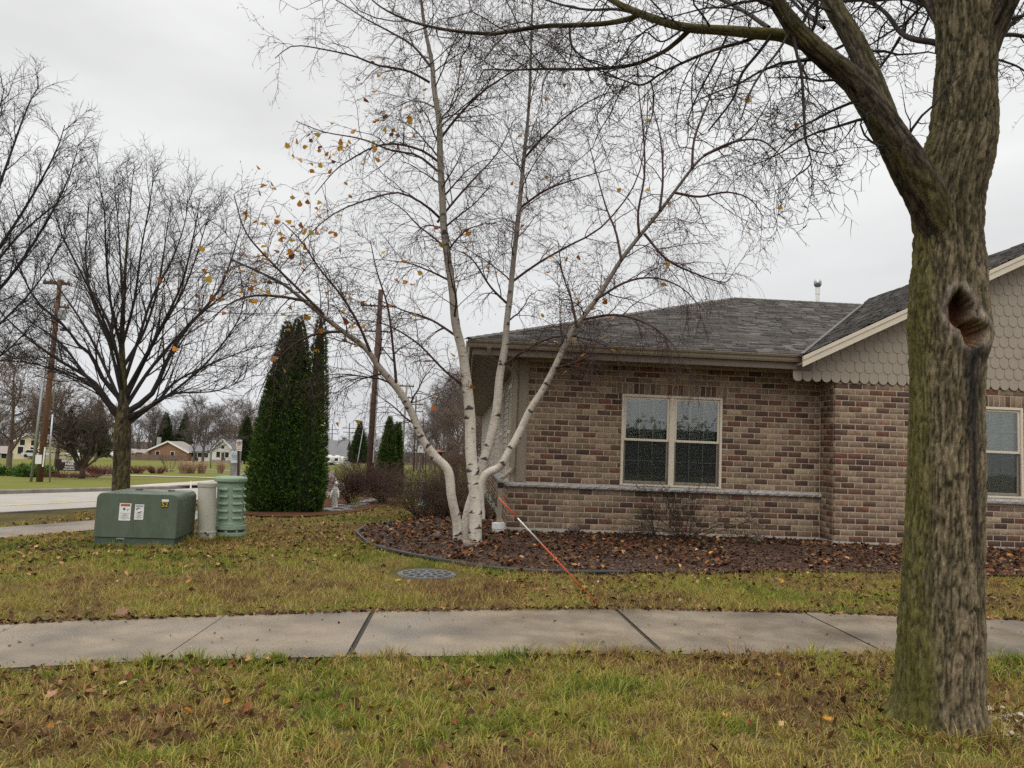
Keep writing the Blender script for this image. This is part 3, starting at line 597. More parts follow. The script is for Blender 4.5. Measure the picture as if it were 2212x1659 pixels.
def lay(wall, x0, x1, plane, rows, holes=(), axis=0, soldiers=()):
    for zi, z0 in enumerate(rows):
        off = (CL/2 if zi % 2 else 0)+brng.uniform(-.01, .01); a = x0-off
        while a < x1:
            s, e = max(a, x0), min(a+CL, x1); a += CL
            segs = [(s, e)]
            for hx0, hx1, hz0, hz1 in holes:
                if z0+CH > hz0+.01 and z0 < hz1-.01:
                    segs = [q for p in segs for q in ((p[0], min(p[1], hx0)), (max(p[0], hx1), p[1])) if q[1]-q[0] > .03]
            for s2, e2 in segs:
                if e2-s2 < .035: continue
                bricks.append((wall, (s2+e2)/2, plane, z0+CH/2, (e2-s2)/2-.008, CH/2-.0078, axis, BP[brng.choice(8, p=BW)]*brng.uniform(.85, 1.15)))
    for sx0, sx1, sz in soldiers:
        n = int(round((sx1-sx0)/CH))
        for i in range(n):
            w = (sx1-sx0)/n; bricks.append((wall, sx0+w*(i+.5), plane, sz+CH, w/2-.0075, CH-.0078, axis, BP[brng.choice(8, p=BW)]*brng.uniform(.85, 1.12)))
WX0, WX1, WZ0, WZ1 = 2.79, 4.62, .885, 2.517       # double window
RX0, RX1, RZ0, RZ1 = 8.93, 9.86, .93, 2.528        # window beside the trunk
low = [.08+CH*i for i in range(7)]; high = [.885+CH*i for i in range(21)]
lay('a', .80, 6.44, WY, low); lay('a', 1.10, 6.44, WY, high, [(WX0, WX1, WZ0, WZ1), (WX0-.10, WX1+.10, WZ1, WZ1+2*CH)], soldiers=[(WX0-.10, WX1+.10, WZ1)])
prow = [.08+CH*i for i in range(28)]
lay('b', PY+.06, WY, 6.44, prow, axis=1)
lay('c', 6.44, 13.0, PY, prow, [(RX0, RX1, RZ0-.13, RZ1), (RX0-.10, RX1+.10, RZ1, RZ1+2*CH)], soldiers=[(RX0-.10, RX1+.10, RZ1)])
lay('d', WY+.01, 26, .80, low, axis=1)
def wallmesh(name, x0, x1, y0, y1, z0, z1, holes=()):
    mb = MB()
    if not holes: mb.box(x0, x1, y0, y1, z0, z1)
    else:
        a, b, c, d = holes[0]; mb.box(x0, a, y0, y1, z0, z1); mb.box(b, x1, y0, y1, z0, z1); mb.box(a, b, y0, y1, z0, c); mb.box(a, b, y0, y1, d, z1)
    return mb.build(name, M_mortar, house)
walls = {'a': wallmesh('front_wall', .806, 6.444, WY+.005, WY+.22, 0, 3.06, [(WX0, WX1, WZ0, WZ1)]),
         'b': wallmesh('return_wall', 6.445, 6.64, PY+.20, WY+.008, 0, 2.95),
         'c': wallmesh('gable_wall', 6.449, 17.0, PY+.005, PY+.2, 0, 2.95, [(RX0, RX1, RZ0, RZ1)]),
         'd': wallmesh('side_base_wall', .805, .925, WY+.221, 42, -1.2, .80)}
def brick_geom(h, k):       # half length, half height -> verts around the face centre, faces -y
    c = .004; pts = []
    for (dx, dz) in ((-1, -1), (1, -1), (1, 1), (-1, 1)): pts.append((dx*(h-c), 0, dz*(k-c)))
    for (dx, dz) in ((-1, -1), (1, -1), (1, 1), (-1, 1)): pts.append((dx*h, c, dz*k))
    for (dx, dz) in ((-1, -1), (1, -1), (1, 1), (-1, 1)): pts.append((dx*h, .055, dz*k))
    f = [(0, 1, 2, 3)]+[(i+4, (i+1) % 4+4, (i+1) % 4, i) for i in range(4)]+[(i+8, (i+1) % 4+8, (i+1) % 4+4, i+4) for i in range(4)]
    return np.array(pts), np.array(f)
def brick_world(b):
    w, a, pl, z, h, k, ax, t = b; pts, f = brick_geom(h, k); dep = brng.uniform(-.0025, .0025)
    if ax == 0: q = np.column_stack([pts[:, 0]+a, pts[:, 1]+pl+dep, pts[:, 2]+z])
    else: q = np.column_stack([pts[:, 1]+pl+dep, a-pts[:, 0], pts[:, 2]+z])
    return q, f
def seen(b):                # distance score; bricks hidden behind the trunk or out of frame come last
    x, y = (b[1], b[2]) if b[6] == 0 else (b[2], b[1])
    r = np.array([x, y, b[3]])-CAM; u = CX+FPX*(r@_R)/(r@_F)
    hid = b[0] == 'd' or u > 2212 or 1958 < u < 2122 or u < 1120
    return (1e3 if hid else 0)+math.hypot(x, y)-8*b[4]+brng.uniform(0, .9)
bricks.sort(key=seen)
bmesh_cache = {}
for b in bricks[:300]:
    key = (round(b[4], 2), round(b[5], 3), tuple(np.round(b[7]*20)/20))
    if key not in bmesh_cache:
        pts, f = brick_geom(b[4], b[5]); bmesh_cache[key] = npmesh('brick', pts, f, np.tile(b[7], (len(pts), 1)))
    dep = brng.uniform(-.0025, .0025)
    o = link('brick', bmesh_cache[key], M_brick, walls[b[0]], loc=(b[1], b[2]+dep, b[3]) if b[6] == 0 else (b[2]+dep, b[1], b[3]))
    if b[6] == 1: o.rotation_euler.z = -math.pi/2
Vs, Fs, Ts, off = [], [], [], 0
for b in bricks[300:]:
    q, f = brick_world(b); Vs.append(q); Fs.append(f+off); off += len(q); Ts.append(np.tile(b[7], (len(q), 1)))
o = link('brickwork', npmesh('brickwork', np.concatenate(Vs), np.concatenate(Fs), np.concatenate(Ts)), M_brick, house); o['kind'] = 'stuff'

# foundation, ledge, corner boards
mb = MB(); mb.box(.79, 6.44, WY-.012, WY+.2, -.25, .078); mb.box(6.428, 17, PY-.012, PY+.2, -.25, .078); mb.box(6.428, 6.6, PY+.18, WY, -.25, .077); mb.box(.79, .95, WY+.2, 42, -1.4, .078)
mb.build('foundation', M_found, house)
def ledge(x0, x1, y, z0, z1, dep=.075, n=120):        # rough hewn stone sill
    rr = np.random.default_rng(int(x0*10)+3); vs = []; 
    for i in range(n+1):
        x = x0+(x1-x0)*i/n; w = (rr.random(4)-.5)*.014
        vs += [(x, y+.05, z0), (x, y-dep+w[0]+.008, z0+.004), (x, y-dep+w[1]-.004, z0+(z1-z0)*.45+w[2]), (x, y-dep+w[3]+.006, z1-.008), (x, y+.05, z1+.004)]
    fs = [(k*5+i, (k+1)*5+i, (k+1)*5+i+1, k*5+i+1) for k in range(n) for i in range(4)]+[(0, 1, 2, 3, 4), tuple(n*5+i for i in (4, 3, 2, 1, 0))]
    return MB().add(vs, fs).build('stone_ledge', M_stone, house)
ledge(.72, 6.435, WY, .802, .882)
ledge(RX0-.12, RX1+.14, PY, RZ0-.10, RZ0-.004, n=30)
mb = MB(); mb.box(.715, .93, WY+.055, 42, .802, .872); mb.build('side_ledge', M_stone, house)
mb = MB(); mb.box(.93, 1.09, WY-.03, WY+.10, .884, 3.055); mb.box(.905, .929, WY-.02, WY+.16, .884, 3.05); mb.build('corner_board', M_trim, house, bevel=.004)

# windows
def slats(mb, x0, x1, y, z0, z1, pitch=.0255, tilt=.5):
    z = z0
    while z < z1:
        dy, dz = .0125*math.cos(tilt), .0125*math.sin(tilt)
        mb.add([(x0, y-dy, z-dz), (x1, y-dy, z-dz), (x1, y, z+.0012), (x0, y, z+.0012), (x1, y+dy, z+dz), (x0, y+dy, z+dz)], [(0, 1, 2, 3), (3, 2, 4, 5)]); z += pitch
    for k in (.2, .5, .8): mb.box(x0+(x1-x0)*k-.001, x0+(x1-x0)*k+.001, y-.001, y+.001, z0, z1)
    mb.box(x0, x1, y-.02, y+.02, z1, z1+.03)
def unit_window(win, x0, x1, z0, z1, y, tilt):
    """double-hung sash: upper sash proud, lower set back"""
    zm = (z0+z1)/2+.01; s = .038
    for nm, za, zb, yy, bot in (('upper_sash', zm-.022, z1, y, .042), ('lower_sash', z0, zm+.02, y+.03, .055)):
        mb = MB(); mb.box(x0, x0+s, yy, yy+.03, za, zb); mb.box(x1-s, x1, yy, yy+.03, za, zb); mb.box(x0+s, x1-s, yy+.001, yy+.03, zb-s, zb); mb.box(x0+s, x1-s, yy-.003, yy+.03, za, za+bot)
        mb.build(nm, M_frame, win, bevel=.004)
        g = MB(); g.add([(x0+s, yy+.012, za+bot), (x1-s, yy+.012, za+bot), (x1-s, yy+.012, zb-s), (x0+s, yy+.012, zb-s)], [(0, 1, 2, 3)]); g.build('pane', M_glass, win)
        m = MB(); w = .0085
        for k in (1/3, 2/3):
            xx = x0+s+(x1-x0-2*s)*k; m.box(xx-w, xx+w, yy+.017, yy+.024, za+bot, zb-s)
        zz = (za+bot+zb-s)/2; m.box(x0+s, x1-s, yy+.0185, yy+.0225, zz-w, zz+w); m.build('muntins', M_blind if 'lower' in nm else M_frame, win)
    s_ = MB(); s_.add([(x0+.012, y+.004, z0+.012), (x1-.012, y+.004, z0+.012), (x1-.012, y+.004, zm-.024), (x0+.012, y+.004, zm-.024)], [(0, 1, 2, 3)]); s_.build('insect_screen', M_screen, win)
    s_ = MB(); s_.box(x0, x0+.014, y-.002, y+.008, z0, zm-.023); s_.box(x1-.014, x1, y-.002, y+.008, z0, zm-.023); s_.box(x0+.014, x1-.014, y-.002, y+.008, z0, z0+.014); s_.build('screen_frame', M_dkgut, win)
    b = MB(); slats(b, x0+.03, x1-.03, y+.10, z0+.05, z1-.06, tilt=tilt); b.build('blind', M_blind, win)
def window(x0, x1, z0, z1, y, parts, tilt):
    win = bpy.data.objects.new('window', None); COL.objects.link(win); win.parent = house; win.location = Vector((x0, y, z0))-wl(house)
    f = .045; mb = MB(); mb.box(x0, x0+f, y-.03, y+.09, z0, z1); mb.box(x1-f, x1, y-.03, y+.09, z0, z1); mb.box(x0+f, x1-f, y-.029, y+.09, z1-f, z1); mb.box(x0+f, x1-f, y-.045, y+.09, z0, z0+.035)
    if parts == 2: c = (x0+x1)/2; mb.box(c-.05, c+.05, y-.022, y+.09, z0+.035, z1-f); xs = [(x0+f, c-.05), (c+.05, x1-f)]
    else: xs = [(x0+f, x1-f)]
    mb.build('frame', M_frame, win, bevel=.005)
    l = MB(); l.box(x0-.06, x1+.06, y-.02, y+.05, z1+.001, z1+.012); l.build('lintel', M_dkgut, win)
    for a, b in xs: unit_window(win, a, b, z0+.035, z1-f, y+.0, tilt)
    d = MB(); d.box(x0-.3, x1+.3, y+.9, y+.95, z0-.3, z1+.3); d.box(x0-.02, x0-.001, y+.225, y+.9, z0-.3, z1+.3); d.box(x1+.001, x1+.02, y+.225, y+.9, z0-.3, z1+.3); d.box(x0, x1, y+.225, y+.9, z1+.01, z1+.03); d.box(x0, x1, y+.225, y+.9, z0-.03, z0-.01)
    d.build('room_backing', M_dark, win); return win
window(WX0, WX1, WZ0, WZ1, WY+.0, 2, .55)
window(RX0, RX1, RZ0, RZ1, PY+.0, 1, .95)

# eaves: soffit, fascia, gutter
EZ = 3.06
mb = MB(); mb.box(.12, 6.3, 13.12, WY+.03, EZ+.0, EZ+.03); mb.build('soffit', M_trim, house)
Y = 13.12; n = 0; mb = MB(); ms = MB()
while Y < 42:
    mb.box(.12, .93, Y+.012, Y+.15, EZ-.008, EZ+.02); Y += .16
mb.box(.1, .93, 13.125, 42, EZ+.021, EZ+.04); mb.build('side_soffit', M_dkgut, house)
mb = MB(); mb.box(.075, .115, 13.08, 42, EZ-.03, 3.25); mb.box(.1155, 6.0, 13.08, 13.115, EZ-.03, 3.25); mb.build('fascia', M_dkgut, house)
def gutter(name, a, b, out):          # K-style profile along a->b, out = outward unit (x, y)
    pr = [(0, .0), (0, -.10), (.055, -.115), (.075, -.085), (.085, -.05), (.115, -.025), (.118, 0), (.108, 0), (.10, -.018)]
    vs = [(p[0]+out[0]*o, p[1]+out[1]*o, 3.262+z) for p in (a, b) for o, z in pr]; n = len(pr)
    return MB().add(vs, [(i, i+1, n+i+1, n+i) for i in range(n-1)]+[tuple(range(n)), tuple(range(2*n-1, n-1, -1))]).build(name, M_gut, house)
gutter('gutter', (-.01, 13.078), (5.80, 13.078), (0, -1)); gutter('gutter', (.073, 13.07), (.073, 42), (-1, 0))
# downspout
def dsp(name, pts, w=.075, m=None):
    mb = MB()
    for a, b in zip(pts[:-1], pts[1:]): mb.bar(a, b, w, w*.8)
    return mb.build(name, m or M_gut, house, bevel=.008)
dsp('downspout', [(.35, 13.02, 3.17), (.36, 13.10, 3.06), (.55, 13.45, 2.98), (.80, 13.62, 2.84), (.865, 13.66, 2.70), (.865, 13.66, 1.12), (.80, 13.60, 1.02), (.68, 13.55, .93), (.665, 13.54, .86)])
dsp('downspout', [(.662, 13.54, .78), (.66, 13.54, .06)], .085)
mb = MB(); mb.box(.61, .715, 13.49, 13.59, .775, .865); mb.build('downspout_coupling', M_black, house, bevel=.01)
mb = MB(); mb.lathe([(.10, -.06), (.105, .07), (.118, .075), (.118, .175), (.09, .18)], 20, (.655, 13.50, .0)); mb.build('drain_pipe_collar', M_white, house)

# lap siding on the side wall, one board at a time, and its windows
z = .885; rows = []
while z < 3.04: rows.append(z); z += .135
SWN = [(14.75, 16.25), (18.4, 19.9), (23.5, 25.0)]
cuts = [(13.84, SWN[0][0]), (SWN[0][1], SWN[1][0]), (SWN[1][1], SWN[2][0]), (SWN[2][1], 42)]
for z in rows:
    for (y0, y1) in cuts:
        zt = min(z+.15, 3.052); MB().hexa([(.918, y0, z), (.955, y0, z), (.955, y1, z), (.918, y1, z), (.938, y0, zt), (.955, y0, zt), (.955, y1, zt), (.938, y1, zt)]).build('siding_board', M_side, house)
for (y0, y1) in SWN:
    win = bpy.data.objects.new('side_window', None); COL.objects.link(win); win.parent = house; win.location = Vector((.93, y0, .9))-wl(house)
    mb = MB(); x0, x1 = .88, .956
    mb.box(x0, x1, y0, y0+.07, .885, 2.75); mb.box(x0, x1, y1-.07, y1, .885, 2.75); mb.box(x0+.001, x1, y0+.07, y1-.07, 2.67, 2.75); mb.box(x0+.001, x1, y0+.07, y1-.07, .885, .95); mb.box(x0+.002, x1, y0+.07, y1-.07, 1.76, 1.82); ym = (y0+y1)/2; mb.box(x0+.003, x1, ym-.04, ym+.04, .95, 2.67)
    mb.build('frame', M_frame, win, bevel=.004)
    m = MB()
    for k in (.3, .7): m.box(.915, .925, y0+(y1-y0)*k-.01, y0+(y1-y0)*k+.01, .95, 2.67)
    m.build('muntins', M_white, win)
    g = MB(); g.add([(.93, y0+.07, .95), (.93, y1-.07, .95), (.93, y1-.07, 2.67), (.93, y0+.07, 2.67)], [(3, 2, 1, 0)]); g.build('pane', M_glass, win)
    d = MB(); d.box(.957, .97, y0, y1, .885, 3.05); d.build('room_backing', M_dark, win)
    MB().box(.93, .955, y0, y1, 2.751, 3.052).build('head_board', M_side, house)
mb = MB(); mb.box(.956, 1.15, 13.95, 42, .8, 3.05); mb.build('side_wall_sheathing', M_dark, house)

# roof: shingle courses laid tab by tab
rr = np.random.default_rng(8)
SP = np.array([(.085, .079, .074), (.115, .105, .096), (.058, .054, .052), (.165, .15, .138), (.10, .088, .078)])
HX, HY, HZ, PIT = -.02, 12.96, 3.275, .34
D = 7.04
def tabs(rows_at, span, to_world, name):
    """rows_at: list of (s0, s1); span(s) -> (a, b) along the course"""
    Vs, Fs, Ts, off = [], [], [], 0
    for i, (s0, s1) in enumerate(rows_at):
        a, b = span((s0+s1)/2); p = a-rr.uniform(0, .3)
        while p < b:
            w = rr.choice([.16, .22, .33, .27]); q0, q1 = max(p, a), min(p+w, b); p += w
            if q1-q0 < .01: continue
            t = rr.uniform(.010, .030); e = s0-rr.uniform(0, .012)
            pts = [to_world(q0, e, t), to_world(q1-.004, e, t), to_world(q1-.004, s1+.03, .002), to_world(q0, s1+.03, .002), to_world(q0, e, -.004), to_world(q1-.004, e, -.004)]
            Vs.append(pts); Fs.append(np.array([(0, 1, 2, 3), (4, 5, 1, 0)])+off); off += 6; Ts.append(np.tile(SP[rr.choice(5, p=[.3, .25, .2, .1, .15])]*rr.uniform(.8, 1.2), (6, 1)))
    o = link(name, npmesh(name, np.array(Vs).reshape(-1, 3), np.concatenate(Fs), np.concatenate(Ts)), M_shing, roof); o['kind'] = 'stuff'
GX, GZ, GP, GY, GPK = 5.70, 3.235, .5, 12.78, 11.55       # gable roof: eave x, eave z, pitch, rake y, peak x
def valley_x(Yv): return GX+((HZ+PIT*(Yv-HY))-GZ)/GP
def slope(x0, y0, z0, u, v, n):    # generic: along-course direction, up-slope direction, normal
    u, v, n = np.array(u), np.array(v), np.array(n); o = np.array([x0, y0, z0])
    return lambda a, s, t: tuple(o+u*a+v*s+n*t)
cp = 1/math.hypot(1, PIT); sp_ = PIT*cp; cg = 1/math.hypot(1, GP); sg = GP*cg
RX = 17.5
roofm = MB()
roofm.add([(HX, HY, HZ), (valley_x(HY), HY, HZ), (valley_x(HY+D), HY+D, HZ+PIT*D), (HX+D, HY+D, HZ+PIT*D)], [(0, 1, 2, 3)])
roofm.add([(HX, HY, HZ-.001), (HX+D, HY+D, HZ+PIT*D-.001), (HX+D, 36, HZ+PIT*D), (HX, 43, HZ)], [(0, 1, 2, 3)])
roofm.add([(HX+D, HY+D+.001, HZ+PIT*D), (RX, HY+D+.001, HZ+PIT*D), (RX, 43, HZ), (HX, 43.01, HZ), (HX+D, 36, HZ+PIT*D)], [(0, 1, 2, 4), (4, 2, 3)])
gb = HY+((GZ+GP*(GPK-GX))-HZ)/PIT
roofm.add([(GX, GY, GZ), (GPK, GY, GZ+GP*(GPK-GX)), (GPK, gb, GZ+GP*(GPK-GX)), (GX, HY+(GZ-HZ)/PIT, GZ)], [(3, 2, 1, 0)])
roofm.add([(2*GPK-GX, GY, GZ), (GPK, GY, GZ+GP*(GPK-GX)), (GPK, gb, GZ+GP*(GPK-GX)), (2*GPK-GX, HY, GZ)], [(0, 1, 2, 3)])
roof = roofm.build('roof', mat('roof_underlay', (.08, .075, .07), rough=.9), house)
exp = .142
tabs([(i*exp, (i+1)*exp) for i in range(int(D/cp/exp)+1)], lambda s: (HX+s*cp+.01, min(valley_x(HY+s*cp)+.02, RX)), lambda a, s, t: (a, HY+s*cp-sp_*t, HZ+s*sp_+cp*t), 'shingle_courses')
tabs([(i*exp, (i+1)*exp) for i in range(int((GPK-GX)/cg/exp)+1)], lambda s: (GY, max(GY+.2, HY+((GZ+s*sg)-HZ)/PIT)), lambda a, s, t: (GX+s*cg-sg*t, a, GZ+s*sg+cg*t), 'shingle_courses')
# hip and valley caps
cap = MB(); k = 0
while k < D-.1:
    p = np.array([HX+k, HY+k, HZ+PIT*k+.012]); q = p+np.array([.17, .17, .17*PIT]); side = np.array([.08, -.08, 0])
    cap.add([p-side-(0, 0, .018), p+(0, 0, .022), p+side-(0, 0, .018), q+side-(0, 0, .018), q+(0, 0, .012), q-side-(0, 0, .018)], [(0, 1, 4, 5), (1, 2, 3, 4)]); k += .145
x = HX+D
while x < 10.9:
    cap.add([(x, HY+D-.11, HZ+PIT*D-.022), (x+.2, HY+D-.11, HZ+PIT*D-.022), (x+.2, HY+D, HZ+PIT*D+.022), (x, HY+D, HZ+PIT*D+.03), (x+.2, HY+D+.1, HZ+PIT*D-.02), (x, HY+D+.1, HZ+PIT*D-.02)], [(0, 1, 2, 3), (3, 2, 4, 5)]); x += .16
cap.build('ridge_caps', mat('ridge_cap_shingle', (.105, .095, .088), var=.3, scale=9, rough=.85), roof)
va = MB(); vp = [np.array([valley_x(HY+t), HY+t, HZ+PIT*t+.02]) for t in np.linspace(-.03, D, 12)]
for a, b in zip(vp[:-1], vp[1:]): va.add([a-(.05, 0, -.004), a+(.0, -.05, .004), b+(0, -.05, .004), b-(.05, 0, -.004)], [(0, 1, 2, 3)])
va.build('valley_flashing', mat('valley_metal', (.085, .083, .08), var=.5, scale=8, rough=.7), roof)
mb = MB(); mb.box(HX, 5.85, HY-.012, HY+.03, HZ-.018, HZ-.004); mb.build('drip_edge', M_gut, roof)
vent = MB(); bx, by, bz = 9.42, HY+D+.25, HZ+PIT*D-.15; vent.lathe([(.05, 0), (.05, .42), (.062, .43), (.062, .60), (.05, .61)], 16, (bx, by, bz)); vent.build('vent_pipe', M_white, house, smooth=False)
vc = MB(); vc.lathe([(.03, .58), (.05, .62), (.09, .66), (.105, .72), (.10, .78), (.07, .83), (.02, .85)], 20, (bx, by, bz)); vc.build('vent_cap', mat('vent_cap_metal', (.35, .35, .36), rough=.25, metal=.9, var=.3, scale=25), house, smooth=True)

# gable: rake boards, fish-scale shingles
def gl(x): return GZ+GP*(x-GX)
mb = MB(); x1 = GPK
for (y0, y1, zt, zb) in ((GY+.0, GY+.03, -.012, -.19), (GY-.018, GY-.001, -.008, -.075)):
    mb.hexa([(GX, y0, gl(GX)+zb), (x1, y0, gl(x1)+zb), (x1, y1, gl(x1)+zb), (GX, y1, gl(GX)+zb), (GX, y0, gl(GX)+zt), (x1, y0, gl(x1)+zt), (x1, y1, gl(x1)+zt), (GX, y1, gl(GX)+zt)])
mb.build('rake_board', M_frame, house)
mb = MB(); mb.hexa([(GX, GY+.03, gl(GX)-.15), (x1, GY+.03, gl(x1)-.15), (x1, PY, gl(x1)-.15), (GX, PY, gl(GX)-.15), (GX, GY+.03, gl(GX)-.12), (x1, GY+.03, gl(x1)-.12), (x1, PY, gl(x1)-.12), (GX, PY, gl(GX)-.12)]); mb.build('rake_soffit', M_trim, house)
MB().prism([(5.72, 2.95), (17.3, 2.95), (17.3, 3.1), (GPK, gl(GPK)-.2), (5.72, gl(5.72)-.2)], PY-.005, PY+.1).build('gable_sheathing', M_trim, house)
SW_, RH = .171, .19
def scale_mesh(w, h):
    a = [(-w/2, h), (-w/2, w/2)]+[(-w/2*math.cos(t), w/2-w/2*math.sin(t)) for t in np.linspace(.3, math.pi-.3, 8)]+[(w/2, w/2), (w/2, h)]
    n = len(a); f = lambda y, tz: [(x, y-.014*(1-z/h), z) for x, z in a]
    return MB().add(f(-.012, 0)+f(0, 0), [tuple(range(n)), tuple(range(2*n-1, n-1, -1))]+[((i+1) % n, i, n+i, n+(i+1) % n) for i in range(n)]).mesh('scale_shingle')
sm = scale_mesh(SW_-.006, RH+.08); sm.materials.append(M_scale)
for r in range(15):
    z = 2.83+RH*r; x = 5.76+(SW_/2 if r % 2 else 0)
    while x < 11.0:
        if gl(x-SW_*.2)-.16 > z+.06 and (z < 5.4):
            o = bpy.data.objects.new('scale_shingle', sm); COL.objects.link(o); o.parent = house
            zz = min(1.0, (gl(x-.09)-.16-z)/(RH+.08)); o.location = Vector((x, PY-.008, z))-wl(house); o.scale.z = max(.35, zz); o.rotation_euler.y = brng.uniform(-.012, .012)
        x += SW_
# ================================================================== trees near the camera
def proj(V):
    d = V-CAM; w = d@_F; return CX+FPX*(d@_R)/w, CY-FPX*(d@_U)/w
def rings(pts, rad, ds, nseg):
    pts = np.asarray(pts, float); L = np.linalg.norm(np.diff(pts, axis=0), axis=1).sum(); K = max(6, int(L/ds))
    p, r = resample(pts, rad, K); tan = unit(np.gradient(p, axis=0)); n = np.empty_like(p)
    q = np.array([0, -1., 0]); 
    for k in range(K): q = q-tan[k]*(q@tan[k]); q = q/np.linalg.norm(q); n[k] = q
    b = np.cross(tan, n); th = 2*np.pi*np.arange(nseg)/nseg
    D = n[:, None]*np.cos(th)[None, :, None]+b[:, None]*np.sin(th)[None, :, None]
    k = (np.arange(K-1)*nseg)[:, None]; i = np.arange(nseg)[None]; j = (i+1) % nseg
    F = np.stack([k+i, k+j, k+nseg+j, k+nseg+i], -1).reshape(-1, 4)
    h = np.concatenate([[0], np.cumsum(np.linalg.norm(np.diff(p, axis=0), axis=1))])
    return p, r, D, F, h, th
def px2r(hw, Y): return hw/FPX*Y*1.0
def barked(pts, rad, ds, nseg, rs=.028, amp=.010, seed=0, moss=.5, special=None, flare=0, dark=0.0):
    """ridged bark tube with its colours"""
    p, r, D, F, h, th = rings(pts, rad, ds, nseg); K = len(r)
    R = r[:, None]; cx, sx = np.cos(th)[None]*R/rs, np.sin(th)[None]*R/rs; H = h[:, None]*np.ones((1, nseg))
    warp = (fbm(cx*.35, sx*.35, H*1.5, seed=seed+9)-.5)*2.2
    n1 = vnoise(cx+warp, sx-warp, H/.13+warp*.3, seed+1); n2 = vnoise(cx*1.7, sx*1.7, H/.045, seed+2); n3 = vnoise(cx*2.6, sx*2.6, H/.016, seed+3)
    n0 = vnoise(cx*.62-warp, sx*.62+warp, H/.24, seed+21); fis = np.minimum(np.abs(2*n1-1)*1.5, np.abs(2*n0-1)*1.9)     # narrow dark fissures between plates
    ridge = np.clip(fis*1.6, 0, 1)**.6; val = ridge*.46+n2*.32+n3*.22
    lump = (fbm(cx*.12, sx*.12, H*1.3, seed=seed+4)-.5)
    rad_ = R+amp*(val-.55)*2*np.minimum(1, R/.12)+lump*.06*R
    if flare:
        root = np.clip(1-H/.42, 0, 1)**2; lobe = np.exp(-((th[None]-4.45)/.35)**2)*1.1+np.exp(-((th[None]-1.35)/.4)**2)*.5+np.exp(-((th[None]-5.9)/.3)**2)*.4; rad_ = rad_+R*.55*np.clip(1-H/.30, 0, 1)**2*lobe*(flare > .5)+R*min(flare, .42)*root*(.35+.65*np.clip(np.sin(3*th[None]+1.1)+.5*np.sin(5*th[None]+.4), 0, 2))
    Vv = p[:, None]+D*rad_[..., None]
    bark = np.array([.31, .238, .168]); fur = np.array([.026, .021, .017]); col = fur+(bark-fur)*np.clip((val-.26)/.56, 0, 1)[..., None]**1.5
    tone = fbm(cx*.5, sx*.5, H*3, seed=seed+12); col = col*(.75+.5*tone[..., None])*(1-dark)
    mm = np.clip((fbm(cx*.22, sx*.22, H*1.1, seed=seed+6)+moss-.62)*3.2, 0, 1)*np.clip(.35+n2, 0, 1)
    special_m = None
    if special is not None: Vv, col, mm = special(Vv, col, mm, D, p, H, val)
    mc = np.array([.125, .118, .026])*(.35+.75*val[..., None]); col = col*(1-mm[..., None])+mc*mm[..., None]
    return Vv.reshape(-1, 3), F, col.reshape(-1, 3)
M_bark = mat('ridged_bark', tint=True, var=.42, scale=95, rough=.9, bump=.9, bscale=110, spec=.2, stretch=(1, 1, .33), detail=4)
M_birch = mat('birch_bark', tint=True, var=.10, scale=9, rough=.6, bump=.15, bscale=60, stretch=(1, 1, 4), spec=.3)

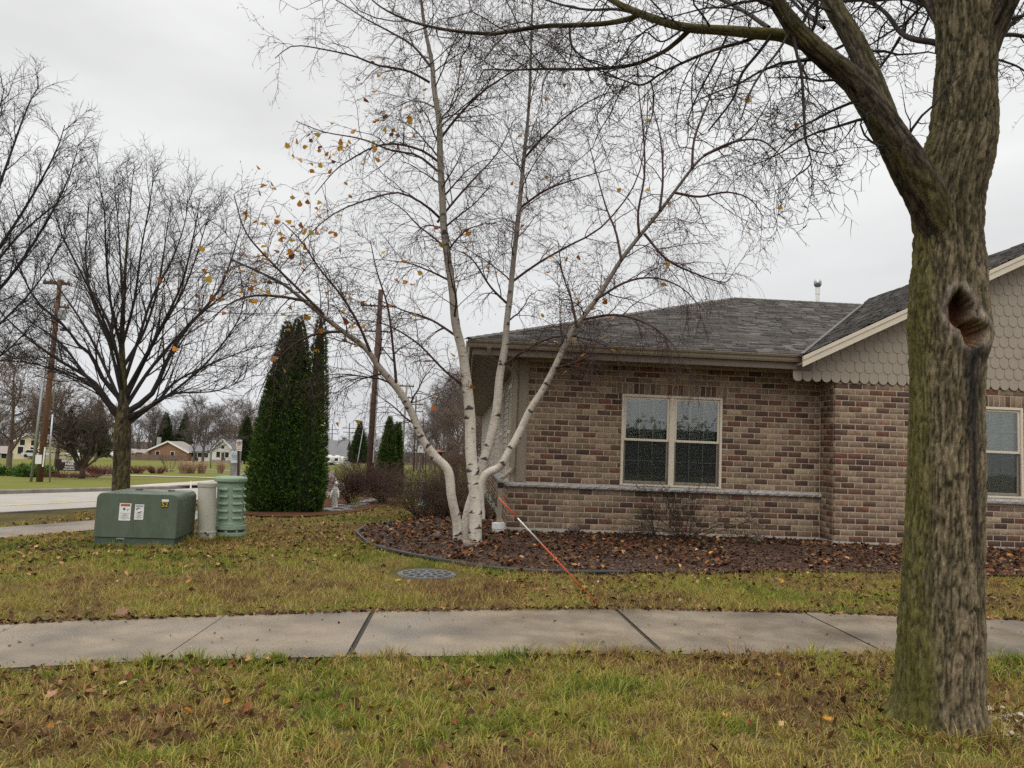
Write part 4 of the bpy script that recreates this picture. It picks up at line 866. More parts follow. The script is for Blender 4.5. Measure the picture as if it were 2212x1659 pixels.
# ---------- big foreground tree
TY = 4.42
prof = [(1625, 2026, 112), (1590, 2026, 103), (1540, 2027, 96), (1500, 2028, 92), (1400, 2031, 89), (1300, 2035, 85), (1200, 2038, 82), (1100, 2041, 80), (1000, 2043, 79), (900, 2045, 77), (800, 2046, 78), (740, 2049, 84), (700, 2049, 87), (650, 2049, 83), (600, 2049, 81), (550, 2050, 75), (500, 2048, 73), (450, 2046, 76), (400, 2052, 77), (350, 2064, 78), (310, 2076, 75), (270, 2081, 72), (200, 2084, 68), (83, 2088, 65), (0, 2086, 66), (-120, 2082, 62), (-300, 2090, 60), (-520, 2110, 48)]
bt = empty('street_tree', (*P(2035, 1585, TY)[:2], 0), 'large mossy-barked bare tree with a knothole in front of the house', 'tree')
def smooth01(a): a = np.clip(a, 0, 1); return a*a*(3-2*a)
def knot(Vv, col, mm, D, p, H, val):
    u, v = proj(Vv.reshape(-1, 3)); u = u.reshape(H.shape); v = v.reshape(H.shape); front = (D[..., 1] < .25)
    e1, e2 = np.hypot((u-2074)/29, (v-670)/41), np.hypot((u-2104)/27, (v-722)/33); hh_ = np.clip(.5+.5*(e2-e1)/.45, 0, 1); e = e2*(1-hh_)+e1*hh_-.45*hh_*(1-hh_)
    e = e+(fbm(u*.03, v*.03, seed=77)-.5)*.35+(val-.5)*.06
    inside = smooth01((1.0-e)/.35)*front; lip = np.exp(-((e-1.25)/.28)**2)*front
    right = np.exp(-(((u-2128)/22)**2+((v-712)/42)**2))*front
    Rm = np.linalg.norm(Vv-p[:, None], axis=2).mean(1)[:, None]; ii = inside[..., None]; Vv = Vv*(1-ii)+(p[:, None]+D*(Rm*.36)[..., None])*ii+D*(lip*.010+right*.014)[..., None]
    red = np.array([.065, .018, .010])*(1-smooth01((v-670)/50))[..., None]+np.array([.15, .05, .022])*smooth01((v-670)/50)[..., None]
    rl = (lip*.95*np.clip(fbm(u*.04, v*.04, seed=91)*1.9-.35, 0, 1))[..., None]; col = col*(1-rl)+np.array([.27, .225, .185])*rl*(.6+.7*val[..., None])
    col = col*(1-inside[..., None])+red*inside[..., None]*(.5+.9*val[..., None])
    xs = np.interp(v, [735, 800, 900, 1000, 1150, 1260], [2108, 2100, 2100, 2104, 2108, 2110]); wd = np.interp(v, [735, 775, 850, 1000, 1260], [38, 26, 16, 12, 7])
    st = np.exp(-((u-xs)/wd)**2)*smooth01((v-735)/25)*smooth01((1290-v)/160)*front*.93; col = col*(1-st[..., None])+np.array([.018, .016, .016])*st[..., None]
    side = smooth01((2052-u)/70)*.55+smooth01((620-v)/220)*.05+smooth01((v-1250)/200)*.15-.15
    mm = np.clip(mm*(.30+1.7*np.clip(side, 0, 1)), 0, 1)*.92*(1-inside)*(1-st)*(1-lip)
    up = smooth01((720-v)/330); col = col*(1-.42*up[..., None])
    return Vv, col, mm
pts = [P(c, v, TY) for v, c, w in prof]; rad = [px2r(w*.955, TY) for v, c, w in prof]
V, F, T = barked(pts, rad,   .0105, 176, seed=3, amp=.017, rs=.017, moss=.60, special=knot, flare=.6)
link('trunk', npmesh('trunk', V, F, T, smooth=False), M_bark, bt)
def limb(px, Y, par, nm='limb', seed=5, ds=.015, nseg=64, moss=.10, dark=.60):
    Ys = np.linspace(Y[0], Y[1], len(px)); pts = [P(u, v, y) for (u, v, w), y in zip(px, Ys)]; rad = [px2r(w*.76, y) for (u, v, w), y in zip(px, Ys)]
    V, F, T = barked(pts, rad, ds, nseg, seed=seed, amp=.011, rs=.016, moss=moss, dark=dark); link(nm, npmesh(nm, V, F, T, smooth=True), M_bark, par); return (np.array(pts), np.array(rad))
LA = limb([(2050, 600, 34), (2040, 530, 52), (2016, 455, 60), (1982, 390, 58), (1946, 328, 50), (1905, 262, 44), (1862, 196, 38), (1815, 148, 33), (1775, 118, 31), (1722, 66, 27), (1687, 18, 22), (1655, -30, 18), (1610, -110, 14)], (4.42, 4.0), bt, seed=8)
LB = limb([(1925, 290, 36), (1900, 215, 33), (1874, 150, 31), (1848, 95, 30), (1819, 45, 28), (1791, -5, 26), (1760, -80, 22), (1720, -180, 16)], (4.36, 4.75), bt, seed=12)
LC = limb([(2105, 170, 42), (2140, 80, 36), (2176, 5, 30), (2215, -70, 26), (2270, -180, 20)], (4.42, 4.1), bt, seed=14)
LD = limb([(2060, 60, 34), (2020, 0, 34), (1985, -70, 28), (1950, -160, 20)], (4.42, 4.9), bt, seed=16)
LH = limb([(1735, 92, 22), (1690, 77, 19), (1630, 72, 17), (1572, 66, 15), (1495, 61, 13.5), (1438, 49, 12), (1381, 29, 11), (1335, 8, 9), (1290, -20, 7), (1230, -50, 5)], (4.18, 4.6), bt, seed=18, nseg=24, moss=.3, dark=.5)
LI = limb([(1385, 30, 8), (1354, 42, 8), (1304, 51, 7.5), (1228, 55, 7), (1171, 57, 6.6), (1094, 69, 6), (1053, 73, 5.5), (976, 66, 4.6), (900, 50, 3.6), (843, 27, 2.8), (804, 0, 2), (770, -40, 1.4)], (4.5, 5.0), bt, seed=20, nseg=16, moss=.2, dark=.55)
LJ = limb([(1490, 64, 8), (1460, 92, 7), (1427, 115, 6), (1362, 141, 5.4), (1266, 149, 4.6), (1171, 149, 3.6), (1113, 151, 2.6), (1050, 150, 1.6)], (4.4, 4.9), bt, seed=22, nseg=14, moss=.2, dark=.55)
LK = limb([(1640, 78, 6), (1600, 92, 5.5), (1534, 111, 4.6), (1438, 153, 3.8), (1388, 183, 3.0), (1343, 172, 2.2), (1300, 160, 1.5)], (4.3, 4.55), bt, seed=24, nseg=12, moss=.2, dark=.55)
thin = lambda px, Y: (np.array([P(u, v, y) for (u, v, w), y in zip(px, np.linspace(Y[0], Y[1], len(px)))]), np.array([px2r(w, Y[0]) for u, v, w in px]))
LMs = [thin([(1713, 72, 4.5), (1722, 120, 4), (1732, 164, 3.8), (1737, 248, 3.4), (1745, 317, 2.6), (1790, 332, 1.2)], (4.1, 4.0)),
       thin([(1745, 317, 2.2), (1752, 350, 1.8), (1735, 372, 1.2)], (4.0, 4.0)),
       thin([(1668, 74, 4), (1640, 112, 3.6), (1602, 160, 3.2), (1583, 214, 2.6), (1530, 283, 2)], (4.2, 4.4)), thin([(1704, 72, 3), (1680, 112, 2.8), (1650, 150, 2.6), (1620, 200, 2), (1600, 260, 1.4)], (4.1, 3.9)),
       thin([(1230, 56, 3), (1236, 100, 2.6), (1270, 130, 2), (1330, 150, 1.5)], (4.7, 4.6)), thin([(1480, 60, 2.5), (1430, 90, 2), (1395, 70, 1.5), (1360, 90, 1)], (4.4, 4.2)),
       thin([(2060, 105, 9), (2020, 92, 7.5), (1975, 85, 7), (1945, 70, 6.4), (1915, 30, 5.6), (1880, 5, 5), (1830, -10, 4)], (4.5, 5.2)),
       thin([(2030, 20, 8), (1990, 6, 7.5), (1955, -5, 7), (1900, -2, 6), (1850, 0, 5), (1800, 5, 4)], (4.6, 5.5)), thin([(1945, 80, 4), (1920, 120, 3), (1890, 160, 2.2)], (4.7, 4.9)),
       thin([(2110, 84, 6), (2180, 75, 5), (2230, 82, 4), (2300, 90, 3)], (4.5, 4.7)), thin([(2120, 90, 5), (2200, 40, 4.5), (2250, 0, 4), (2300, -40, 3)], (4.5, 4.9)),
       thin([(2110, 115, 3), (2190, 140, 2.5), (2230, 160, 2), (2280, 150, 1.5)], (4.6, 5.2)), thin([(1660, 60, 6), (1600, 20, 5), (1540, -10, 4), (1480, -50, 3)], (4.3, 5.2)),
       thin([(1690, 20, 6), (1640, 0, 5), (1580, -40, 4)], (4.2, 3.6)), thin([(1780, 60, 5), (1740, 30, 4.5), (1700, -10, 4)], (4.7, 5.4)), thin([(1381, 30, 4), (1330, 20, 3.5), (1260, 20, 3), (1180, 0, 2.4), (1120, -30, 2)], (4.5, 5.6))]
rng = np.random.default_rng(101)
mains = stack([LA, LB, LC, LD, LH, LI, LJ, LK]); minor = stack(LMs)
k1 = kids(rng, *mains, 11, t=(.28, 1), ang=(40, 80), ln=(.4, 1.15), absl=True, K=8, trop=(0, 0, -.03), jit=.22, rr=.25, rmin=.0046, fall=.3, rmax=.0105, taper=.75)
k1b = kids(rng, *minor, 7, t=(.15, 1), ang=(40, 80), ln=(.25, .7), absl=True, K=7, trop=(0, 0, -.02), jit=.25, rr=.5, rmin=.003, fall=.3)
k2 = kids(rng, np.concatenate([np.array([resample(a, b, 8)[0] for a, b in zip(*k1)]), np.array([resample(a, b, 8)[0] for a, b in zip(*k1b)])]), np.concatenate([k1[1], np.array([np.interp(np.linspace(0, 1, 8), np.linspace(0, 1, 7), b) for b in k1b[1]])]), 7, t=(.1, 1), ang=(45, 85), ln=(.12, .42), absl=True, K=6, trop=(0, 0, 0), jit=.28, rr=.6, rmin=.0022, fall=.3)
k3 = kids(rng, *k2, 4, t=(.2, 1), ang=(45, 85), ln=(.04, .16), absl=True, K=3, trop=(0, 0, 0), jit=.3, rr=.75, rmin=.0022, fall=.2)
branch_obj('crown', [minor, k1, k1b, k2, k3], M_twig, bt, [6, 5, 4, 3, 0])

# ---------- birch clump
def birch_tube(px, Y, seed, ds=.018, nseg=20, marks=26):
    rr = np.random.default_rng(seed); Ys = np.interp(np.linspace(0, 1, len(px)), np.linspace(0, 1, len(Y)), Y)
    pts = np.array([P(u+rr.uniform(-2.2, 2.2)*(v < 1140), v, y) for (u, v, w), y in zip(px, Ys)]); rad = np.array([px2r(w/2*1.14, y) for (u, v, w), y in zip(px, Ys)])
    p, r, D, F, h, th = rings(pts, rad, ds, nseg); H = h[:, None]*np.ones((1, nseg)); TH = th[None]*np.ones((len(h), 1)); R = r[:, None]
    cx, sx = np.cos(TH)*R/.05, np.sin(TH)*R/.05
    n = fbm(cx, sx, H/.02, seed=seed); m = fbm(cx*.4, sx*.4, H*2, seed=seed+1)
    white = np.array([.60, .545, .47]); grey = np.array([.25, .215, .185]); col = grey+(white-grey)*np.clip(.15+1.35*m+(n-.5)*.9, 0, 1)[..., None]
    streak = (vnoise(cx*.8, sx*.8, H/.009, seed+5) > .87) & (vnoise(cx*1.5, sx*1.5, H/.05, seed+6) > .5); col[streak] *= .42
    dk = np.zeros(H.shape); bump = np.zeros(H.shape)
    for _ in range(marks):
        hh = rr.uniform(.1, h[-1]*.98); t0 = rr.uniform(-1.6, 1.6) if rr.random() < .8 else rr.uniform(0, 6.28); rl = np.interp(hh, h, r); s = rl*rr.uniform(.32, .85)+.005
        da = (TH-t0+np.pi) % (2*np.pi)-np.pi; a = np.abs(da)*R; b = H-hh
        tri = (b > -.15*s) & (b < (s*.95-a)*.85+.1*s) & (a < s*1.1); dk = np.maximum(dk, tri*1.0); bump += np.exp(-(a/s)**2-((b+.2*s)/(s*.8))**2)*rl*.13
    thinf = np.clip((R-.012)/.03, 0, 1)                      # young wood is dark, not white
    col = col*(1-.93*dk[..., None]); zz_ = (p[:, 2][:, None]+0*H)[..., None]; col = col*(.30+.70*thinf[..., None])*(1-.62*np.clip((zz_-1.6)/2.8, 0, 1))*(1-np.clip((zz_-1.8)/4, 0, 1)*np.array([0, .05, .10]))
    rad_ = R*(1+.05*(m-.5))+bump
    V = p[:, None]+D*rad_[..., None]
    return V.reshape(-1, 3), F, col.reshape(-1, 3), pts, rad
bb = G(1012, 1176); birch = empty('birch_tree', bb, 'white-barked birch clump with four stems and a few orange leaves', 'tree')
SA = [(989, 1172, 19), (985, 1130, 17.5), (977, 1073, 17), (966, 1018, 17), (940, 985, 16), (914, 951, 15), (894, 905, 14), (875, 863, 14), (852, 832, 13), (822, 794, 12), (788, 752, 10.5), (738, 714, 9), (688, 674, 8), (654, 648, 7), (610, 612, 5.5), (555, 585, 4), (500, 560, 3)]
SB = [(1028, 1182, 30), (1027, 1160, 24), (1025, 1073, 22), (1019, 977, 21), (1015, 901, 20), (1007, 825, 19), (1000, 760, 17), (986, 699, 16), (979, 634, 15), (972, 596, 14), (959, 497, 13.5), (957, 420, 13), (951, 344, 12), (948, 267, 11), (938, 191, 10), (932, 134, 8.5), (915, 57, 6.5), (909, 0, 5.5), (902, -70, 4.5), (898, -160, 3)]
SC = [(1002, 1182, 22), (1004, 1150, 19), (1012, 1098, 18), (1030, 1047, 18), (1046, 996, 18), (1058, 955, 17), (1073, 883, 16), (1081, 813, 15), (1090, 748, 13), (1097, 692, 12), (1103, 634, 11), (1108, 573, 10), (1121, 458, 9), (1131, 344, 7.5), (1140, 248, 6), (1144, 153, 5), (1150, 38, 4), (1153, -50, 3), (1156, -130, 2)]
SD = [(1038, 1120, 14), (1037, 1060, 15), (1042, 1033, 15.5), (1058, 1020, 15.5), (1080, 1007, 15), (1103, 970, 14.5), (1123, 929, 14), (1147, 884, 13), (1171, 842, 12.5), (1196, 797, 12), (1216, 752, 11.5), (1237, 714, 11), (1258, 686, 10), (1286, 648, 9.5), (1304, 619, 9), (1342, 562, 8.2), (1381, 508, 7.6), (1419, 462, 7), (1457, 416, 6.2), (1495, 363, 5.2), (1522, 336, 4.5), (1572, 313, 3.5), (1610, 290, 2.8), (1648, 244, 2.2), (1678, 183, 1.5)]
stems = []
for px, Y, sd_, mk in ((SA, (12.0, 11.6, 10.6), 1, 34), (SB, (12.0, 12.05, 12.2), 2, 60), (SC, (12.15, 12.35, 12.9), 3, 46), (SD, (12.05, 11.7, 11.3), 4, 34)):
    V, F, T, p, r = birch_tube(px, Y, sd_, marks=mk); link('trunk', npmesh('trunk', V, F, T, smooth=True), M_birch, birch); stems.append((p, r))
def bthin(px, Y): return (np.array([P(u, v, y) for (u, v), y in zip(px, np.linspace(Y[0], Y[1], len(px)))]), np.linspace(.022, .006, len(px)))
arch = [bthin([(949, 470), (925, 448), (900, 432), (862, 416), (804, 428), (728, 458), (671, 504), (594, 592)], (12.1, 10.9)), bthin([(949, 351), (911, 325), (854, 311), (804, 319), (747, 351), (720, 372), (680, 420)], (12.1, 11.4)),
        bthin([(928, 178), (881, 153), (816, 141), (767, 122), (701, 107), (633, 99), (594, 126)], (12.2, 11.5)), bthin([(931, 145), (892, 99), (843, 69), (785, 38), (740, 8), (690, -20)], (12.2, 12.8)),
        bthin([(946, 370), (900, 335), (845, 325), (780, 300), (700, 285), (640, 262)], (12.1, 12.8)), bthin([(856, 828), (850, 760), (838, 664), (815, 590), (800, 520)], (11.2, 11.0)), bthin([(800, 760), (772, 695), (734, 634), (690, 580), (650, 520), (610, 480)], (11.0, 10.4)),
        bthin([(700, 680), (640, 620), (580, 560), (530, 500), (505, 420)], (10.8, 10.2)), bthin([(660, 650), (600, 640), (540, 640), (490, 660), (450, 700)], (10.7, 10.3)), bthin([(740, 716), (690, 720), (640, 740), (590, 790), (560, 850)], (10.9, 10.6)),
        bthin([(951, 300), (990, 250), (1040, 200), (1090, 165), (1130, 140), (1180, 100)], (12.2, 11.8)), bthin([(945, 480), (985, 430), (1030, 380), (1075, 330), (1110, 260)], (12.2, 12.6)),
        bthin([(1131, 344), (1170, 300), (1225, 250), (1290, 210), (1350, 190)], (12.7, 12.0)), bthin([(1122, 450), (1180, 410), (1250, 385), (1320, 365)], (12.6, 12.1)), bthin([(1105, 610), (1160, 570), (1230, 530), (1300, 490), (1370, 400), (1395, 300), (1400, 180)], (12.5, 12.0)),
        bthin([(1381, 508), (1378, 460), (1392, 380), (1390, 290), (1380, 200), (1375, 130)], (11.5, 11.3)), bthin([(1425, 455), (1432, 380), (1425, 290), (1400, 200)], (11.4, 11.8)), bthin([(1342, 562), (1330, 500), (1310, 450), (1290, 380), (1270, 300)], (11.5, 12.0)),
        bthin([(1457, 416), (1510, 425), (1570, 415), (1620, 430), (1650, 470)], (11.4, 11.0)), bthin([(1520, 336), (1580, 308), (1640, 302), (1680, 330), (1702, 360)], (11.3, 11.0)), bthin([(1495, 363), (1500, 300), (1530, 220), (1560, 150), (1590, 90)], (11.3, 11.6)),
        bthin([(1286, 648), (1350, 610), (1410, 600), (1470, 620), (1520, 670)], (11.6, 11.0)), bthin([(1260, 690), (1330, 680), (1400, 700), (1450, 740), (1480, 790)], (11.6, 10.9)), bthin([(1245, 705), (1235, 650), (1215, 590), (1205, 520)], (11.6, 12.2)),
        bthin([(1200, 795), (1235, 785), (1275, 770), (1290, 768)], (11.7, 11.4)), bthin([(1010, 840), (960, 800), (900, 740), (830, 700), (760, 690)], (12.1, 11.7)), bthin([(992, 730), (930, 690), (870, 670), (800, 640)], (12.1, 12.5)),
        bthin([(1085, 790), (1130, 760), (1190, 730), (1260, 730), (1340, 760)], (12.3, 11.6)), bthin([(1100, 660), (1060, 620), (1020, 560), (985, 540)], (12.4, 11.9)), bthin([(1392, 505), (1440, 560), (1500, 590), (1560, 610), (1580, 600)], (11.5, 11.2))]
rng = np.random.default_rng(202)
st = stack(stems); ar = stack(arch, 16)
top = (st[0][1:3], st[1][1:3])
p1 = kids(rng, *st, 13, t=(.33, .99), ang=(30, 60), ln=(.9, 1.9), absl=True, K=12, trop=(0, 0, -.035), jit=.10, rr=.30, rmin=.005, fall=.45)
p1u = kids(rng, *top, 15, t=(.45, .99), ang=(30, 60), ln=(1.2, 2.6), absl=True, K=12, trop=(0, 0, -.03), jit=.10, rr=.30, rmin=.005, fall=.35)
allp = (np.concatenate([np.array([resample(a, b, 12)[0] for a, b in zip(*ar)]), p1[0], p1u[0]]), np.concatenate([np.array([resample(a, b, 12)[1] for a, b in zip(*ar)]), p1[1], p1u[1]]))
p2 = kids(rng, *allp, 12, t=(.10, 1), ang=(30, 70), ln=(.4, 1.2), absl=True, K=9, trop=(0, 0, -.055), jit=.13, rr=.5, rmin=.0042, fall=.3)
right = p2[0][:, 0, 0] > 1.9; low_ = p2[0][:, 0, 2] < 4.3; hang = (p2[0][right & low_], p2[1][right & low_])
p3 = kids(rng, *p2, 6, t=(.15, 1), ang=(25, 65), ln=(.18, .55), absl=True, K=5, trop=(0, 0, -.085), jit=.19, rr=.62, rmin=.0037, fall=.3)
p4 = kids(rng, *p3, 2, t=(.2, 1), ang=(25, 60), ln=(.07, .24), absl=True, K=2, trop=(0, 0, -.06), jit=.2, rr=.85, rmin=.0034, fall=.2)
ph = kids(rng, *hang, 7, t=(.2, 1), ang=(20, 60), ln=(.5, 1.0), absl=True, K=8, trop=(0, 0, -.35), jit=.12, rr=.6, rmin=.0028, fall=.3)
for lev in (p2, p3, p4, ph): lev[0][..., 2] = np.maximum(lev[0][..., 2], .35)
crown = branch_obj('crown', [ar, p1, p1u, p2, p3, p4, ph], M_btwig, birch, [7, 6, 6, 4, 3, 0, 3])
# buds and catkins hanging from the twigs
def spindle():
    return np.array([(0, 0, 0), (.13, 0, -.4), (-.065, .113, -.4), (-.065, -.113, -.4), (0, 0, -1)]), np.array([(0, 2, 1), (0, 3, 2), (0, 1, 3), (4, 1, 2), (4, 2, 3), (4, 3, 1)])
b, f = spindle(); src = [p4[0][:, -1], p3[0][:, -1], ph[0][:, -1], ph[0][:, 4]]; pos = np.concatenate(src); pos = pos[rng.random(len(pos)) < .33]
Vb, Fb = scatter_shapes(b, f, pos, rng.uniform(.024, .045, (len(pos), 1)), rng, .5)
tb = np.array([(.075, .048, .045)])*rng.uniform(.6, 1.4, (len(pos), 1)); o = link('catkins', npmesh('catkins', Vb, Fb, np.repeat(tb, 5, 0)), M_tint, crown); o['kind'] = 'stuff'
# the leaves left on it, one by one
BL = np.array([(0, .95, .0), (.22, .62, .05), (.46, .30, .12), (.50, .02, .16), (.26, -.22, .06), (0, -.30, 0), (-.26, -.22, .06), (-.50, .02, .16), (-.46, .30, .12), (-.22, .62, .05), (0, .25, -.05)])
BLF = np.array([(10, i, (i+1) % 10) for i in range(10)])[:, [0, 2, 1]]
lt = [(.56, .31, .035), (.52, .22, .03), (.60, .41, .05), (.33, .12, .03), (.40, .33, .06), (.20, .055, .03)]
lme = [npmesh('leaf', BL, BLF, np.tile(c, (11, 1))) for c in lt]
for m_ in lme: m_.materials.append(M_leaf)
cand = np.concatenate([p3[0][:, 3], p2[0][:, 6], p4[0][:, 1]]); cu, cv = proj(cand)
w = np.exp(-((cu-(555+.60*(560-cv)))/95)**2-((cv-400)/170)**2)*1.0+.05*((cv > 480) & (cv < 800) & (cu < 1330))+.012*(cu > 900)+.03*((cu > 600) & (cu < 1000) & (cv > 180))
w *= (cv > 120) & (cv < 960); w /= w.sum(); pick = rng.choice(len(cand), 292, replace=False, p=w)
for i in pick:
    o = bpy.data.objects.new('leaf', lme[rng.choice(6, p=[.3, .26, .12, .16, .08, .08])]); COL.objects.link(o); o.parent = crown
    o.location = Vector(cand[i]+np.array([0, 0, -.03]))-wl(crown); o.rotation_euler = (rng.uniform(1.9, 3.8), rng.uniform(-.8, .8), rng.uniform(0, 6.28)); s = rng.uniform(.06, .10); o.scale = (s, s, s)

# ---------- bare maple on the left verge
mb_ = G(262, 1112); mt = empty('maple_tree', mb_, 'bare maple with fanned dark branches standing behind the transformer box', 'tree')
MY = float(mb_[1])
V, F, T = barked([P(u, v, MY) for u, v in ((261, 1120), (261, 1060), (263, 1000), (264, 940), (266, 905), (266, 860), (265, 800), (263, 730), (268, 640), (272, 560), (280, 460), (288, 370))], [px2r(w*.82, MY) for w in (25, 21, 20, 20.5, 18, 11, 8.5, 6.5, 4.4, 3, 1.6, .7)], .03, 40, seed=40, amp=.012, moss=.22, flare=.2, dark=.5)
link('trunk', npmesh('trunk', V, F, T, smooth=True), M_bark, mt)
def mbr(px, dy, r0=.075):
    n = len(px); return (np.array([P(u, v, MY+dy*(k/(n-1))**1.1) for k, (u, v) in enumerate(px)]), r0*.68*(1-.88*np.linspace(0, 1, n)**.85))
ML = [mbr([(258, 910), (231, 873), (200, 835), (156, 813), (109, 795), (47, 782), (-20, 778)], -1.2, .06), mbr([(258, 905), (216, 841), (187, 813), (119, 773), (56, 726), (0, 673), (-60, 600)], .6, .085), mbr([(258, 860), (219, 813), (200, 770), (175, 751), (141, 707), (78, 648), (41, 576), (10, 490)], -.9, .08),
      mbr([(260, 800), (241, 717), (219, 664), (187, 607), (175, 540), (150, 450)], 1.4, .06), mbr([(276, 907), (312, 882), (375, 851), (422, 848), (478, 842), (553, 808)], -1.3, .055), mbr([(272, 892), (328, 851), (362, 776), (400, 714), (469, 632), (500, 560), (520, 490)], .8, .1),
      mbr([(278, 915), (344, 863), (381, 823), (453, 788), (531, 757), (600, 740)], .4, .06), mbr([(272, 860), (312, 779), (344, 717), (391, 638), (422, 560), (455, 450)], -1.0, .075), mbr([(268, 790), (312, 714), (344, 610), (360, 500), (372, 430)], 1.5, .06),
      mbr([(264, 760), (240, 660), (230, 560), (225, 450), (215, 400)], -1.4, .055), mbr([(266, 740), (290, 650), (305, 540), (325, 430), (330, 385)], -.6, .05), mbr([(264, 880), (230, 800), (180, 700), (120, 610), (90, 540)], 2.0, .07), mbr([(270, 880), (330, 790), (410, 700), (480, 640), (540, 600)], 2.2, .07),
      mbr([(264, 850), (250, 760), (200, 640), (140, 520), (120, 470)], -2.2, .06), mbr([(270, 850), (330, 740), (390, 620), (420, 500), (430, 440)], -2.0, .06), mbr([(268, 700), (262, 600), (255, 480), (245, 380)], .5, .05), mbr([(262, 895), (200, 830), (130, 740), (60, 690), (20, 640)], 1.6, .06), mbr([(274, 900), (340, 870), (440, 790), (510, 700), (530, 640)], -1.8, .06), mbr([(266, 860), (264, 760), (268, 640), (272, 560), (280, 460), (288, 372)], .1, .05), mbr([(262, 850), (236, 740), (200, 650), (185, 560), (190, 470), (195, 420)], .3, .06), mbr([(270, 820), (300, 730), (330, 640), (372, 560), (400, 480), (405, 430)], .3, .06)]
rng = np.random.default_rng(303); ml = stack(ML, 16)
m2 = kids(rng, *ml, 15, t=(.15, 1), ang=(16, 42), ln=(.8, 2.0), absl=True, K=9, trop=(0, 0, .04), jit=.08, rr=.5, rmin=.0085, fall=.5)
m3 = kids(rng, *m2, 8, t=(.15, 1), ang=(25, 55), ln=(.3, .8), absl=True, K=5, trop=(0, 0, .055), jit=.14, rr=.55, rmin=.0048, fall=.35)
m4 = kids(rng, *m3, 5, t=(.2, 1), ang=(30, 65), ln=(.1, .32), absl=True, K=3, trop=(0, 0, .03), jit=.2, rr=.75, rmin=.0034, fall=.3)
branch_obj('crown', [ml, m2, m3, m4], M_twig, mt, [8, 5, 3, 0])

# ---------- tree reaching in from the left edge
eb = G(-190, 1125); EY = float(eb[1]); et = empty('verge_tree', eb, 'bare tree at the left edge reaching branches into the picture', 'tree')
V, F, T = barked([P(u, v, EY) for u, v in ((-190, 1130), (-190, 1000), (-188, 880), (-180, 760), (-170, 600), (-165, 420), (-160, 240))], [px2r(w, EY) for w in (34, 27, 26, 22, 16, 10, 4)], .04, 32, seed=50, moss=.25, flare=.2, dark=.5)
link('trunk', npmesh('trunk', V, F, T, smooth=True), M_bark, et)
def ebr(px, dy, r0=.09):
    n = len(px); return (np.array([P(u, v, EY+dy*k/(n-1)) for k, (u, v) in enumerate(px)]), r0*.48*(1-.88*np.linspace(0, 1, n)))
EL = [ebr([(-185, 780), (-100, 660), (-20, 560), (60, 440), (120, 330), (140, 270)], -1.0), ebr([(-180, 740), (-90, 600), (-30, 480), (20, 340), (60, 230), (85, 185)], .5), ebr([(-185, 800), (-80, 700), (20, 600), (100, 480), (150, 380), (170, 310)], 1.0), ebr([(-188, 850), (-80, 770), (20, 680), (90, 600), (140, 500)], -.5, .07),
      ebr([(-185, 820), (-60, 640), (30, 520), (110, 450), (170, 400)], .2, .07), ebr([(-180, 700), (-110, 520), (-60, 380), (-10, 260), (10, 190)], -1.2), ebr([(-188, 880), (-70, 800), (0, 770), (70, 700), (110, 640)], 1.4, .06), ebr([(-175, 650), (-130, 480), (-100, 320), (-60, 200)], 1, .07), ebr([(-190, 840), (-250, 700), (-330, 560), (-380, 420)], 0), ebr([(-185, 700), (-240, 500), (-280, 350), (-300, 240)], -.6)]
rng = np.random.default_rng(404); el = stack(EL, 16)
e2 = kids(rng, *el, 20, t=(.25, 1), ang=(18, 46), ln=(.45, 1.15), absl=True, K=8, trop=(0, 0, .04), jit=.1, rr=.5, rmin=.0085, fall=.45)
e3 = kids(rng, *e2, 7, t=(.15, 1), ang=(25, 55), ln=(.25, .7), absl=True, K=5, trop=(0, 0, .04), jit=.14, rr=.55, rmin=.0048, fall=.35)
e4 = kids(rng, *e3, 5, t=(.2, 1), ang=(30, 65), ln=(.1, .3), absl=True, K=3, trop=(0, 0, .02), jit=.2, rr=.75, rmin=.0034, fall=.3)
branch_obj('crown', [el, e2, e3, e4], M_twig, et, [8, 5, 3, 0])
# ================================================================== things in the yard
def text(name, body, size, origin, right, up, m, parent, align='CENTER', ext=.0015, bold=0.0):
    c = bpy.data.curves.new(name, 'FONT'); c.body = body; c.size = size; c.align_x = align; c.align_y = 'CENTER'; c.extrude = ext; c.resolution_u = 3; c.offset = bold
    tmp = bpy.data.objects.new(name, c); COL.objects.link(tmp); bpy.context.view_layer.update()
    me = bpy.data.meshes.new_from_object(tmp.evaluated_get(bpy.context.evaluated_depsgraph_get())); bpy.data.objects.remove(tmp); me.materials.clear(); me.materials.append(m)
    o = bpy.data.objects.new(name, me); COL.objects.link(o); o.parent = parent
    r, u = Vector(right).normalized(), Vector(up).normalized(); n = r.cross(u)
    o.rotation_euler = Matrix((r, u, n)).transposed().to_euler(); o.location = Vector(origin)-wl(parent); return o
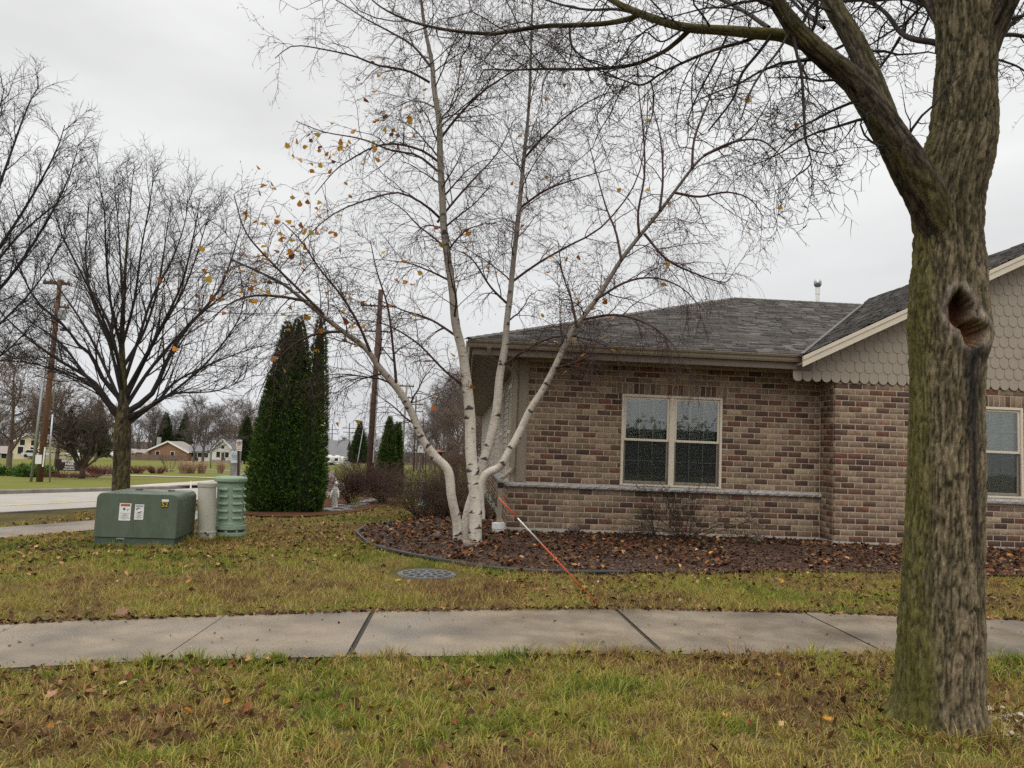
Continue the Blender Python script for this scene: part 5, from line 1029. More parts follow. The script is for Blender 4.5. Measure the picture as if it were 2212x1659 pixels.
# ---------- pad transformer
M_tgreen = mat('transformer_paint', (.085, .112, .08), var=.14, scale=6, rough=.42, rvar=.15, big=(3.5, (.115, .135, .10), .55), dirt=(26, (.06, .075, .052), .69), stretch=(1, 1, .5))
M_tgreen2 = mat('transformer_base_paint', (.06, .085, .065), var=.15, scale=8, rough=.6)
FL = G(199, 1181); ex = np.array([.999, .04, 0]); ex /= np.linalg.norm(ex); ey = np.array([-ex[1], ex[0], 0]); TW, TD = 1.06, .88
tf = empty('pad_transformer', (FL+ex*TW/2), 'dark green metal transformer box with warning stickers and number 52', 'transformer')
TZ = float(FL[2])
def tl(a, b, z): return tuple(FL*(1, 1, 0)+ex*a+ey*b+np.array([0, 0, TZ+z]))
def rprof(w, z0, z1, r, inset=0):
    p = [(inset, z0), (w-inset, z0)]+[(w-inset-r+r*math.cos(t), z1-r+r*math.sin(t)) for t in np.linspace(0, math.pi/2, 6)]+[(inset+r+r*math.cos(t), z1-r+r*math.sin(t)) for t in np.linspace(math.pi/2, math.pi, 6)]; return p
def extr(mb, prof, b0, b1, s0=0.0):
    n = len(prof); vs = [tl(a, b0+s0*z, z) for a, z in prof]+[tl(a, b1, z) for a, z in prof]
    return mb.add(vs, [tuple(range(n)), tuple(range(2*n-1, n-1, -1))]+[((i+1) % n, i, n+i, n+(i+1) % n) for i in range(n)])
mb = MB(); extr(mb, rprof(TW, .125, .72, .085), 0, .40, .03); mb.build('hood', M_tgreen, tf, bevel=.012, seg=3)
mb = MB(); extr(mb, rprof(TW, .125, .725, .085, .012), .402, TD); mb.build('tank', M_tgreen, tf, bevel=.012, seg=3)
mb = MB(); extr(mb, [(.015, -.06), (TW-.015, -.06), (TW-.015, .122), (.015, .122)], .018, TD-.01); mb.build('base', M_tgreen2, tf)
mb = MB(); extr(mb, [(.30, .107), (.40, .107), (.40, .122), (.30, .122)], -.004, .03); mb.build('latch', M_steel, tf)
mb = MB()
for a, b in ((.30, .55), (.74, .55)): mb.hexa([tl(a, b, .715), tl(a+.08, b, .715), tl(a+.08, b+.06, .715), tl(a, b+.06, .715), tl(a, b, .742), tl(a+.08, b, .742), tl(a+.08, b+.06, .742), tl(a, b+.06, .742)])
mb.build('lifting_lug', M_tgreen2, tf)
M_stk = mat('sticker_white', (.72, .72, .70), var=.05, rough=.4); M_red = mat('sticker_red', (.42, .08, .03), var=.1, rough=.4); M_ink = mat('sticker_ink', (.03, .03, .035), var=.1, rough=.5); M_grey = mat('sticker_grey_ink', (.32, .33, .34), var=.1, rough=.5); M_ylw = mat('number_yellow', (.65, .42, .02), var=.1, rough=.4); M_blu = mat('sticker_bluegrey', (.30, .35, .42), var=.1, rough=.4)
def fq(mb, a0, a1, z0, z1, d, sk=0):        # flat plate on the front face
    s = lambda z: .03*z-d
    mb.hexa([tl(a0+sk*z0, s(z0), z0), tl(a1+sk*z0, s(z0), z0), tl(a1+sk*z0, s(z0)+.002, z0), tl(a0+sk*z0, s(z0)+.002, z0), tl(a0+sk*z1, s(z1), z1), tl(a1+sk*z1, s(z1), z1), tl(a1+sk*z1, s(z1)+.002, z1), tl(a0+sk*z1, s(z1)+.002, z1)])
def sticker(a0, a1, z0, z1, head, kind):
    st = MB(); fq(st, a0, a1, z0, z1, .004); so = st.build('warning_sticker', M_stk, tf)
    w = a1-a0; h = z1-z0; hd = MB(); fq(hd, a0+w*.1, a1-w*.1, z1-h*.16, z1-h*.04, .0065); hd.build('header_band', head, so)
    pic = MB()
    def poly(pts): pic.add([tl(a0+w*x, .03*(z0+h*z)-.0066, z0+h*z) for x, z in pts], [tuple(range(len(pts)))])
    if kind == 0:
        poly([(.28, .72), (.34, .66), (.30, .60), (.40, .64), (.44, .57), (.47, .64), (.60, .66), (.48, .69), (.50, .77), (.42, .71), (.36, .77), (.36, .71)]); poly([(.66, .58), (.72, .66), (.86, .70), (.80, .66), (.72, .60), (.70, .56)])
    else:
        poly([(.12, .66), (.25, .76), (.45, .79), (.68, .74), (.45, .74), (.30, .70), (.2, .64)]); poly([(.25, .52), (.5, .50), (.7, .55), (.85, .57), (.7, .50), (.55, .45), (.42, .46)])
    pic.build('pictogram', M_ink, so); ln = MB()
    for k, (x0, x1) in enumerate([(.12, .9), (.35, .68), (.15, .85), (.3, .7), (.1, .9), (.3, .65)]):
        zz = z0+h*(.42-.065*k); fq(ln, a0+w*x0, a0+w*x1, zz, zz+h*.022, .0066)
    ln.build('print_lines', M_grey, so)
sticker(.305, .455, .355, .585, M_red, 0); sticker(.505, .622, .372, .575, M_blu, 1)
mb = MB(); fq(mb, .845, .935, .622, .652, .004); pl = mb.build('number_plate', M_stk, tf)
mb = MB(); fq(mb, .845, .935, .540, .621, .004); pb = mb.build('number_plate', M_ink, tf)
text('number', '52', .085, tl(.890, .03*.58-.008, .581), ex, (0, 0, 1), M_ylw, pb)
# ---------- pedestals
g1 = G(446, 1171); ped = empty('cable_pedestal', g1, 'slim pale beige round utility pedestal beside the transformer', 'pedestal')
M_ped = mat('beige_pedestal_plastic', (.44, .43, .36), var=.06, scale=8, rough=.5, dirt=(14, (.30, .29, .24), .64)); ln = (-.055, 0)
mb = MB(); mb.lathe([(.128, -.1), (.128, .135), (.122, .14)], 32, g1, ln); mb.build('base_sleeve', M_ped, ped)
mb = MB(); mb.lathe([(.135, .141), (.135, .165), (.125, .17), (.125, .79), (.12, .795)], 32, g1, ln); mb.build('dome_body', M_ped, ped)
mb = MB(); mb.lathe([(.132, .79), (.134, .80), (.134, .845), (.125, .855)], 32, g1, ln); mb.build('cap', mat('pedestal_cap', (.36, .345, .29), var=.05, rough=.5), ped)
mb = MB(); mb.bar(tuple(g1+np.array([.02, -.136, .13])), tuple(g1+np.array([.02, -.136, .16])), .02, .03); mb.bar(tuple(g1+np.array([.055, -.13, .105])), tuple(g1+np.array([.055, -.13, .135])), .018, .018); mb.build('lock_tab', M_dwood, ped)
g2 = G(490, 1168)+np.array([.02, .08, 0]); pg = empty('telecom_pedestal', g2, 'pale green ribbed round telecom pedestal with a flat lid', 'pedestal')
M_pg = mat('pale_green_plastic', (.225, .315, .225), var=.06, scale=7, rough=.5, dirt=(16, (.15, .25, .17), .66))
mb = MB(); mb.lathe([(.232, -.1), (.232, .015), (.22, .02), (.22, .075), (.235, .08), (.235, .12), (.22, .125), (.22, .17), (.238, .175), (.238, .225), (.205, .23)], 40, g2, (-.05, 0)); mb.build('slotted_base', M_pg, pg)
mb = MB(); mb.lathe([(.205, .231), (.205, .26), (.198, .27), (.19, .84), (.2, .86)], 40, g2, (-.05, 0)); mb.build('dome_body', M_pg, pg, smooth=False)
for k in range(5):
    z = .33+.105*k
    for a0 in (-2.2, -1.15, -.2, .8):
        mb = MB(); vs = []
        for t in np.linspace(a0, a0+.72, 7):
            for rr_, zz in ((.19, z+.035), (.225, z+.008), (.225, z-.004), (.19, z-.002)): vs.append((g2[0]-.05*z+rr_*math.cos(t), g2[1]+rr_*math.sin(t), g2[2]+zz))
        mb.add(vs, [(4*i+j, 4*(i+1)+j, 4*(i+1)+(j+1) % 4, 4*i+(j+1) % 4) for i in range(6) for j in range(4)]+[(3, 2, 1, 0), (24, 25, 26, 27)]).build('rib', M_pg, pg)
mb = MB(); mb.lathe([(.222, .86), (.236, .875), (.238, .91), (.225, .93), (.16, .942), (.02, .945)], 40, g2, (-.05, 0)); mb.build('lid', M_pg, pg, smooth=False)
mb = MB()
for t in (-1.9, -1.2, -.5):
    for z0 in (.035, .135):
        for q in np.linspace(t-.26, t+.26, 5)[:-1]:
            a = [g2+np.array([.2215*math.cos(x)-.05*z0, .2215*math.sin(x), z]) for x, z in ((q, z0), (q+.13, z0), (q+.13, z0+.03), (q, z0+.03))]; mb.add(a, [(0, 1, 2, 3)])
mb.build('vent_slots', M_ink, pg)

# ---------- arborvitae
def spires(rng, sp, n, size, brown=.0):
    Vs = []; Ts = []
    tot = sum(r*h for _, _, _, h, r, _ in sp)
    for cx, cy, z0, h, r, pw in sp:
        m = int(n*r*h/tot); t = rng.random(m*2); prof = np.clip(1-t, 0, 1)**pw*(1-.30*np.clip((.12-t)/.12, 0, 1)); k = rng.random(m*2) < prof+.05; t, prof = t[k][:m], prof[k][:m]; m = len(t)
        a = rng.uniform(0, 2*np.pi, m); lump = .80+.38*fbm(np.cos(a)*2.6+cx, np.sin(a)*2.6+cy, t*h*2.0, seed=60); rad = r*prof*lump*rng.uniform(.80, 1.04, m)+.02
        o = np.column_stack([np.cos(a), np.sin(a), np.zeros(m)]); p = np.column_stack([cx+o[:, 0]*rad, cy+o[:, 1]*rad, z0+t*h])
        up = unit(np.column_stack([o[:, 0]*.75, o[:, 1]*.75, np.full(m, .65)])+rng.normal(0, .32, (m, 3))); sd = unit(np.cross(up, rng.normal(size=(m, 3)))); s = size*rng.uniform(.6, 1.35, m)[:, None]
        V = np.stack([p-sd*s*.12, p+sd*s*.12, p+up*s*.55+sd*s*.42, p+up*s*.42+sd*s*.10, p+up*s*1.05, p+up*s*.42-sd*s*.10, p+up*s*.55-sd*s*.42], 1)
        hi = np.clip(lump-.95, -.25, .25)[:, None]*0
        base = np.array([(.05, .105, .018), (.085, .165, .028), (.145, .225, .04)])[rng.choice(3, m, p=[.4, .4, .2])]; br = np.clip((t-.62)*2.2+rng.normal(0, .15, m), 0, 1)[:, None]*brown
        T = base*(1-br)+np.array([(.055, .048, .018)])*br; T = T*rng.uniform(.75, 1.25, (m, 1)); Vs.append(V.reshape(-1, 3)); Ts.append(np.repeat(T, 7, 0))
    V = np.concatenate(Vs); n_ = len(V)//7; b = (np.arange(n_)*7)[:, None]
    F = np.concatenate([b+np.array([[0, 1, 2]]), b+np.array([[0, 3, 4]]), b+np.array([[1, 4, 5]]), b+np.array([[0, 1, 6]])]); return V, F, np.concatenate(Ts)
M_core = mat('light_blocking_core', (.012, .016, .007), var=.4, scale=6, rough=.95)  # near-black solid core, added inside evergreen foliage to block light
def arborvitae(name, base, sp, n, size, label, seed, brown=.0):
    t = empty(name, base, label, 'evergreen'); rng = np.random.default_rng(seed); V, F, T = spires(rng, sp, n, size, brown)
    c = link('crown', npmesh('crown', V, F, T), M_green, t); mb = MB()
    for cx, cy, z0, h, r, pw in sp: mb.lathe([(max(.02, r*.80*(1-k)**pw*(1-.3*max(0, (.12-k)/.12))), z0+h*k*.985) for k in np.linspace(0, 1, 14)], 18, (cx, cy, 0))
    mb.build('light_block_cone', M_core, c, smooth=True)  # solid cones rather than branches, keeping light out of the crown
    mb = MB()
    for cx, cy, z0, h, r, pw in sp: mb.tube([(cx, cy, gz(cx, cy)-.1), (cx, cy, z0+h*.5)], [.06, .03], 8)
    mb.build('trunk', M_dwood, t)
ag = G(612, 1108); ay = float(ag[1])+.55
def au(u, v): return P(u, v, ay)
def spr(u0, u1, vt, vb, pw, dy=0):
    a, b, t = P(u0, vb, ay+dy), P(u1, vb, ay+dy), P((u0+u1)/2, vt, ay+dy); c = (a+b)/2; return (float(c[0]), float(ay+dy), float(c[2]), float(t[2]-c[2]), float((b-a)[0]/2), pw)
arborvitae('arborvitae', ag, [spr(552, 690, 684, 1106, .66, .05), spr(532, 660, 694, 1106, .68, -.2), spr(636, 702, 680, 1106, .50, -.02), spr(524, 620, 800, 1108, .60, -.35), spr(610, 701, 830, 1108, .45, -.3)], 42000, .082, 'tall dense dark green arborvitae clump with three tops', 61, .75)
sy = 26.0
def spr2(u0, u1, vt, vb, pw, Y): a, b, t = P(u0, vb, Y), P(u1, vb, Y), P((u0+u1)/2, vt, Y); return (float((a+b)[0]/2), Y, float(a[2]), float(t[2]-a[2]), float((b-a)[0]/2), pw)
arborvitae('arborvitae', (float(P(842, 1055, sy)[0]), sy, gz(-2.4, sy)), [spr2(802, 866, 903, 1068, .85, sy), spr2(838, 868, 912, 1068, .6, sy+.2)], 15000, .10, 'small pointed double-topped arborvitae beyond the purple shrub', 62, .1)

# ---------- statue and flagstones
sg_ = G(722, 1099); stt = empty('garden_statue', sg_, 'weathered white statue of a veiled robed figure beside the arborvitae', 'statue')
def robed(h):
    # (z, half width x, half depth y, offset x)
    R_ = [(0, .115, .10, .01), (.03, .125, .105, .01), (.05, .11, .095, .01), (.16, .105, .09, .0), (.35, .10, .085, -.005), (.52, .112, .09, -.005), (.62, .12, .092, -.004), (.70, .112, .088, -.002), (.76, .088, .075, .002), (.80, .05, .05, .01), (.83, .042, .045, .018), (.865, .05, .056, .024), (.91, .056, .062, .024), (.955, .048, .054, .02), (.985, .028, .032, .014), (1.0, .006, .006, .01)]
    n = 28; vs = []
    for z, a, b, ox in R_:
        for i in range(n):
            t = 2*math.pi*i/n; fold = 1+(.07*math.sin(7*t+z*9)+.04*math.sin(11*t-z*6))*max(0, min(1, (.78-z)/.3))*min(1, z/.05)
            arm = 1+.18*math.exp(-((t-4.9)/.5)**2-((z-.56)/.1)**2)
            vs.append((sg_[0]+(ox+a*math.cos(t)*fold*arm)*h, sg_[1]+b*math.sin(t)*fold*h, sg_[2]+z*h))
    return vs, [(k*n+i, k*n+(i+1) % n, (k+1)*n+(i+1) % n, (k+1)*n+i) for k in range(len(R_)-1) for i in range(n)]
vs, fs = robed(.68); M_stat = mat('weathered_white_statue', (.86, .84, .80), var=.06, scale=9, rough=.7, big=(26, (.55, .53, .50), .5))
MB().add(vs, fs).build('robe', M_stat, stt, smooth=True)
hz = sg_+np.array([.028, -.012, .615]); mb = MB(); mb.lathe([(.004, -.042), (.022, -.036), (.03, -.018), (.032, .005), (.028, .026), (.012, .038)], 14, hz+np.array([.008, -.018, 0])); mb.tube([hz+np.array([.012, -.05, .004]), hz+np.array([.014, -.056, -.008])], [.004, .006], 6); mb.build('face', M_stat, stt, smooth=True)
mb = MB()
for sx in (-1, 1): mb.tube([sg_+np.array([sx*.062, -.015, .44]), sg_+np.array([sx*.085, -.045, .37]), sg_+np.array([sx*.095, -.085, .30]), sg_+np.array([sx*.10, -.10, .265])], [.030, .027, .02, .011], 10)
mb.build('arms', M_stat, stt, smooth=True)
frng = random.Random(5); M_flag = mat('wet_flagstone', (.20, .20, .20), var=.4, scale=5, rough=.4, rvar=.2, bump=.3, bscale=30)
for (u, v, a, b) in ((700, 1103, .30, .16), (724, 1106, .26, .13), (742, 1100, .24, .15), (760, 1097, .30, .17), (752, 1104, .2, .1), (776, 1092, .34, .22), (790, 1087, .3, .25), (735, 1094, .2, .14), (802, 1083, .3, .3)):
    p = G(u, v); n = 9; a, b = a*.75, b*.75; ring = [(p[0]+a*frng.uniform(.75, 1.1)*math.cos(2*math.pi*i/n), p[1]+b*2.0*frng.uniform(.75, 1.1)*math.sin(2*math.pi*i/n)) for i in range(n)]
    mb = MB(); mb.add([(x, y, p[2]+.02) for x, y in ring]+[(x, y, p[2]+.052+frng.uniform(-.004, .004)) for x, y in ring], [tuple(range(n, 2*n))]+[(i, (i+1) % n, n+(i+1) % n, n+i) for i in range(n)])
    o = mb.build('flagstone', M_flag); tag(o, 'wet grey flagstone laid in the bed by the statue', 'stone', 'flagstones by the statue')

# ---------- shrubs
def shrub(name, base, n, h, spread, rng, m, label, lv=(5, 4, 3), lens=((.5, .9), (.25, .5), (.1, .25)), up=.06, r0=.008, leaves=None, lean=(0, 0), jit=.14, cat='shrub'):
    base = np.asarray(base, float); a = rng.uniform(0, 2*np.pi, n); tilt = np.sqrt(rng.random(n))*spread
    d = unit(np.column_stack([np.cos(a)*tilt+lean[0], np.sin(a)*tilt+lean[1], np.ones(n)])); L = h*rng.uniform(.65, 1.1, n); K = 9
    pts = np.empty((n, K, 3)); p = base+np.column_stack([np.cos(a), np.sin(a), np.zeros(n)])*(rng.random((n, 1))*.08*h); pts[:, 0] = p
    for k in range(1, K): d = unit(d+np.array([0, 0, up])+rng.normal(size=(n, 3))*jit); p = p+d*(L/(K-1))[:, None]; pts[:, k] = p
    lev = [(pts, r0*rng.uniform(.6, 1.2, (n, 1))*(1-.7*np.linspace(0, 1, K))[None])]
    for q_, (per, ln) in enumerate(zip(lv, lens)): lev.append(kids(rng, *lev[-1], per+(q_ == len(lv)-1), t=(.2, 1), ang=(25, 60), ln=(ln[0]*h, ln[1]*h), absl=True, K=5 if q_ < len(lv)-1 else 3, trop=(0, 0, up*.6), jit=jit, rr=.62, rmin=r0*.36, fall=.35))
    for l in lev: l[0][..., 2] = np.maximum(l[0][..., 2], base[2]+.03)
    t = empty(name, base, label, cat); branch_obj('branches', lev, m, t, [5]+[3]*(len(lev)-2)+[0])
    if leaves:
        cnt, size, cols = leaves; src = np.concatenate([lev[-1][0][:, -1], lev[-2][0][:, 3]]); q = src[rng.choice(len(src), min(cnt, len(src)), replace=False)]
        Vl, Fl = scatter_shapes(BL, BLF, q, rng.uniform(size[0], size[1], (len(q), 1)), rng, 1.0); tt = np.array(cols)[rng.choice(len(cols), len(q))]*rng.uniform(.7, 1.3, (len(q), 1))
        lo = link('leaves', npmesh('leaves', Vl, Fl, np.repeat(tt, 11, 0)), M_leaf, t); lo['kind'] = 'stuff'
    return t
rng = np.random.default_rng(707)
GRN = [(.07, .13, .02), (.11, .17, .03), (.05, .09, .02)]
rb = np.array([3.86, 13.25, .03])
M_rose = mat('rose_cane', (.038, .024, .018), var=.3, scale=8, rough=.8)
shrub('rose_bush', rb, 20, 1.35, 2.5, rng, M_rose, 'bare thorny bush with a few green leaves under the double window', (4, 4, 3), ((.3, .6), (.16, .34), (.06, .15)), .0, .010, (150, (.024, .042), GRN+[(.3, .28, .06)]), jit=.17)
shrub('rose_bush', rb+np.array([-.55, .0, 0]), 6, 1.0, 1.2, rng, M_rose, 'low arching thorny stems left of the window bush', (3, 3, 2), ((.3, .6), (.16, .34), (.06, .15)), -.01, .009, (55, (.024, .04), GRN), lean=(-.9, 0), jit=.17)
shrub('rose_sprig', G(1232, 1158), 3, .42, .8, rng, M_ptwig, 'tiny leafy sprig by the wall near the orange rod', (3, 2), ((.3, .6), (.16, .34)), 0, .005, (22, (.018, .03), GRN), jit=.17)
SC_ = (4, 4, 2); SL = ((.4, .75), (.2, .42), (.08, .2))
shrub('spirea_shrub', G(900, 1120)+np.array([0, .3, 0]), 75, 1.0, 1.25, rng, M_brtwig, 'spreading bare brown shrub at the near end of the bed', SC_, SL, .03, .006, (60, (.015, .025), [(.16, .15, .05), (.2, .12, .05)]))
shrub('spirea_shrub', G(955, 1105)+np.array([.1, -2.0, 0]), 48, .95, 1.0, rng, M_brtwig, 'bare brown shrub right behind the leaning birch stem', SC_, SL, .03, .006)
shrub('barberry_shrub', (-3.0, 21.4, gz(-3.0, 21.4)), 80, 1.05, 1.0, rng, M_ptwig, 'big purple-brown bare shrub behind the statue', SC_, SL, .05, .008, (40, (.02, .03), [(.16, .17, .05)]))
shrub('barberry_shrub', (-2.25, 22.2, gz(-2.2, 22.2)), 70, .98, 1.0, rng, M_ptwig, 'rounded maroon shrub in front of the small arborvitae', SC_, SL, .05, .008, (50, (.02, .03), [(.16, .17, .05), (.2, .1, .05)]))
shrub('barberry_shrub', (-3.55, 19.6, gz(-3.5, 19.6)), 34, .8, .6, rng, mat('russet_twig', (.14, .055, .03), var=.3, scale=8), 'russet twiggy shrub between the arborvitae and the statue', SC_, SL, .06, .006)
shrub('lily_clump', (-2.75, 19.9, gz(-2.75, 19.9)), 14, .34, .9, rng, mat('straw_stem', (.28, .22, .08), var=.3), 'yellowing perennial clump beside the statue', (3, 2), ((.4, .7), (.2, .4)), -.03, .004, (90, (.02, .035), [(.25, .22, .06), (.12, .14, .03)]), cat='plant')
shrub('dogwood_shrub', (-.55, 18.6, gz(-.5, 18.6)), 26, 1.0, .85, rng, M_ptwig, 'reddish bare shrub under the bird feeder', SC_, SL, .05, .007, (160, (.02, .035), [(.16, .19, .04), (.2, .09, .03), (.1, .14, .03)]))
shrub('dogwood_shrub', (.25, 20.5, gz(.3, 20.5)), 24, 1.15, .75, rng, M_brtwig, 'tall brown shrub against the house side', SC_, SL, .05, .007, (120, (.02, .035), [(.14, .19, .03), (.22, .22, .05)]))
shrub('dogwood_shrub', (-.1, 24.5, gz(-.1, 24.5)), 30, 1.35, .8, rng, mat('rust_twig', (.12, .06, .035), var=.3), 'rust-brown thicket behind the bird feeder', SC_, SL, .05, .008)
shrub('hydrangea_shrub', (.55, 16.6, gz(.5, 16.6)), 16, .55, .8, rng, M_brtwig, 'small leafy plant by the house base behind the birch', (4, 3), ((.4, .7), (.2, .4)), .03, .005, (110, (.02, .04), [(.07, .12, .02), (.14, .18, .04)]), cat='plant')

# ---------- orange and white marker rod leaning over the sidewalk edge
r0_, r1_ = G(1298, 1313), P(1077, 1075, 7.2); rod = empty('marker_rod', r0_, 'thin orange marker rod with a white middle leaning across the lawn', 'rod')
M_orr = mat('orange_fibreglass', (.62, .10, .03), var=.06, rough=.4)
q = lambda t: tuple(r0_+(r1_-r0_)*t)
for nm, a, b, m_ in (('orange_section', -.05, .60, M_orr), ('white_section', .60, .82, M_white), ('orange_section', .82, 1.0, M_orr)): MB().tube([q(a), q((a+b)/2), q(b)], .0062, 8).build(nm, m_, rod, smooth=True)
# ---------- bed edging
eb_ = [(-1.25, 15.0)]+[(x, y) for x, y in BED[1:11]]+[(2.1, 9.42)]
pe = resample([(x, y, gz(x, y)+.03) for x, y in eb_], [1]*len(eb_), 70)[0]; o = MB().tube([tuple(p) for p in pe], .032, 10).build('bed_edging', mat('black_edging', (.014, .015, .017), var=.2, rough=.25), smooth=True); tag(o, 'black plastic edging pipe curving round the mulch bed', 'edging')
# ---------- drain cover
dc = np.array([-.36, 9.0, gz(-.36, 9)+.012]); dr_ = empty('drain_cover', dc, 'round grey slotted drain cover set in the lawn', 'drain')
M_iron = mat('drain_grey', (.125, .128, .135), var=.15, scale=14, rough=.5, bump=.2); DR = .31
def annulus(mb, r0, r1, z, th=.018, n=48):
    vs = [(dc[0]+r*math.cos(2*math.pi*i/n), dc[1]+r*math.sin(2*math.pi*i/n), dc[2]+zz) for r, zz in ((r0, z-th), (r0, z), (r1, z), (r1, z-th)) for i in range(n)]
    mb.add(vs, [(k*n+i, k*n+(i+1) % n, (k+1)*n+(i+1) % n, (k+1)*n+i) for k in range(3) for i in range(n)])
mb = MB(); annulus(mb, DR*.90, DR*1.0, .012); annulus(mb, DR*1.0, DR*1.07, .004); mb.build('frame', M_iron, dr_)
mb = MB(); annulus(mb, DR*.60, DR*.68, .018); annulus(mb, DR*.30, DR*.37, .022); annulus(mb, .002, DR*.10, .024)
for r0q, r1q, n, z in ((.66, .92, 13, .015), (.36, .62, 9, .02), (.08, .32, 5, .023)):
    for k in range(n):
        t = 2*math.pi*k/n+.1*n; mb.bar((dc[0]+DR*r0q*math.cos(t), dc[1]+DR*r0q*math.sin(t), dc[2]+z-.006), (dc[0]+DR*r1q*math.cos(t), dc[1]+DR*r1q*math.sin(t), dc[2]+z-.009), .03, .012)
mb.build('grate', M_iron, dr_)
mb = MB(); mb.lathe([(DR*.99, -.05), (DR*.99, -.02)], 40, dc); mb.build('pit', M_dark, dr_)
# ---------- doves and stones on the mulch
M_dove = mat('dove_plumage', tint=True, var=.15, scale=60, rough=.8)
def dove(u, v, flip, s, label, yaw=0.0):
    g_ = G(u, v); g_[2] = float(bedz(g_[0], g_[1]))+.012
    sec = [(-.115, .052, .010, .006), (-.085, .056, .014, .010), (-.055, .060, .030, .028), (-.02, .062, .046, .046), (.02, .060, .052, .056), (.055, .062, .046, .052), (.078, .078, .034, .040), (.090, .104, .023, .026), (.098, .122, .022, .021), (.110, .128, .016, .016), (.121, .125, .006, .006), (.130, .121, .003, .003), (.138, .118, .001, .001)]
    n = 14; vs = []; ts = []
    for x, z, ry, rz in sec:
        for i in range(n):
            t = 2*math.pi*i/n; X, Yy = x*flip, ry*math.cos(t); c, s_ = math.cos(yaw), math.sin(yaw)
            vs.append((g_[0]+s*(X*c-Yy*s_), g_[1]+s*(X*s_+Yy*c), g_[2]+s*(z+rz*math.sin(t)-.004)))
            k = (.22, .17, .13) if math.sin(t) > .2 and x < .06 else ((.30, .235, .185) if x < .12 else (.05, .045, .04)); ts.append(k)
    root = empty('dove', g_, label, 'bird'); me = npmesh('body', vs, np.array([(k*n+i, k*n+(i+1) % n, (k+1)*n+(i+1) % n, (k+1)*n+i) for k in range(len(sec)-1) for i in range(n)]), np.array(ts), smooth=True); link('body', me, M_dove, root)
    e = MB()
    for sd in (-1, 1): e.lathe([(.001, -.003), (.003, 0), (.001, .003)], 6, tuple(g_+s*np.array([flip*.108*math.cos(yaw)-sd*.0165*math.sin(yaw), flip*.108*math.sin(yaw)+sd*.0165*math.cos(yaw), .128])))
    e.build('eyes', M_black, root)
    w = MB()
    for sd in (-1, 1):
        pts = [(-.10, .060, .018), (-.03, .052, .047), (.045, .058, .049), (.04, .085, .036), (-.03, .09, .036), (-.10, .07, .014)]
        w.add([tuple(g_+s*np.array([flip*x*math.cos(yaw)-sd*(y+.003)*math.sin(yaw), flip*x*math.sin(yaw)+sd*(y+.003)*math.cos(yaw), z])) for x, z, y in [(a, b, c) for a, b, c in pts]], [tuple(range(6))])
    w.build('wings', mat('dove_wing', (.19, .15, .12), var=.2, scale=40), root)
dove(1012, 1193, -1, 1.0, 'grey-brown dove resting on the mulch in front of the birch', .15)
dove(946, 1171, -1, .95, 'dove with its back turned sitting left of the birch stems', 1.1)
M_rock = mat('brown_rock', (.14, .105, .09), var=.35, scale=12, rough=.9, bump=.5)
def rock(u, v, s, label, seed):
    g_ = G(u, v); rr_ = np.random.default_rng(seed); vs = []; n = 12
    for k in range(7):
        ph = -math.pi/2+math.pi*k/6
        for i in range(n): t = 2*math.pi*i/n; f_ = s*(1+rr_.uniform(-.12, .12)); vs.append((g_[0]+f_*math.cos(ph)*math.cos(t), g_[1]+.8*f_*math.cos(ph)*math.sin(t), float(bedz(g_[0], g_[1]))+s*.45+.75*f_*math.sin(ph)))
    o = MB().add(vs, [(k*n+i, k*n+(i+1) % n, (k+1)*n+(i+1) % n, (k+1)*n+i) for k in range(6) for i in range(n)]).build('rock', M_rock, smooth=True); tag(o, label, 'rock')
rock(1637, 1176, .10, 'round brown rock on the mulch near the wall corner', 1); rock(1240, 1157, .11, 'squat brown stone against the foundation by the orange rod', 2)
# ---------- bird feeder on a crook, bird house, garden post
fy = 19.5; pb_ = P(921, 1060, fy); pb_[2] = gz(pb_[0], fy)
mb = MB(); hk = [tuple(pb_), tuple(P(920, 950, fy)), tuple(P(921, 930, fy)), tuple(P(927, 924, fy)), tuple(P(934, 930, fy)), tuple(P(937, 945, fy)), tuple(P(948, 958, fy)), tuple(P(950, 966, fy))]
o = mb.tube([tuple(p) for p in resample(hk, [1]*len(hk), 30)[0]], .010, 6).build('shepherd_hook', M_black, smooth=True); tag(o, 'thin black shepherd hook pole behind the birch', 'pole')
fc = P(949, 981, fy); fd = empty('bird_feeder', fc, 'black lantern bird feeder with an orange roof band hanging behind the birch', 'feeder')
mb = MB(); mb.lathe([(.15, .04), (.155, .055), (.09, .10), (.03, .125), (.01, .16)], 8, fc); mb.build('roof', M_black, fd)
mb = MB(); mb.lathe([(.148, .058), (.118, .085)], 8, fc+np.array([0, 0, .003])); mb.build('roof_band', M_orr, fd)
mb = MB(); mb.lathe([(.055, -.13), (.07, -.12), (.07, .035)], 8, fc); mb.build('seed_tube', mat('dark_seed_tube', (.03, .026, .024), rough=.3), fd); mb = MB(); mb.lathe([(.05, -.15), (.12, -.14), (.125, -.125)], 8, fc); mb.build('perch_tray', M_black, fd)
bh = P(909, 967, 20.2); bx_ = empty('bird_house', bh, 'small white bird house with a pitched roof on a thin post', 'bird house')
mb = MB(); mb.prism([(-.075, -.13), (.075, -.13), (.075, .06), (0, .13), (-.075, .06)], -.07, .07); mb.v = [(x+bh[0], y+bh[1], z+bh[2]) for x, y, z in mb.v]; mb.build('box', M_white, bx_)
mb = MB(); mb.prism([(-.115, .035), (-.115, .02), (0, .128), (.115, .02), (.115, .035), (0, .145)], -.10, .09); mb.v = [(x+bh[0], y+bh[1], z+bh[2]) for x, y, z in mb.v]; mb.build('roof', M_gwood, bx_)
mb = MB(); mb.tube([bh+np.array([0, -.072, 0]), bh+np.array([0, -.074, 0])], .02, 12); mb.build('entry_hole', M_black, bx_)
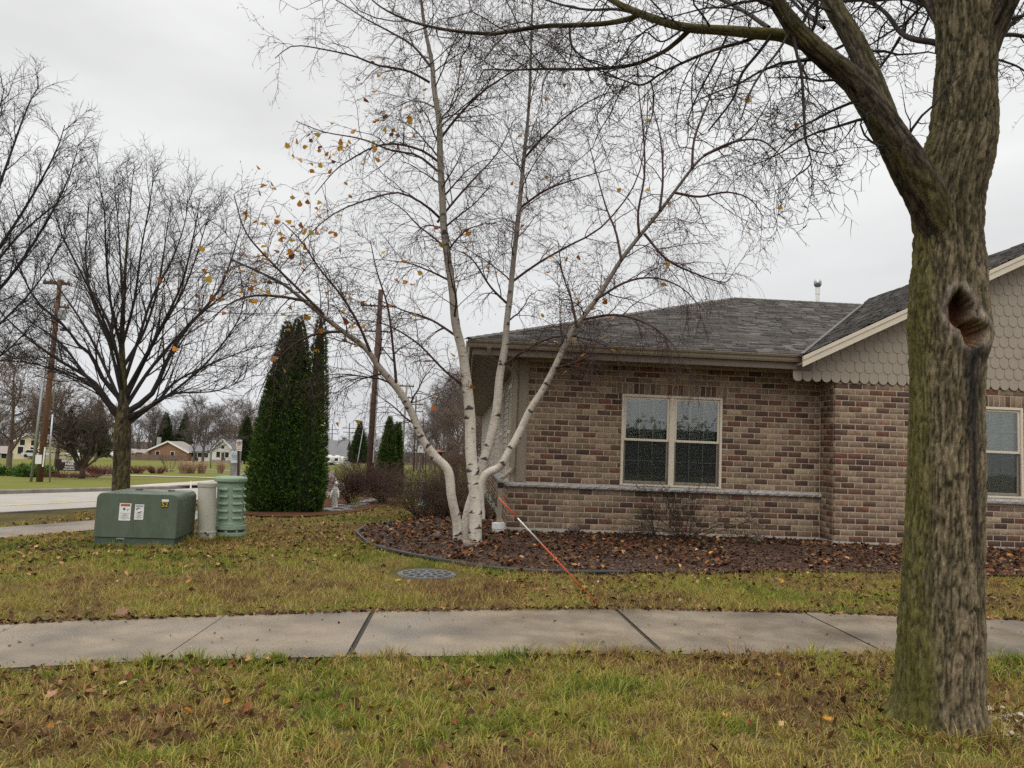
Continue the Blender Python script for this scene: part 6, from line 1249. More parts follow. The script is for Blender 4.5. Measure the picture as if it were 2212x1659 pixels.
mb = MB(); mb.tube([(bh[0], bh[1], gz(bh[0], bh[1])), bh+np.array([0, 0, -.13])], .015, 8); mb.build('post', M_gwood, bx_)
gp = P(914, 1030, 21.0); gp[2] = gz(gp[0], 21.0); o = empty('garden_lantern', gp, 'pale weathered garden ornament standing under the bird house', 'ornament')
mb = MB(); mb.lathe([(.13, 0), (.13, .05), (.08, .08), (.07, .42), (.11, .46), (.11, .62), (.06, .68), (.02, .74)], 10, gp); mb.build('body', mat('pale_weathered', (.42, .45, .44), var=.3, scale=8, big=(5, (.2, .22, .18), .6)), o)
# ================================================================== street furniture and the distance
# ---------- no-parking sign and notice pillar
ny = 23.5
def at(u, v, Y): return P(u, v, Y)
sp0 = at(517, 1046, ny); sp0[2] = gz(sp0[0], ny); ns = empty('no_parking_sign', sp0, 'white no parking sign on a dark steel post behind the pedestals', 'sign')
M_post = mat('rusty_post', (.045, .022, .02), var=.3, rough=.7); M_sred = mat('sign_red', (.32, .03, .035), var=.08, rough=.4); M_sface = mat('sign_white', (.66, .62, .60), var=.04, rough=.45)
tp = at(516, 951, ny); MB().bar(sp0-np.array([0, 0, .2]), at(515.5, 956, ny), .06, .035).build('post', M_post, ns)
c0 = at(516.5, 962, ny-.05); wS, hS = .175, .335
def plate(mb, c, w, h, th=.004, r=.02):
    p = []
    for sx, sz, a0 in ((1, -1, -math.pi/2), (1, 1, 0), (-1, 1, math.pi/2), (-1, -1, math.pi)): p += [(sx*(w/2-r)+r*math.cos(a0+t), sz*(h/2-r)+r*math.sin(a0+t)) for t in (0, math.pi/4, math.pi/2)]
    b = len(mb.v); mb.prism(p, -th, 0); mb.v[b:] = [(x+c[0], y+c[1], z+c[2]) for x, y, z in mb.v[b:]]
mb = MB(); plate(mb, c0, wS, hS); pf = mb.build('plate', M_sface, ns)
mb = MB(); n = 24; vs = []; cc_ = c0+np.array([0, -.006, .055])
for r in (.066, .052):
    for i in range(n): vs.append((cc_[0]+r*math.cos(2*math.pi*i/n), cc_[1], cc_[2]+r*math.sin(2*math.pi*i/n)))
mb.add(vs, [(i, (i+1) % n, n+(i+1) % n, n+i) for i in range(n)]); mb.bar(cc_+np.array([-.042, -.003, .042]), cc_+np.array([.042, -.003, -.042]), .013, .003, up=(0, 1, 0)); mb.build('prohibition_ring', M_sred, pf)
text('letter', 'P', .10, cc_+np.array([.004, -.001, 0]), (1, 0, 0), (0, 0, 1), M_ink, pf, ext=.0005)
text('lettering', 'ANY TIME', .03, c0+np.array([0, -.006, -.06]), (1, 0, 0), (0, 0, 1), M_grey, pf, ext=.0005)
mb = MB(); mb.bar(c0+np.array([-.055, -.006, -.115]), c0+np.array([.055, -.006, -.115]), .014, .002, up=(0, 1, 0)); mb.build('arrow_bar', M_sred, pf)
np0 = at(505.5, 1046, ny+.25); np0[2] = gz(np0[0], ny+.25); pil = empty('notice_pillar', np0, 'weathered grey post carrying a white and blue notice board', 'sign')
mb = MB(); tpz = at(505.5, 957, ny+.25)[2]; mb.box(np0[0]-.12, np0[0]+.13, np0[1]-.08, np0[1]+.10, np0[2]-.2, tpz); mb.build('post', mat('grey_concrete_post', (.27, .26, .25), var=.25, scale=6, rough=.9), pil)
c1 = at(508, 987, ny+.1); mb = MB(); plate(mb, c1, .235, .36, r=.006); nb = mb.build('notice_board', mat('notice_white', (.66, .69, .72), var=.03, rough=.4), pil)
mb = MB(); bl = MB(); gn = MB()
for z, h_ in ((.05, .012), (.02, .02), (-.08, .014)): bl.bar(c1+np.array([-.10, -.006, z]), c1+np.array([.10, -.006, z+.006]), h_, .002, up=(0, 1, 0))
bl.build('blue_waves', mat('notice_blue', (.08, .26, .48), rough=.4), nb); gn.bar(c1+np.array([-.10, -.006, .095]), c1+np.array([.10, -.006, .10]), .018, .002, up=(0, 1, 0)); gn.build('green_wave', mat('notice_green', (.35, .48, .22), rough=.4), nb)
bl = MB(); bl.bar(c1+np.array([-.09, -.006, -.025]), c1+np.array([.09, -.006, -.025]), .035, .002, up=(0, 1, 0)); bl.build('print_block', mat('notice_pale_blue', (.25, .42, .55), rough=.4), nb)

# ---------- utility poles
def pole(name, base, top, r0, r1, m, label, arms=(), parts=()):
    t = empty(name, base, label, 'utility pole'); base, top = np.asarray(base), np.asarray(top)
    MB().tube([tuple(base-np.array([0, 0, .3])), tuple((base+top)/2), tuple(top)], [r0, (r0+r1)/2, r1], 12).build('pole', m, t, smooth=True)
    for c, h, w in arms:
        c = np.asarray(c); MB().bar(c-np.array([h, 0, 0]), c+np.array([h, 0, 0]), w, w*1.2).build('crossarm', M_dwood, t)
        for k in (-.9, -.45, .45, .9): MB().lathe([(w*.25, 0), (w*.55, w*.3), (w*.55, w*.7), (w*.3, w*1.3)], 8, tuple(c+np.array([h*k, 0, w*.6]))).build('insulator', M_gwood, t)
    return t
pb0 = G(85, 1041); pY = pb0[1]; pt = at(130, 604, pY)
lp = pole('utility_pole', pb0, pt, .135, .09, M_wood, 'red-brown leaning utility pole beside the park sign', [(at(122, 612, pY), .55, .10), (at(133, 664, pY), .30, .09), (at(129, 712, pY), .42, .09)])
def along(t, o=0, dy=-.12): return tuple(pb0+(pt-pb0)*t+np.array([o, dy, 0]))
MB().tube([along(0, -.33, -.03), along(.35, -.27, -.03), along(.93, -.17, -.03)], .06, 8).build('conduit', M_steel, lp, smooth=True)
MB().tube([along(-.01, .45, -.03), along(.2, .34), along(.33, .32)], .038, 6).build('riser_pipe', M_steel, lp, smooth=True)
MB().tube([along(.36, .30), along(.6, .26), along(.80, .22)], .03, 6).build('riser_pipe', M_steel, lp, smooth=True)
MB().tube([along(.075, .18, -.2), along(.17, .19, -.19)], .035, 6).build('marker_tube', M_white, lp)
q = along(.11, -.0, -.24); MB().box(q[0]-.13, q[0]+.13, q[1]-.01, q[1], q[2]-.19, q[2]+.19).build('notice_plate', M_stk, lp)
MB().lathe([(.16, 0), (.17, .05), (.17, .42), (.1, .48)], 12, along(.80, .26, -.05)).build('transformer_can', M_steel, lp, smooth=False)
mY = 39.0; mb0 = at(797, 1047, mY); mb0[2] = gz(mb0[0], mY); mtop = at(823, 626, mY)
mp_ = pole('utility_pole', mb0, mtop, .19, .12, M_dwood, 'tall dark utility pole with crossarms behind the small arborvitae', [(at(818, 661, mY), .9, .07), (at(816, 716, mY), .7, .06), (at(817, 756, mY), .2, .07)])
MB().tube([at(806, 1000, mY-.25), at(812, 900, mY-.22), at(818, 800, mY-.2)], .035, 6).build('riser_pipe', M_steel, mp_)
sb0 = at(800, 1045, mY+.8); sb0[2] = gz(sb0[0], mY+.8); pole('stub_pole', sb0, at(806, 850, mY+.8), .17, .16, M_gwood, 'cut-off grey stub pole just behind the tall dark pole')
o = MB().tube([at(772, 1000, mY-1), at(796, 860, mY)], .02, 4).build('guy_wire', M_steel); tag(o, 'steel guy wire slanting down from the dark pole', 'wire')
def fpole(u0, v0, u1, v1, Y, r, arms, label, m=M_dwood, name='utility_pole'):
    b = at(u0, v0, Y); b[2] = gz(b[0], Y); r = r*.62; return pole(name, b, at(u1, v1, Y), r, r*.7, m, label, [(at(a, v, Y), h, r*.8) for a, v, h in arms])
p2_ = fpole(866, 1015, 879, 828, 62, .17, [(877, 834, .65), (876, 859, .6)], 'slender pole with a street light arm beyond the small arborvitae', M_gwood)
MB().tube([at(872, 903, 62), at(858, 896, 62), at(843, 898, 62)], .05, 6).build('lamp_arm', M_steel, p2_); MB().tube([at(846, 897.5, 62), at(838, 898.5, 62)], [.09, .13], 8).build('lamp_head', M_steel, p2_)
fpole(894, 1010, 899, 856, 90, .17, [(899, 874, .85), (898, 889, .8)], 'distant pole with two crossarms over the thicket')
fpole(914, 1000, 915, 903, 120, .2, [(915, 914, 1.0)], 'far pole just right of the leaning birch stem')
fpole(716, 1000, 718, 916, 205, .25, [(718, 928, 1.7), (718, 937, 1.5)], 'far pole above the grey barn roof')
fpole(753, 1000, 755, 914, 190, .25, [(755, 925, 1.7), (755, 934, 1.5)], 'far pole left of the dark conifer')
def wire(a, b, sag, label, r=.012):
    a, b = np.asarray(a), np.asarray(b); pts = [tuple(a+(b-a)*t-np.array([0, 0, sag*4*t*(1-t)])) for t in np.linspace(0, 1, 16)]
    o = MB().tube(pts, r, 4).build('overhead_wire', M_black, smooth=True); tag(o, label, 'wire', 'overhead wires between the poles')
for (ua, va, ub, vb, s) in ((782, 657, 112, 606, .9), (855, 662, 134, 608, .9), (818, 756, 133, 664, 1.2)): wire(at(ua, va, mY), at(ub, vb, pY), s, 'overhead wire strung from the dark pole to the red-brown pole')
for (ua, va, ub, vb, s) in ((782, 657, 866, 832, .5), (852, 662, 890, 834, .5), (816, 714, 870, 858, .5), (820, 800, 874, 880, .4), (822, 835, 872, 905, .4)): wire(at(ua, va, mY), at(ub, vb, 62), s, 'overhead wire strung from the dark pole to the slender pole')
for (ua, va, ub, vb, s) in ((868, 832, 888, 872, .4), (890, 834, 910, 872, .4), (876, 858, 898, 888, .4)): wire(at(ua, va, 62), at(ub, vb, 90), s, 'overhead wire between the slender pole and the distant pole')

# ---------- park sign
pg_ = G(148, 1029); pgY = pg_[1]; ps = empty('park_sign', pg_, 'dark brown park sign with white RIVERSIDE PARK lettering', 'sign')
a_, b_ = at(119, 1018, pgY), at(181, 1020, pgY); zt = at(150, 992, pgY)[2]; zb = at(150, 1017, pgY)[2]; M_sgn = mat('dark_brown_sign', (.028, .012, .012), var=.2, rough=.6)
MB().box(a_[0], b_[0], pgY-.05, pgY+.05, zb, zt).build('board', M_sgn, ps)
for x in (a_[0]+.15, b_[0]-.15): MB().box(x-.06, x+.06, pgY-.045, pgY+.045, gz(x, pgY)-.2, zb).build('post', M_sgn, ps)
wS_ = b_[0]-a_[0]; cxs = a_[0]+wS_*.50; hS_ = zt-zb
for body, f_, s_ in (('RIVERSIDE', .84, .30), ('PARK', .58, .30), ('WEST BEND', .32, .15), ('PARK DISTRICT', .13, .14)): text('lettering', body, s_*hS_*1.0, (cxs, pgY-.055, zb+hS_*f_), (1, 0, 0), (0, 0, 1), M_sface, ps, ext=.004, bold=s_*.035)

# ---------- houses across the park
def far_house(name, label, x0, x1, Y, z0, zw, zr, wm, rm, ridge='x', depth=8, wins=(), door=None, chimney=None):
    t = empty(name, ((x0+x1)/2, Y, z0), label, 'house'); MB().box(x0, x1, Y, Y+depth, z0-1, zw).build('wall', wm, t); e = .45; mb = MB()
    if ridge == 'x':   # ridge along x
        ym = Y+depth/2; mb.add([(x0-e, Y-e, zw-.1), (x1+e, Y-e, zw-.1), (x1+e, ym, zr), (x0-e, ym, zr), (x0-e, Y+depth+e, zw-.1), (x1+e, Y+depth+e, zw-.1)], [(0, 1, 2, 3), (3, 2, 5, 4)]); mb.add([(x0, Y, zw), (x0, ym, zr-.15), (x0, Y+depth, zw)], [(0, 1, 2)]); mb.add([(x1, Y, zw), (x1, ym, zr-.15), (x1, Y+depth, zw)], [(2, 1, 0)])
    elif ridge == 'hip':
        ym = Y+depth/2; h = min((x1-x0)*.45, depth/2); mb.add([(x0-e, Y-e, zw-.1), (x1+e, Y-e, zw-.1), (x1+e, Y+depth+e, zw-.1), (x0-e, Y+depth+e, zw-.1), (x0+h, ym, zr), (x1-h, ym, zr)], [(0, 1, 5, 4), (1, 2, 5), (2, 3, 4, 5), (3, 0, 4)])
    else:              # gable towards the camera
        xm = (x0+x1)/2; mb.add([(x0-e, Y-e, zw-.1), (xm, Y-e, zr), (x1+e, Y-e, zw-.1), (x0-e, Y+depth, zw-.1), (xm, Y+depth, zr), (x1+e, Y+depth, zw-.1)], [(0, 1, 4, 3), (1, 2, 5, 4)])
        MB().add([(x0, Y-.01, zw), (x1, Y-.01, zw), (xm, Y-.01, zr-.25)], [(0, 1, 2)]).build('gable', wm, t)
        fm = MB(); fm.bar((x0-e, Y-e-.05, zw-.15), (xm, Y-e-.05, zr-.05), .12, .35); fm.bar((x1+e, Y-e-.05, zw-.15), (xm, Y-e-.05, zr-.05), .12, .35); fm.build('bargeboard', M_white, t)
    mb.build('roof', rm, t)
    for fx, fz, w, h in wins:
        xc = x0+(x1-x0)*fx; wo = MB().box(xc-w/2-.1, xc+w/2+.1, Y-.08, Y, z0+fz-.1, z0+fz+h+.1).build('window', M_white, t); MB().box(xc-w/2, xc+w/2, Y-.1, Y-.085, z0+fz, z0+fz+h).build('pane', M_dark, wo)
    if door is not None: xc = x0+(x1-x0)*door; MB().box(xc-.5, xc+.5, Y-.06, Y, z0, z0+2.1).build('door', M_dwood, t)
    if chimney is not None: xc = x0+(x1-x0)*chimney; MB().box(xc-.4, xc+.4, Y+depth*.4, Y+depth*.4+.8, zw, zr+.9).build('chimney', M_gsid, t)
    return t
M_fbrick = mat('far_brick', (.27, .15, .095), var=.15, scale=.8, rough=.9); M_yelw = mat('far_cream_siding', (.62, .53, .36), var=.05, scale=.3, rough=.8); M_wsid = mat('far_white_siding', (.62, .61, .60), var=.05, scale=.3, rough=.8)
M_froof = mat('far_roof_tan', (.26, .225, .205), var=.12, scale=.5, rough=.9); M_froof2 = mat('far_roof_grey', (.15, .15, .16), var=.12, scale=.5, rough=.85); M_gsid = mat('far_grey_siding', (.30, .30, .30), var=.08, scale=.3, rough=.85)
def hx(u, v, Y): return float(at(u, v, Y)[0])
def hz_(u, v, Y): return float(at(u, v, Y)[2])
def place(name, label, u0, u1, vb, ve, vr, Y, *a, **k):
    um = (u0+u1)/2; return far_house(name, label, hx(u0, vb, Y), hx(u1, vb, Y), Y, hz_(um, vb, Y), hz_(um, ve, Y), hz_(um, vr, Y), *a, **k)
place('brick_ranch_house', 'brick ranch house with a broad tan hipped roof across the park', 318, 404, 996, 975, 953, 195, M_fbrick, M_froof, 'gable', depth=10, wins=((.25, 1.4, .9, .9), (.62, 1.4, .9, .9)), chimney=.08)
place('garage', 'white low garage left of the brick ranch house', 262, 309, 994, 977, 970, 192, M_wsid, M_froof, 'x', depth=6, wins=((.8, .8, 1.6, 1.2),))
place('white_house', 'white single-storey house beside the brick ranch', 404, 452, 996, 974, 960, 198, M_wsid, M_froof2, 'x', depth=8, wins=((.2, 1, 1, 1.1), (.55, 1, 1, 1.1), (.85, 1, .9, 1.1)), door=.4)
place('gabled_house', 'white house with a steep grey gable behind the no parking sign', 457, 502, 996, 972, 949, 192, M_wsid, M_froof2, 'gable', depth=9, wins=((.3, .9, .9, 1.3), (.72, .9, .9, 1.3), (.5, 3.0, .7, .8)), door=.55)
place('yellow_house', 'cream-yellow two-storey house behind the bare trees at left', 28, 88, 990, 955, 936, 150, M_yelw, M_froof, 'gable', depth=9, wins=((.25, .8, 1, 1.3), (.7, .8, 1, 1.3), (.3, 2.4, .9, 1), (.7, 2.4, .9, 1)))
place('grey_house', 'small grey house at the far left edge', -25, 22, 996, 978, 964, 160, M_gsid, M_froof, 'x', depth=7, wins=((.7, .6, 1, 1),))
place('barn', 'long grey-roofed barn behind the white trailer', 640, 738, 1004, 985, 950, 182, M_gsid, M_froof2, 'x', depth=14, wins=((.8, .6, 2.0, 1.6),))
place('barn', 'lower grey annex at the right end of the barn', 700, 752, 1005, 991, 972, 178, M_gsid, M_froof2, 'x', depth=6, wins=((.7, .3, 2, 1.5),))
# wooden fences, board by board
def fence(u0, u1, vb, vt, Y, m, label, bw=.45):
    x0, x1 = hx(u0, vb, Y), hx(u1, vb, Y); zb, zt_ = hz_((u0+u1)/2, vb, Y), hz_((u0+u1)/2, vt, Y); t = empty('wooden_fence', ((x0+x1)/2, Y, zb), label, 'fence'); x = x0; r_ = random.Random(int(u0))
    me = MB().box(-bw*.47, bw*.47, 0, .03, 0, 1).mesh('board'); me.materials.append(m)
    while x < x1:
        o = bpy.data.objects.new('board', me); COL.objects.link(o); o.parent = t; o.location = Vector((x, Y+r_.uniform(-.01, .01), zb-.4))-wl(t); o.scale.z = zt_-zb+.4+r_.uniform(-.04, .04); x += bw
    MB().box(x0, x1, Y+.04, Y+.1, zb+.3, zb+.42).build('rail', m, t)
fence(272, 404, 996, 982, 185, mat('brown_fence', (.17, .115, .085), var=.2, scale=2, rough=.9), 'brown board fence in front of the brick ranch house', .5)
fence(459, 519, 1005, 994, 150, mat('grey_fence', (.26, .225, .19), var=.2, scale=2, rough=.9), 'grey picket fence beyond the park by the gabled house', .3)
# ---------- vehicles far away
def lateral(u, v, Y): return at(u, v, Y)
rv0 = at(693, 1005.5, 160); rv1 = at(741, 1005.5, 160); rvz = float(rv0[2]); rvL = float(rv1[0]-rv0[0]); rvh = float(hz_(717, 983, 160)-hz_(717, 1005.5, 160))
trl = empty('travel_trailer', (rv0[0]+rvL/2, 160, rvz), 'white travel trailer parked in front of the barn', 'trailer'); M_rv = mat('trailer_white', (.72, .72, .70), var=.03, rough=.35)
b0, b1 = .18*rvh, .92*rvh; X0 = float(rv0[0])
MB().prism([(X0+.2, rvz+b0), (X0+rvL*.97, rvz+b0), (X0+rvL, rvz+rvh*.45), (X0+rvL*.985, rvz+b1*.93), (X0+rvL*.9, rvz+b1), (X0+.3, rvz+b1), (X0, rvz+b1*.85), (X0, rvz+rvh*.4)], 160, 162.4).build('body', M_rv, trl, bevel=.1)
for fx in (.12, .30, .68): MB().box(X0+rvL*fx-.35, X0+rvL*fx+.35, 159.95, 159.99, rvz+rvh*.5, rvz+rvh*.75).build('window', M_dark, trl)
MB().box(X0+rvL*.46, X0+rvL*.57, 159.96, 159.99, rvz+b0*1.2, rvz+rvh*.8).build('door', M_wsid, trl)
MB().box(X0+rvL*.05, X0+rvL*.95, 159.96, 159.985, rvz+rvh*.33, rvz+rvh*.37).build('stripe', M_steel, trl)
for fx in (.42, .52): MB().tube([(X0+rvL*fx, 159.9, rvz+.33), (X0+rvL*fx, 160.2, rvz+.33)], .34, 14).build('wheel', M_black, trl)
for fx in (.25, .6): MB().box(X0+rvL*fx, X0+rvL*fx+.8, 160.8, 161.6, rvz+b1, rvz+b1+.25).build('roof_unit', M_rv, trl)
def far_car(u, v, Y, L, col, label, high=1.5):
    p = at(u, v, Y); x, z = float(p[0]), float(p[2]); t = empty('parked_car', (x, Y, z), label, 'car'); m = mat('car_paint', col, var=.03, rough=.3)
    MB().prism([(x-L/2, z+.3), (x+L/2, z+.3), (x+L/2, z+.75), (x+L*.32, z+.88), (x+L*.2, z+high), (x-L*.25, z+high), (x-L*.4, z+.92), (x-L/2, z+.85)], Y, Y+1.75).build('body', m, t, bevel=.06)
    MB().prism([(x+L*.29, z+.92), (x+L*.185, z+high-.1), (x-L*.235, z+high-.1), (x-L*.36, z+.95)], Y-.02, Y-.005).build('side_windows', M_dark, t)
    for fx in (-.3, .3): MB().tube([(x+L*fx, Y-.03, z+.33), (x+L*fx, Y+.2, z+.33)], .33, 14).build('wheel', M_black, t)
far_car(152, 987, 185, 4.2, (.62, .64, .66), 'white car parked beyond the park sign'); far_car(224, 988, 175, 4.4, (.60, .60, .60), 'pale van half hidden behind the crabapple', 1.9); far_car(70, 989, 148, 4.2, (.55, .55, .56), 'silver car in front of the yellow house')
# ---------- small things in the park
def clump(name, u, v, Y, w, h, m, label, n, stiff, cat='plant'):
    p = at(u, v, Y); p[2] = gz(p[0], Y); rng = np.random.default_rng(int(u)); a = rng.uniform(0, 2*np.pi, n); rr_ = np.sqrt(rng.random(n))*w*.28
    K = 6; d = unit(np.column_stack([np.cos(a)*stiff, np.sin(a)*stiff, np.ones(n)])); q = p+np.column_stack([np.cos(a)*rr_, np.sin(a)*rr_, np.zeros(n)]); L = h*rng.uniform(.6, 1.1, n); pts = np.empty((n, K, 3)); pts[:, 0] = q
    for k in range(1, K): d = unit(d+rng.normal(0, .1, (n, 3))+np.array([0, 0, -.02])); q = q+d*(L/(K-1))[:, None]; pts[:, k] = q
    r = np.full((n, K), .014*Y/50)*(1-.5*np.linspace(0, 1, K)); k2 = kids(rng, pts, r, 5, t=(.3, 1), ang=(20, 60), ln=(.25*h, .5*h), absl=True, K=4, trop=(0, 0, 0), jit=.15, rr=.8, rmin=.008*Y/50)
    o = branch_obj(name, [(pts, r), k2], m, None, [3, 3]); tag(o, label, cat)
M_redb = mat('far_red_shrub', (.15, .055, .042), var=.35, scale=2, rough=.9); M_ogr = mat('tan_grass_plume', (.42, .29, .19), var=.25, scale=2, rough=.9)
gy = lambda u, v: float(G(u, v)[1])
clump('burning_bush', 294, 1023, gy(294, 1023), 1.3, .62, M_redb, 'round dark red bush in the park, right of the maple trunk', 110, .8, 'shrub'); clump('burning_bush', 338, 1023, gy(338, 1023), 1.3, .6, M_redb, 'round dark red bush farther right in the park', 110, .8, 'shrub')
clump('burning_bush', 224, 1026, gy(224, 1026), 2.4, .75, M_redb, 'wide low red hedge bush left of the maple trunk', 220, .9, 'shrub'); clump('groundcover_shrub', 150, 1031, gy(150, 1031), 4.5, .45, M_redb, 'low reddish groundcover in front of the park sign', 260, 1.6, 'shrub')
for u, w, lb in ((395, .9, 'tan plume grass clump, leftmost of the pair'), (412, .9, 'tan plume grass clump, right of the pair'), (436, .9, 'single tan plume grass clump by the park tree'), (476, .6, 'thin tan grass tuft near the no parking sign')): clump('plume_grass', u, 1023, gy(u, 1023), w, [.85, M_ogr, lb, 90, .12][0], M_ogr, lb, 90, .12)
clump('park_shrub', 366, 1020, gy(366, 1020), .9, 1.9, M_brtwig, 'bare vase-shaped shrub in the park', 12, .5, 'shrub')
def jun(u, v, Y, n, label):
    p = at(u, v, Y); p[2] = gz(p[0], Y); t = empty('juniper', p, label, 'evergreen'); rng = np.random.default_rng(9); V, F, T = spires(rng, [(p[0]+rng.uniform(-2.2, 2.2), p[1]+rng.uniform(-.8, .8), p[2], rng.uniform(.35, .6), rng.uniform(.5, .8), .5) for _ in range(9)], n, .25); link('foliage', npmesh('foliage', V, F, T*1.0), M_green, t)
jun(2, 1029, gy(2, 1029)+.5, 2600, 'dark green spreading juniper at the left edge of the park')
for u, v0, v1, lb in ((412, 1055, 1039, 'white marker stake at the kerb beyond the transformer'), (391, 992, 984, 'small white stake far across the park lawn')):
    Y = gy(u, v0); a, b = at(u, v0, Y), at(u+.6, v1, Y); o = MB().bar(a, b, .05 if v0 > 1000 else .2, .02).build('marker_stake', M_white); tag(o, lb, 'stake')
for u, vb, vt, lb in ((455, 1012, 975, 'thin dark sapling trunk post in the park'), (479, 1022, 986, 'dark metal post beside the thin grass tuft')):
    Y = gy(u, vb); o = MB().tube([at(u, vb, Y), at(u+1.5, vt, Y)], .05, 6).build('park_post', M_dwood, smooth=True); tag(o, lb, 'post')

# ---------- bare trees in the distance: four shapes, placed one by one
def tree_kind(seed, H, fork, spread, nprim, up, lv, r0):
    rng = np.random.default_rng(seed); K = 10; z = np.linspace(0, H*.92, K); tr = np.column_stack([rng.normal(0, .012*H, K).cumsum()*.4, rng.normal(0, .012*H, K).cumsum()*.4, z]); tr[0, :2] = 0
    rd = r0*(1-.9*np.linspace(0, 1, K)**.8); st_ = (tr[None], rd[None])
    a = kids(rng, *st_, nprim, t=(fork, .97), ang=spread, ln=(.38*H, .62*H), absl=True, K=9, trop=(0, 0, up), jit=.1, rr=.6, rmin=.03, fall=.55)
    b = kids(rng, *a, lv[0], t=(.2, 1), ang=(25, 55), ln=(.13*H, .28*H), absl=True, K=7, trop=(0, 0, up*.7), jit=.13, rr=.55, rmin=.022, fall=.4)
    c = kids(rng, *b, lv[1], t=(.15, 1), ang=(25, 60), ln=(.05*H, .14*H), absl=True, K=5, trop=(0, 0, up*.5), jit=.18, rr=.6, rmin=.014, fall=.3)
    d = kids(rng, *c, lv[2], t=(.2, 1), ang=(25, 60), ln=(.025*H, .065*H), absl=True, K=2, trop=(0, 0, 0), jit=.2, rr=.8, rmin=.014, fall=.2)
    V, F = tubes(*st_, 8); trunk = npmesh('trunk', V, F, smooth=True); V, F = merge([tubes(*a, 5), tubes(*b, 4), tubes(*c, 3)]); vd, fd_ = cones(*d); V, F = np.concatenate([V, vd]), np.concatenate([tri(F), fd_+len(V)]); return trunk, npmesh('crown', V, F, smooth=True)
KINDS = [tree_kind(1, 10, .28, (35, 65), 13, .05, (9, 6, 5), .22), tree_kind(2, 10, .22, (22, 45), 15, .07, (9, 6, 5), .2), tree_kind(3, 10, .14, (40, 75), 16, .06, (9, 7, 5), .2), tree_kind(4, 10, .35, (25, 55), 12, .03, (8, 7, 5), .17)]
for a, b in KINDS: a.materials.append(M_fartwig); b.materials.append(M_fartwig)
trot = random.Random(4)
def far_tree(u, vtop, Y, kind, label, wide=1.0, j=0, group=None, name='bare_tree'):
    x = hx(u, 1000, Y); z0 = gz(x, Y); s = (hz_(u, vtop, Y)-z0)/10.0; t = empty(name, (x, Y, z0), label, 'tree', group); t.rotation_euler.z = trot.uniform(0, 6.28); t.scale = (s*wide, s*wide, s)
    for nm, me in zip(('trunk', 'crown'), KINDS[kind]):
        o = bpy.data.objects.new(nm, me); COL.objects.link(o); o.parent = t
        if j: o.material_slots[0].link = 'OBJECT'; o.material_slots[0].material = M_fartwig2
cb = G(175, 1034); rng = np.random.default_rng(71); ch = float(hz_(175, 868, cb[1])-cb[2])
crab = shrub('crabapple_tree', cb+np.array([0, 0, .55]), 15, ch*.80, .85, rng, mat('crabapple_bark', (.075, .055, .042), var=.3, scale=3), 'low spreading crabapple tree over the park sign', (8, 6, 4), ((.30, .55), (.14, .28), (.06, .13)), .05, .055, jit=.09, cat='tree')
MB().tube([tuple(cb-np.array([0, 0, .2])), tuple(cb+np.array([.05, 0, .3])), tuple(cb+np.array([.02, 0, .8]))], [.17, .13, .11], 12).build('trunk', M_dwood, crab, smooth=True)
far_tree(122, 812, 75, 0, 'dark crooked bare tree just behind the red-brown pole', 1.2); far_tree(20, 760, 62, 2, 'broad brown tree at the left edge of the park', 1.2, 1); far_tree(75, 850, 70, 2, 'reddish dense tree in front of the yellow house', 1.1, 1)
far_tree(-40, 800, 80, 0, 'bare tree leaning in at the far left of the park', 1.2); far_tree(418, 872, 95, 1, 'slim bare park tree standing behind the plume grass', .8); far_tree(437, 880, 110, 2, 'wide bare tree in front of the white houses', 1.5)
far_tree(205, 880, 120, 1, 'bare tree right of the crabapple', 1.1, 1); far_tree(330, 886, 215, 1, 'tall bare tree behind the brick ranch roof', 1.1); far_tree(375, 895, 230, 0, 'bare tree behind the ranch between two chimneys', 1.2)
far_tree(490, 872, 220, 2, 'brown rounded bare tree behind the gabled house', 1.4, 1); far_tree(520, 880, 160, 0, 'bare tree at the left flank of the tall arborvitae', 1.2, 1)
rt = random.Random(12)
for k, u in enumerate(range(-120, 560, 40)): far_tree(u+rt.uniform(-14, 14), rt.uniform(888, 915), rt.uniform(225, 270), k % 4, 'leafless tree in the long treeline beyond the houses', rt.uniform(1.1, 1.5), k % 2, 'far treeline beyond the houses')
for k, u in enumerate(range(575, 880, 34)): far_tree(u+rt.uniform(-12, 12), rt.uniform(928, 948), rt.uniform(225, 270), (k+1) % 4, 'leafless tree in the low treeline behind the barn', rt.uniform(1.2, 1.6), k % 2, 'low treeline behind the barn')
for k, (u, vt, Y) in enumerate(((985, 832, 78), (1015, 815, 70), (955, 858, 92), (930, 880, 105), (1040, 835, 64), (900, 915, 110), (970, 850, 100), (1000, 870, 60), (940, 905, 75), (1030, 880, 55), (910, 935, 80), (965, 900, 62))): far_tree(u, vt, Y, (k*3+1) % 4, 'grey-brown bare tree in the grove behind the bird feeder', 1.15, k % 2, 'grove behind the bird feeder')
for k, (u, vt, Y) in enumerate(((985, 955, 46), (955, 965, 50), (1015, 950, 44))): far_tree(u, vt, Y, 2, ['low brown thicket bush right behind the bird feeder', 'low brown thicket bush behind the leaning birch stem', 'low brown thicket bush nearest the house side'][k], 1.9, 1, 'thicket below the grove', 'thicket_bush')
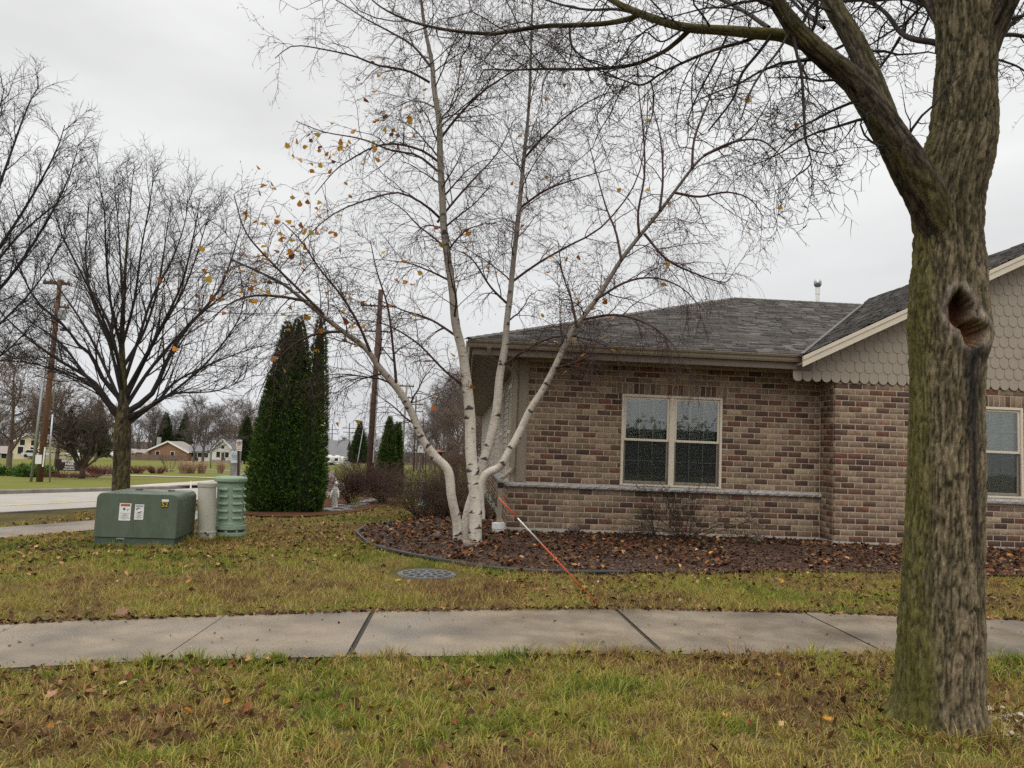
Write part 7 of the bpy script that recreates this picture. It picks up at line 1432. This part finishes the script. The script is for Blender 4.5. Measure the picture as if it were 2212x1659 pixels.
def conifer(u, vt, Y, r, label, n=4200, brown=0.2):
    x = hx(u, 1000, Y); z0 = gz(x, Y); h = hz_(u, vt, Y)-z0; t = empty('conifer', (x, Y, z0), label, 'evergreen'); rng = np.random.default_rng(int(u)); V, F, T = spires(rng, [(x, Y, z0+.06*h, h*.94, r, 1.0)], n, r*.26, brown)
    link('crown', npmesh('crown', V, F, T*.45+.012), M_green, t); MB().tube([(x, Y, z0-.2), (x, Y, z0+h*.8)], [r*.09, r*.03], 7).build('trunk', M_dwood, t)
conifer(774, 910, 165, 2.3, 'dark conifer standing left of the tall dark pole'); conifer(205, 866, 150, 2.6, 'brownish conifer rising behind the crabapple', brown=.9); conifer(352, 892, 225, 3.2, 'dark spruce behind the brick ranch ridge'); conifer(394, 893, 228, 3.0, 'narrow-topped pine right of the spruce', 3000); conifer(528, 900, 140, 2.2, 'dark evergreen just left of the tall arborvitae')
# a far wood closing the view
rng = np.random.default_rng(99); n = 1700; u_ = rng.uniform(-.95, .05, n); d_ = rng.uniform(270, 330, n); x = u_*d_; y = d_; hh = rng.uniform(4, 11, n)*np.clip(1.15-.5*(x > -75), .5, 1.2); z0 = terr(x, y)
pts = np.stack([np.column_stack([x+rng.normal(0, 1.2, n)*t, y+rng.normal(0, 1.2, n)*t, z0+hh*t]) for t in np.linspace(0, 1, 5)], 1); rr_ = np.full((n, 5), .14)*(1-.7*np.linspace(0, 1, 5)); k_ = kids(rng, pts, rr_, 5, t=(.25, 1), ang=(20, 55), ln=(1.5, 4.5), absl=True, K=3, trop=(0, 0, .05), jit=.15, rr=.5, rmin=.05)
o = branch_obj('far_woods', [(pts, rr_), k_], M_fartwig, None, [3, 3]); tag(o, 'hazy brown wood closing the distance', kind='stuff')
# hedge added out of view behind the viewer, to darken what the windows mirror
hb = empty('hedge', (2, -24, 0), 'added dark evergreen hedge behind the viewer, unseen except mirrored in the panes', 'hedge'); rng = np.random.default_rng(31)
MB().box(-30, 32, -25.2, -23.4, -.3, 3.0).build('dark_core_box', M_core, hb); V, F, T = spires(rng, [(x, -23.6, 0, 3.5+rng.uniform(-.4, .5), 1.0, .25) for x in np.arange(-30, 32, 1.5)], 9000, .3); link('foliage', npmesh('foliage', V, F, T), M_green, hb)  # solid dark box fills the added hedge, for the panes to mirror
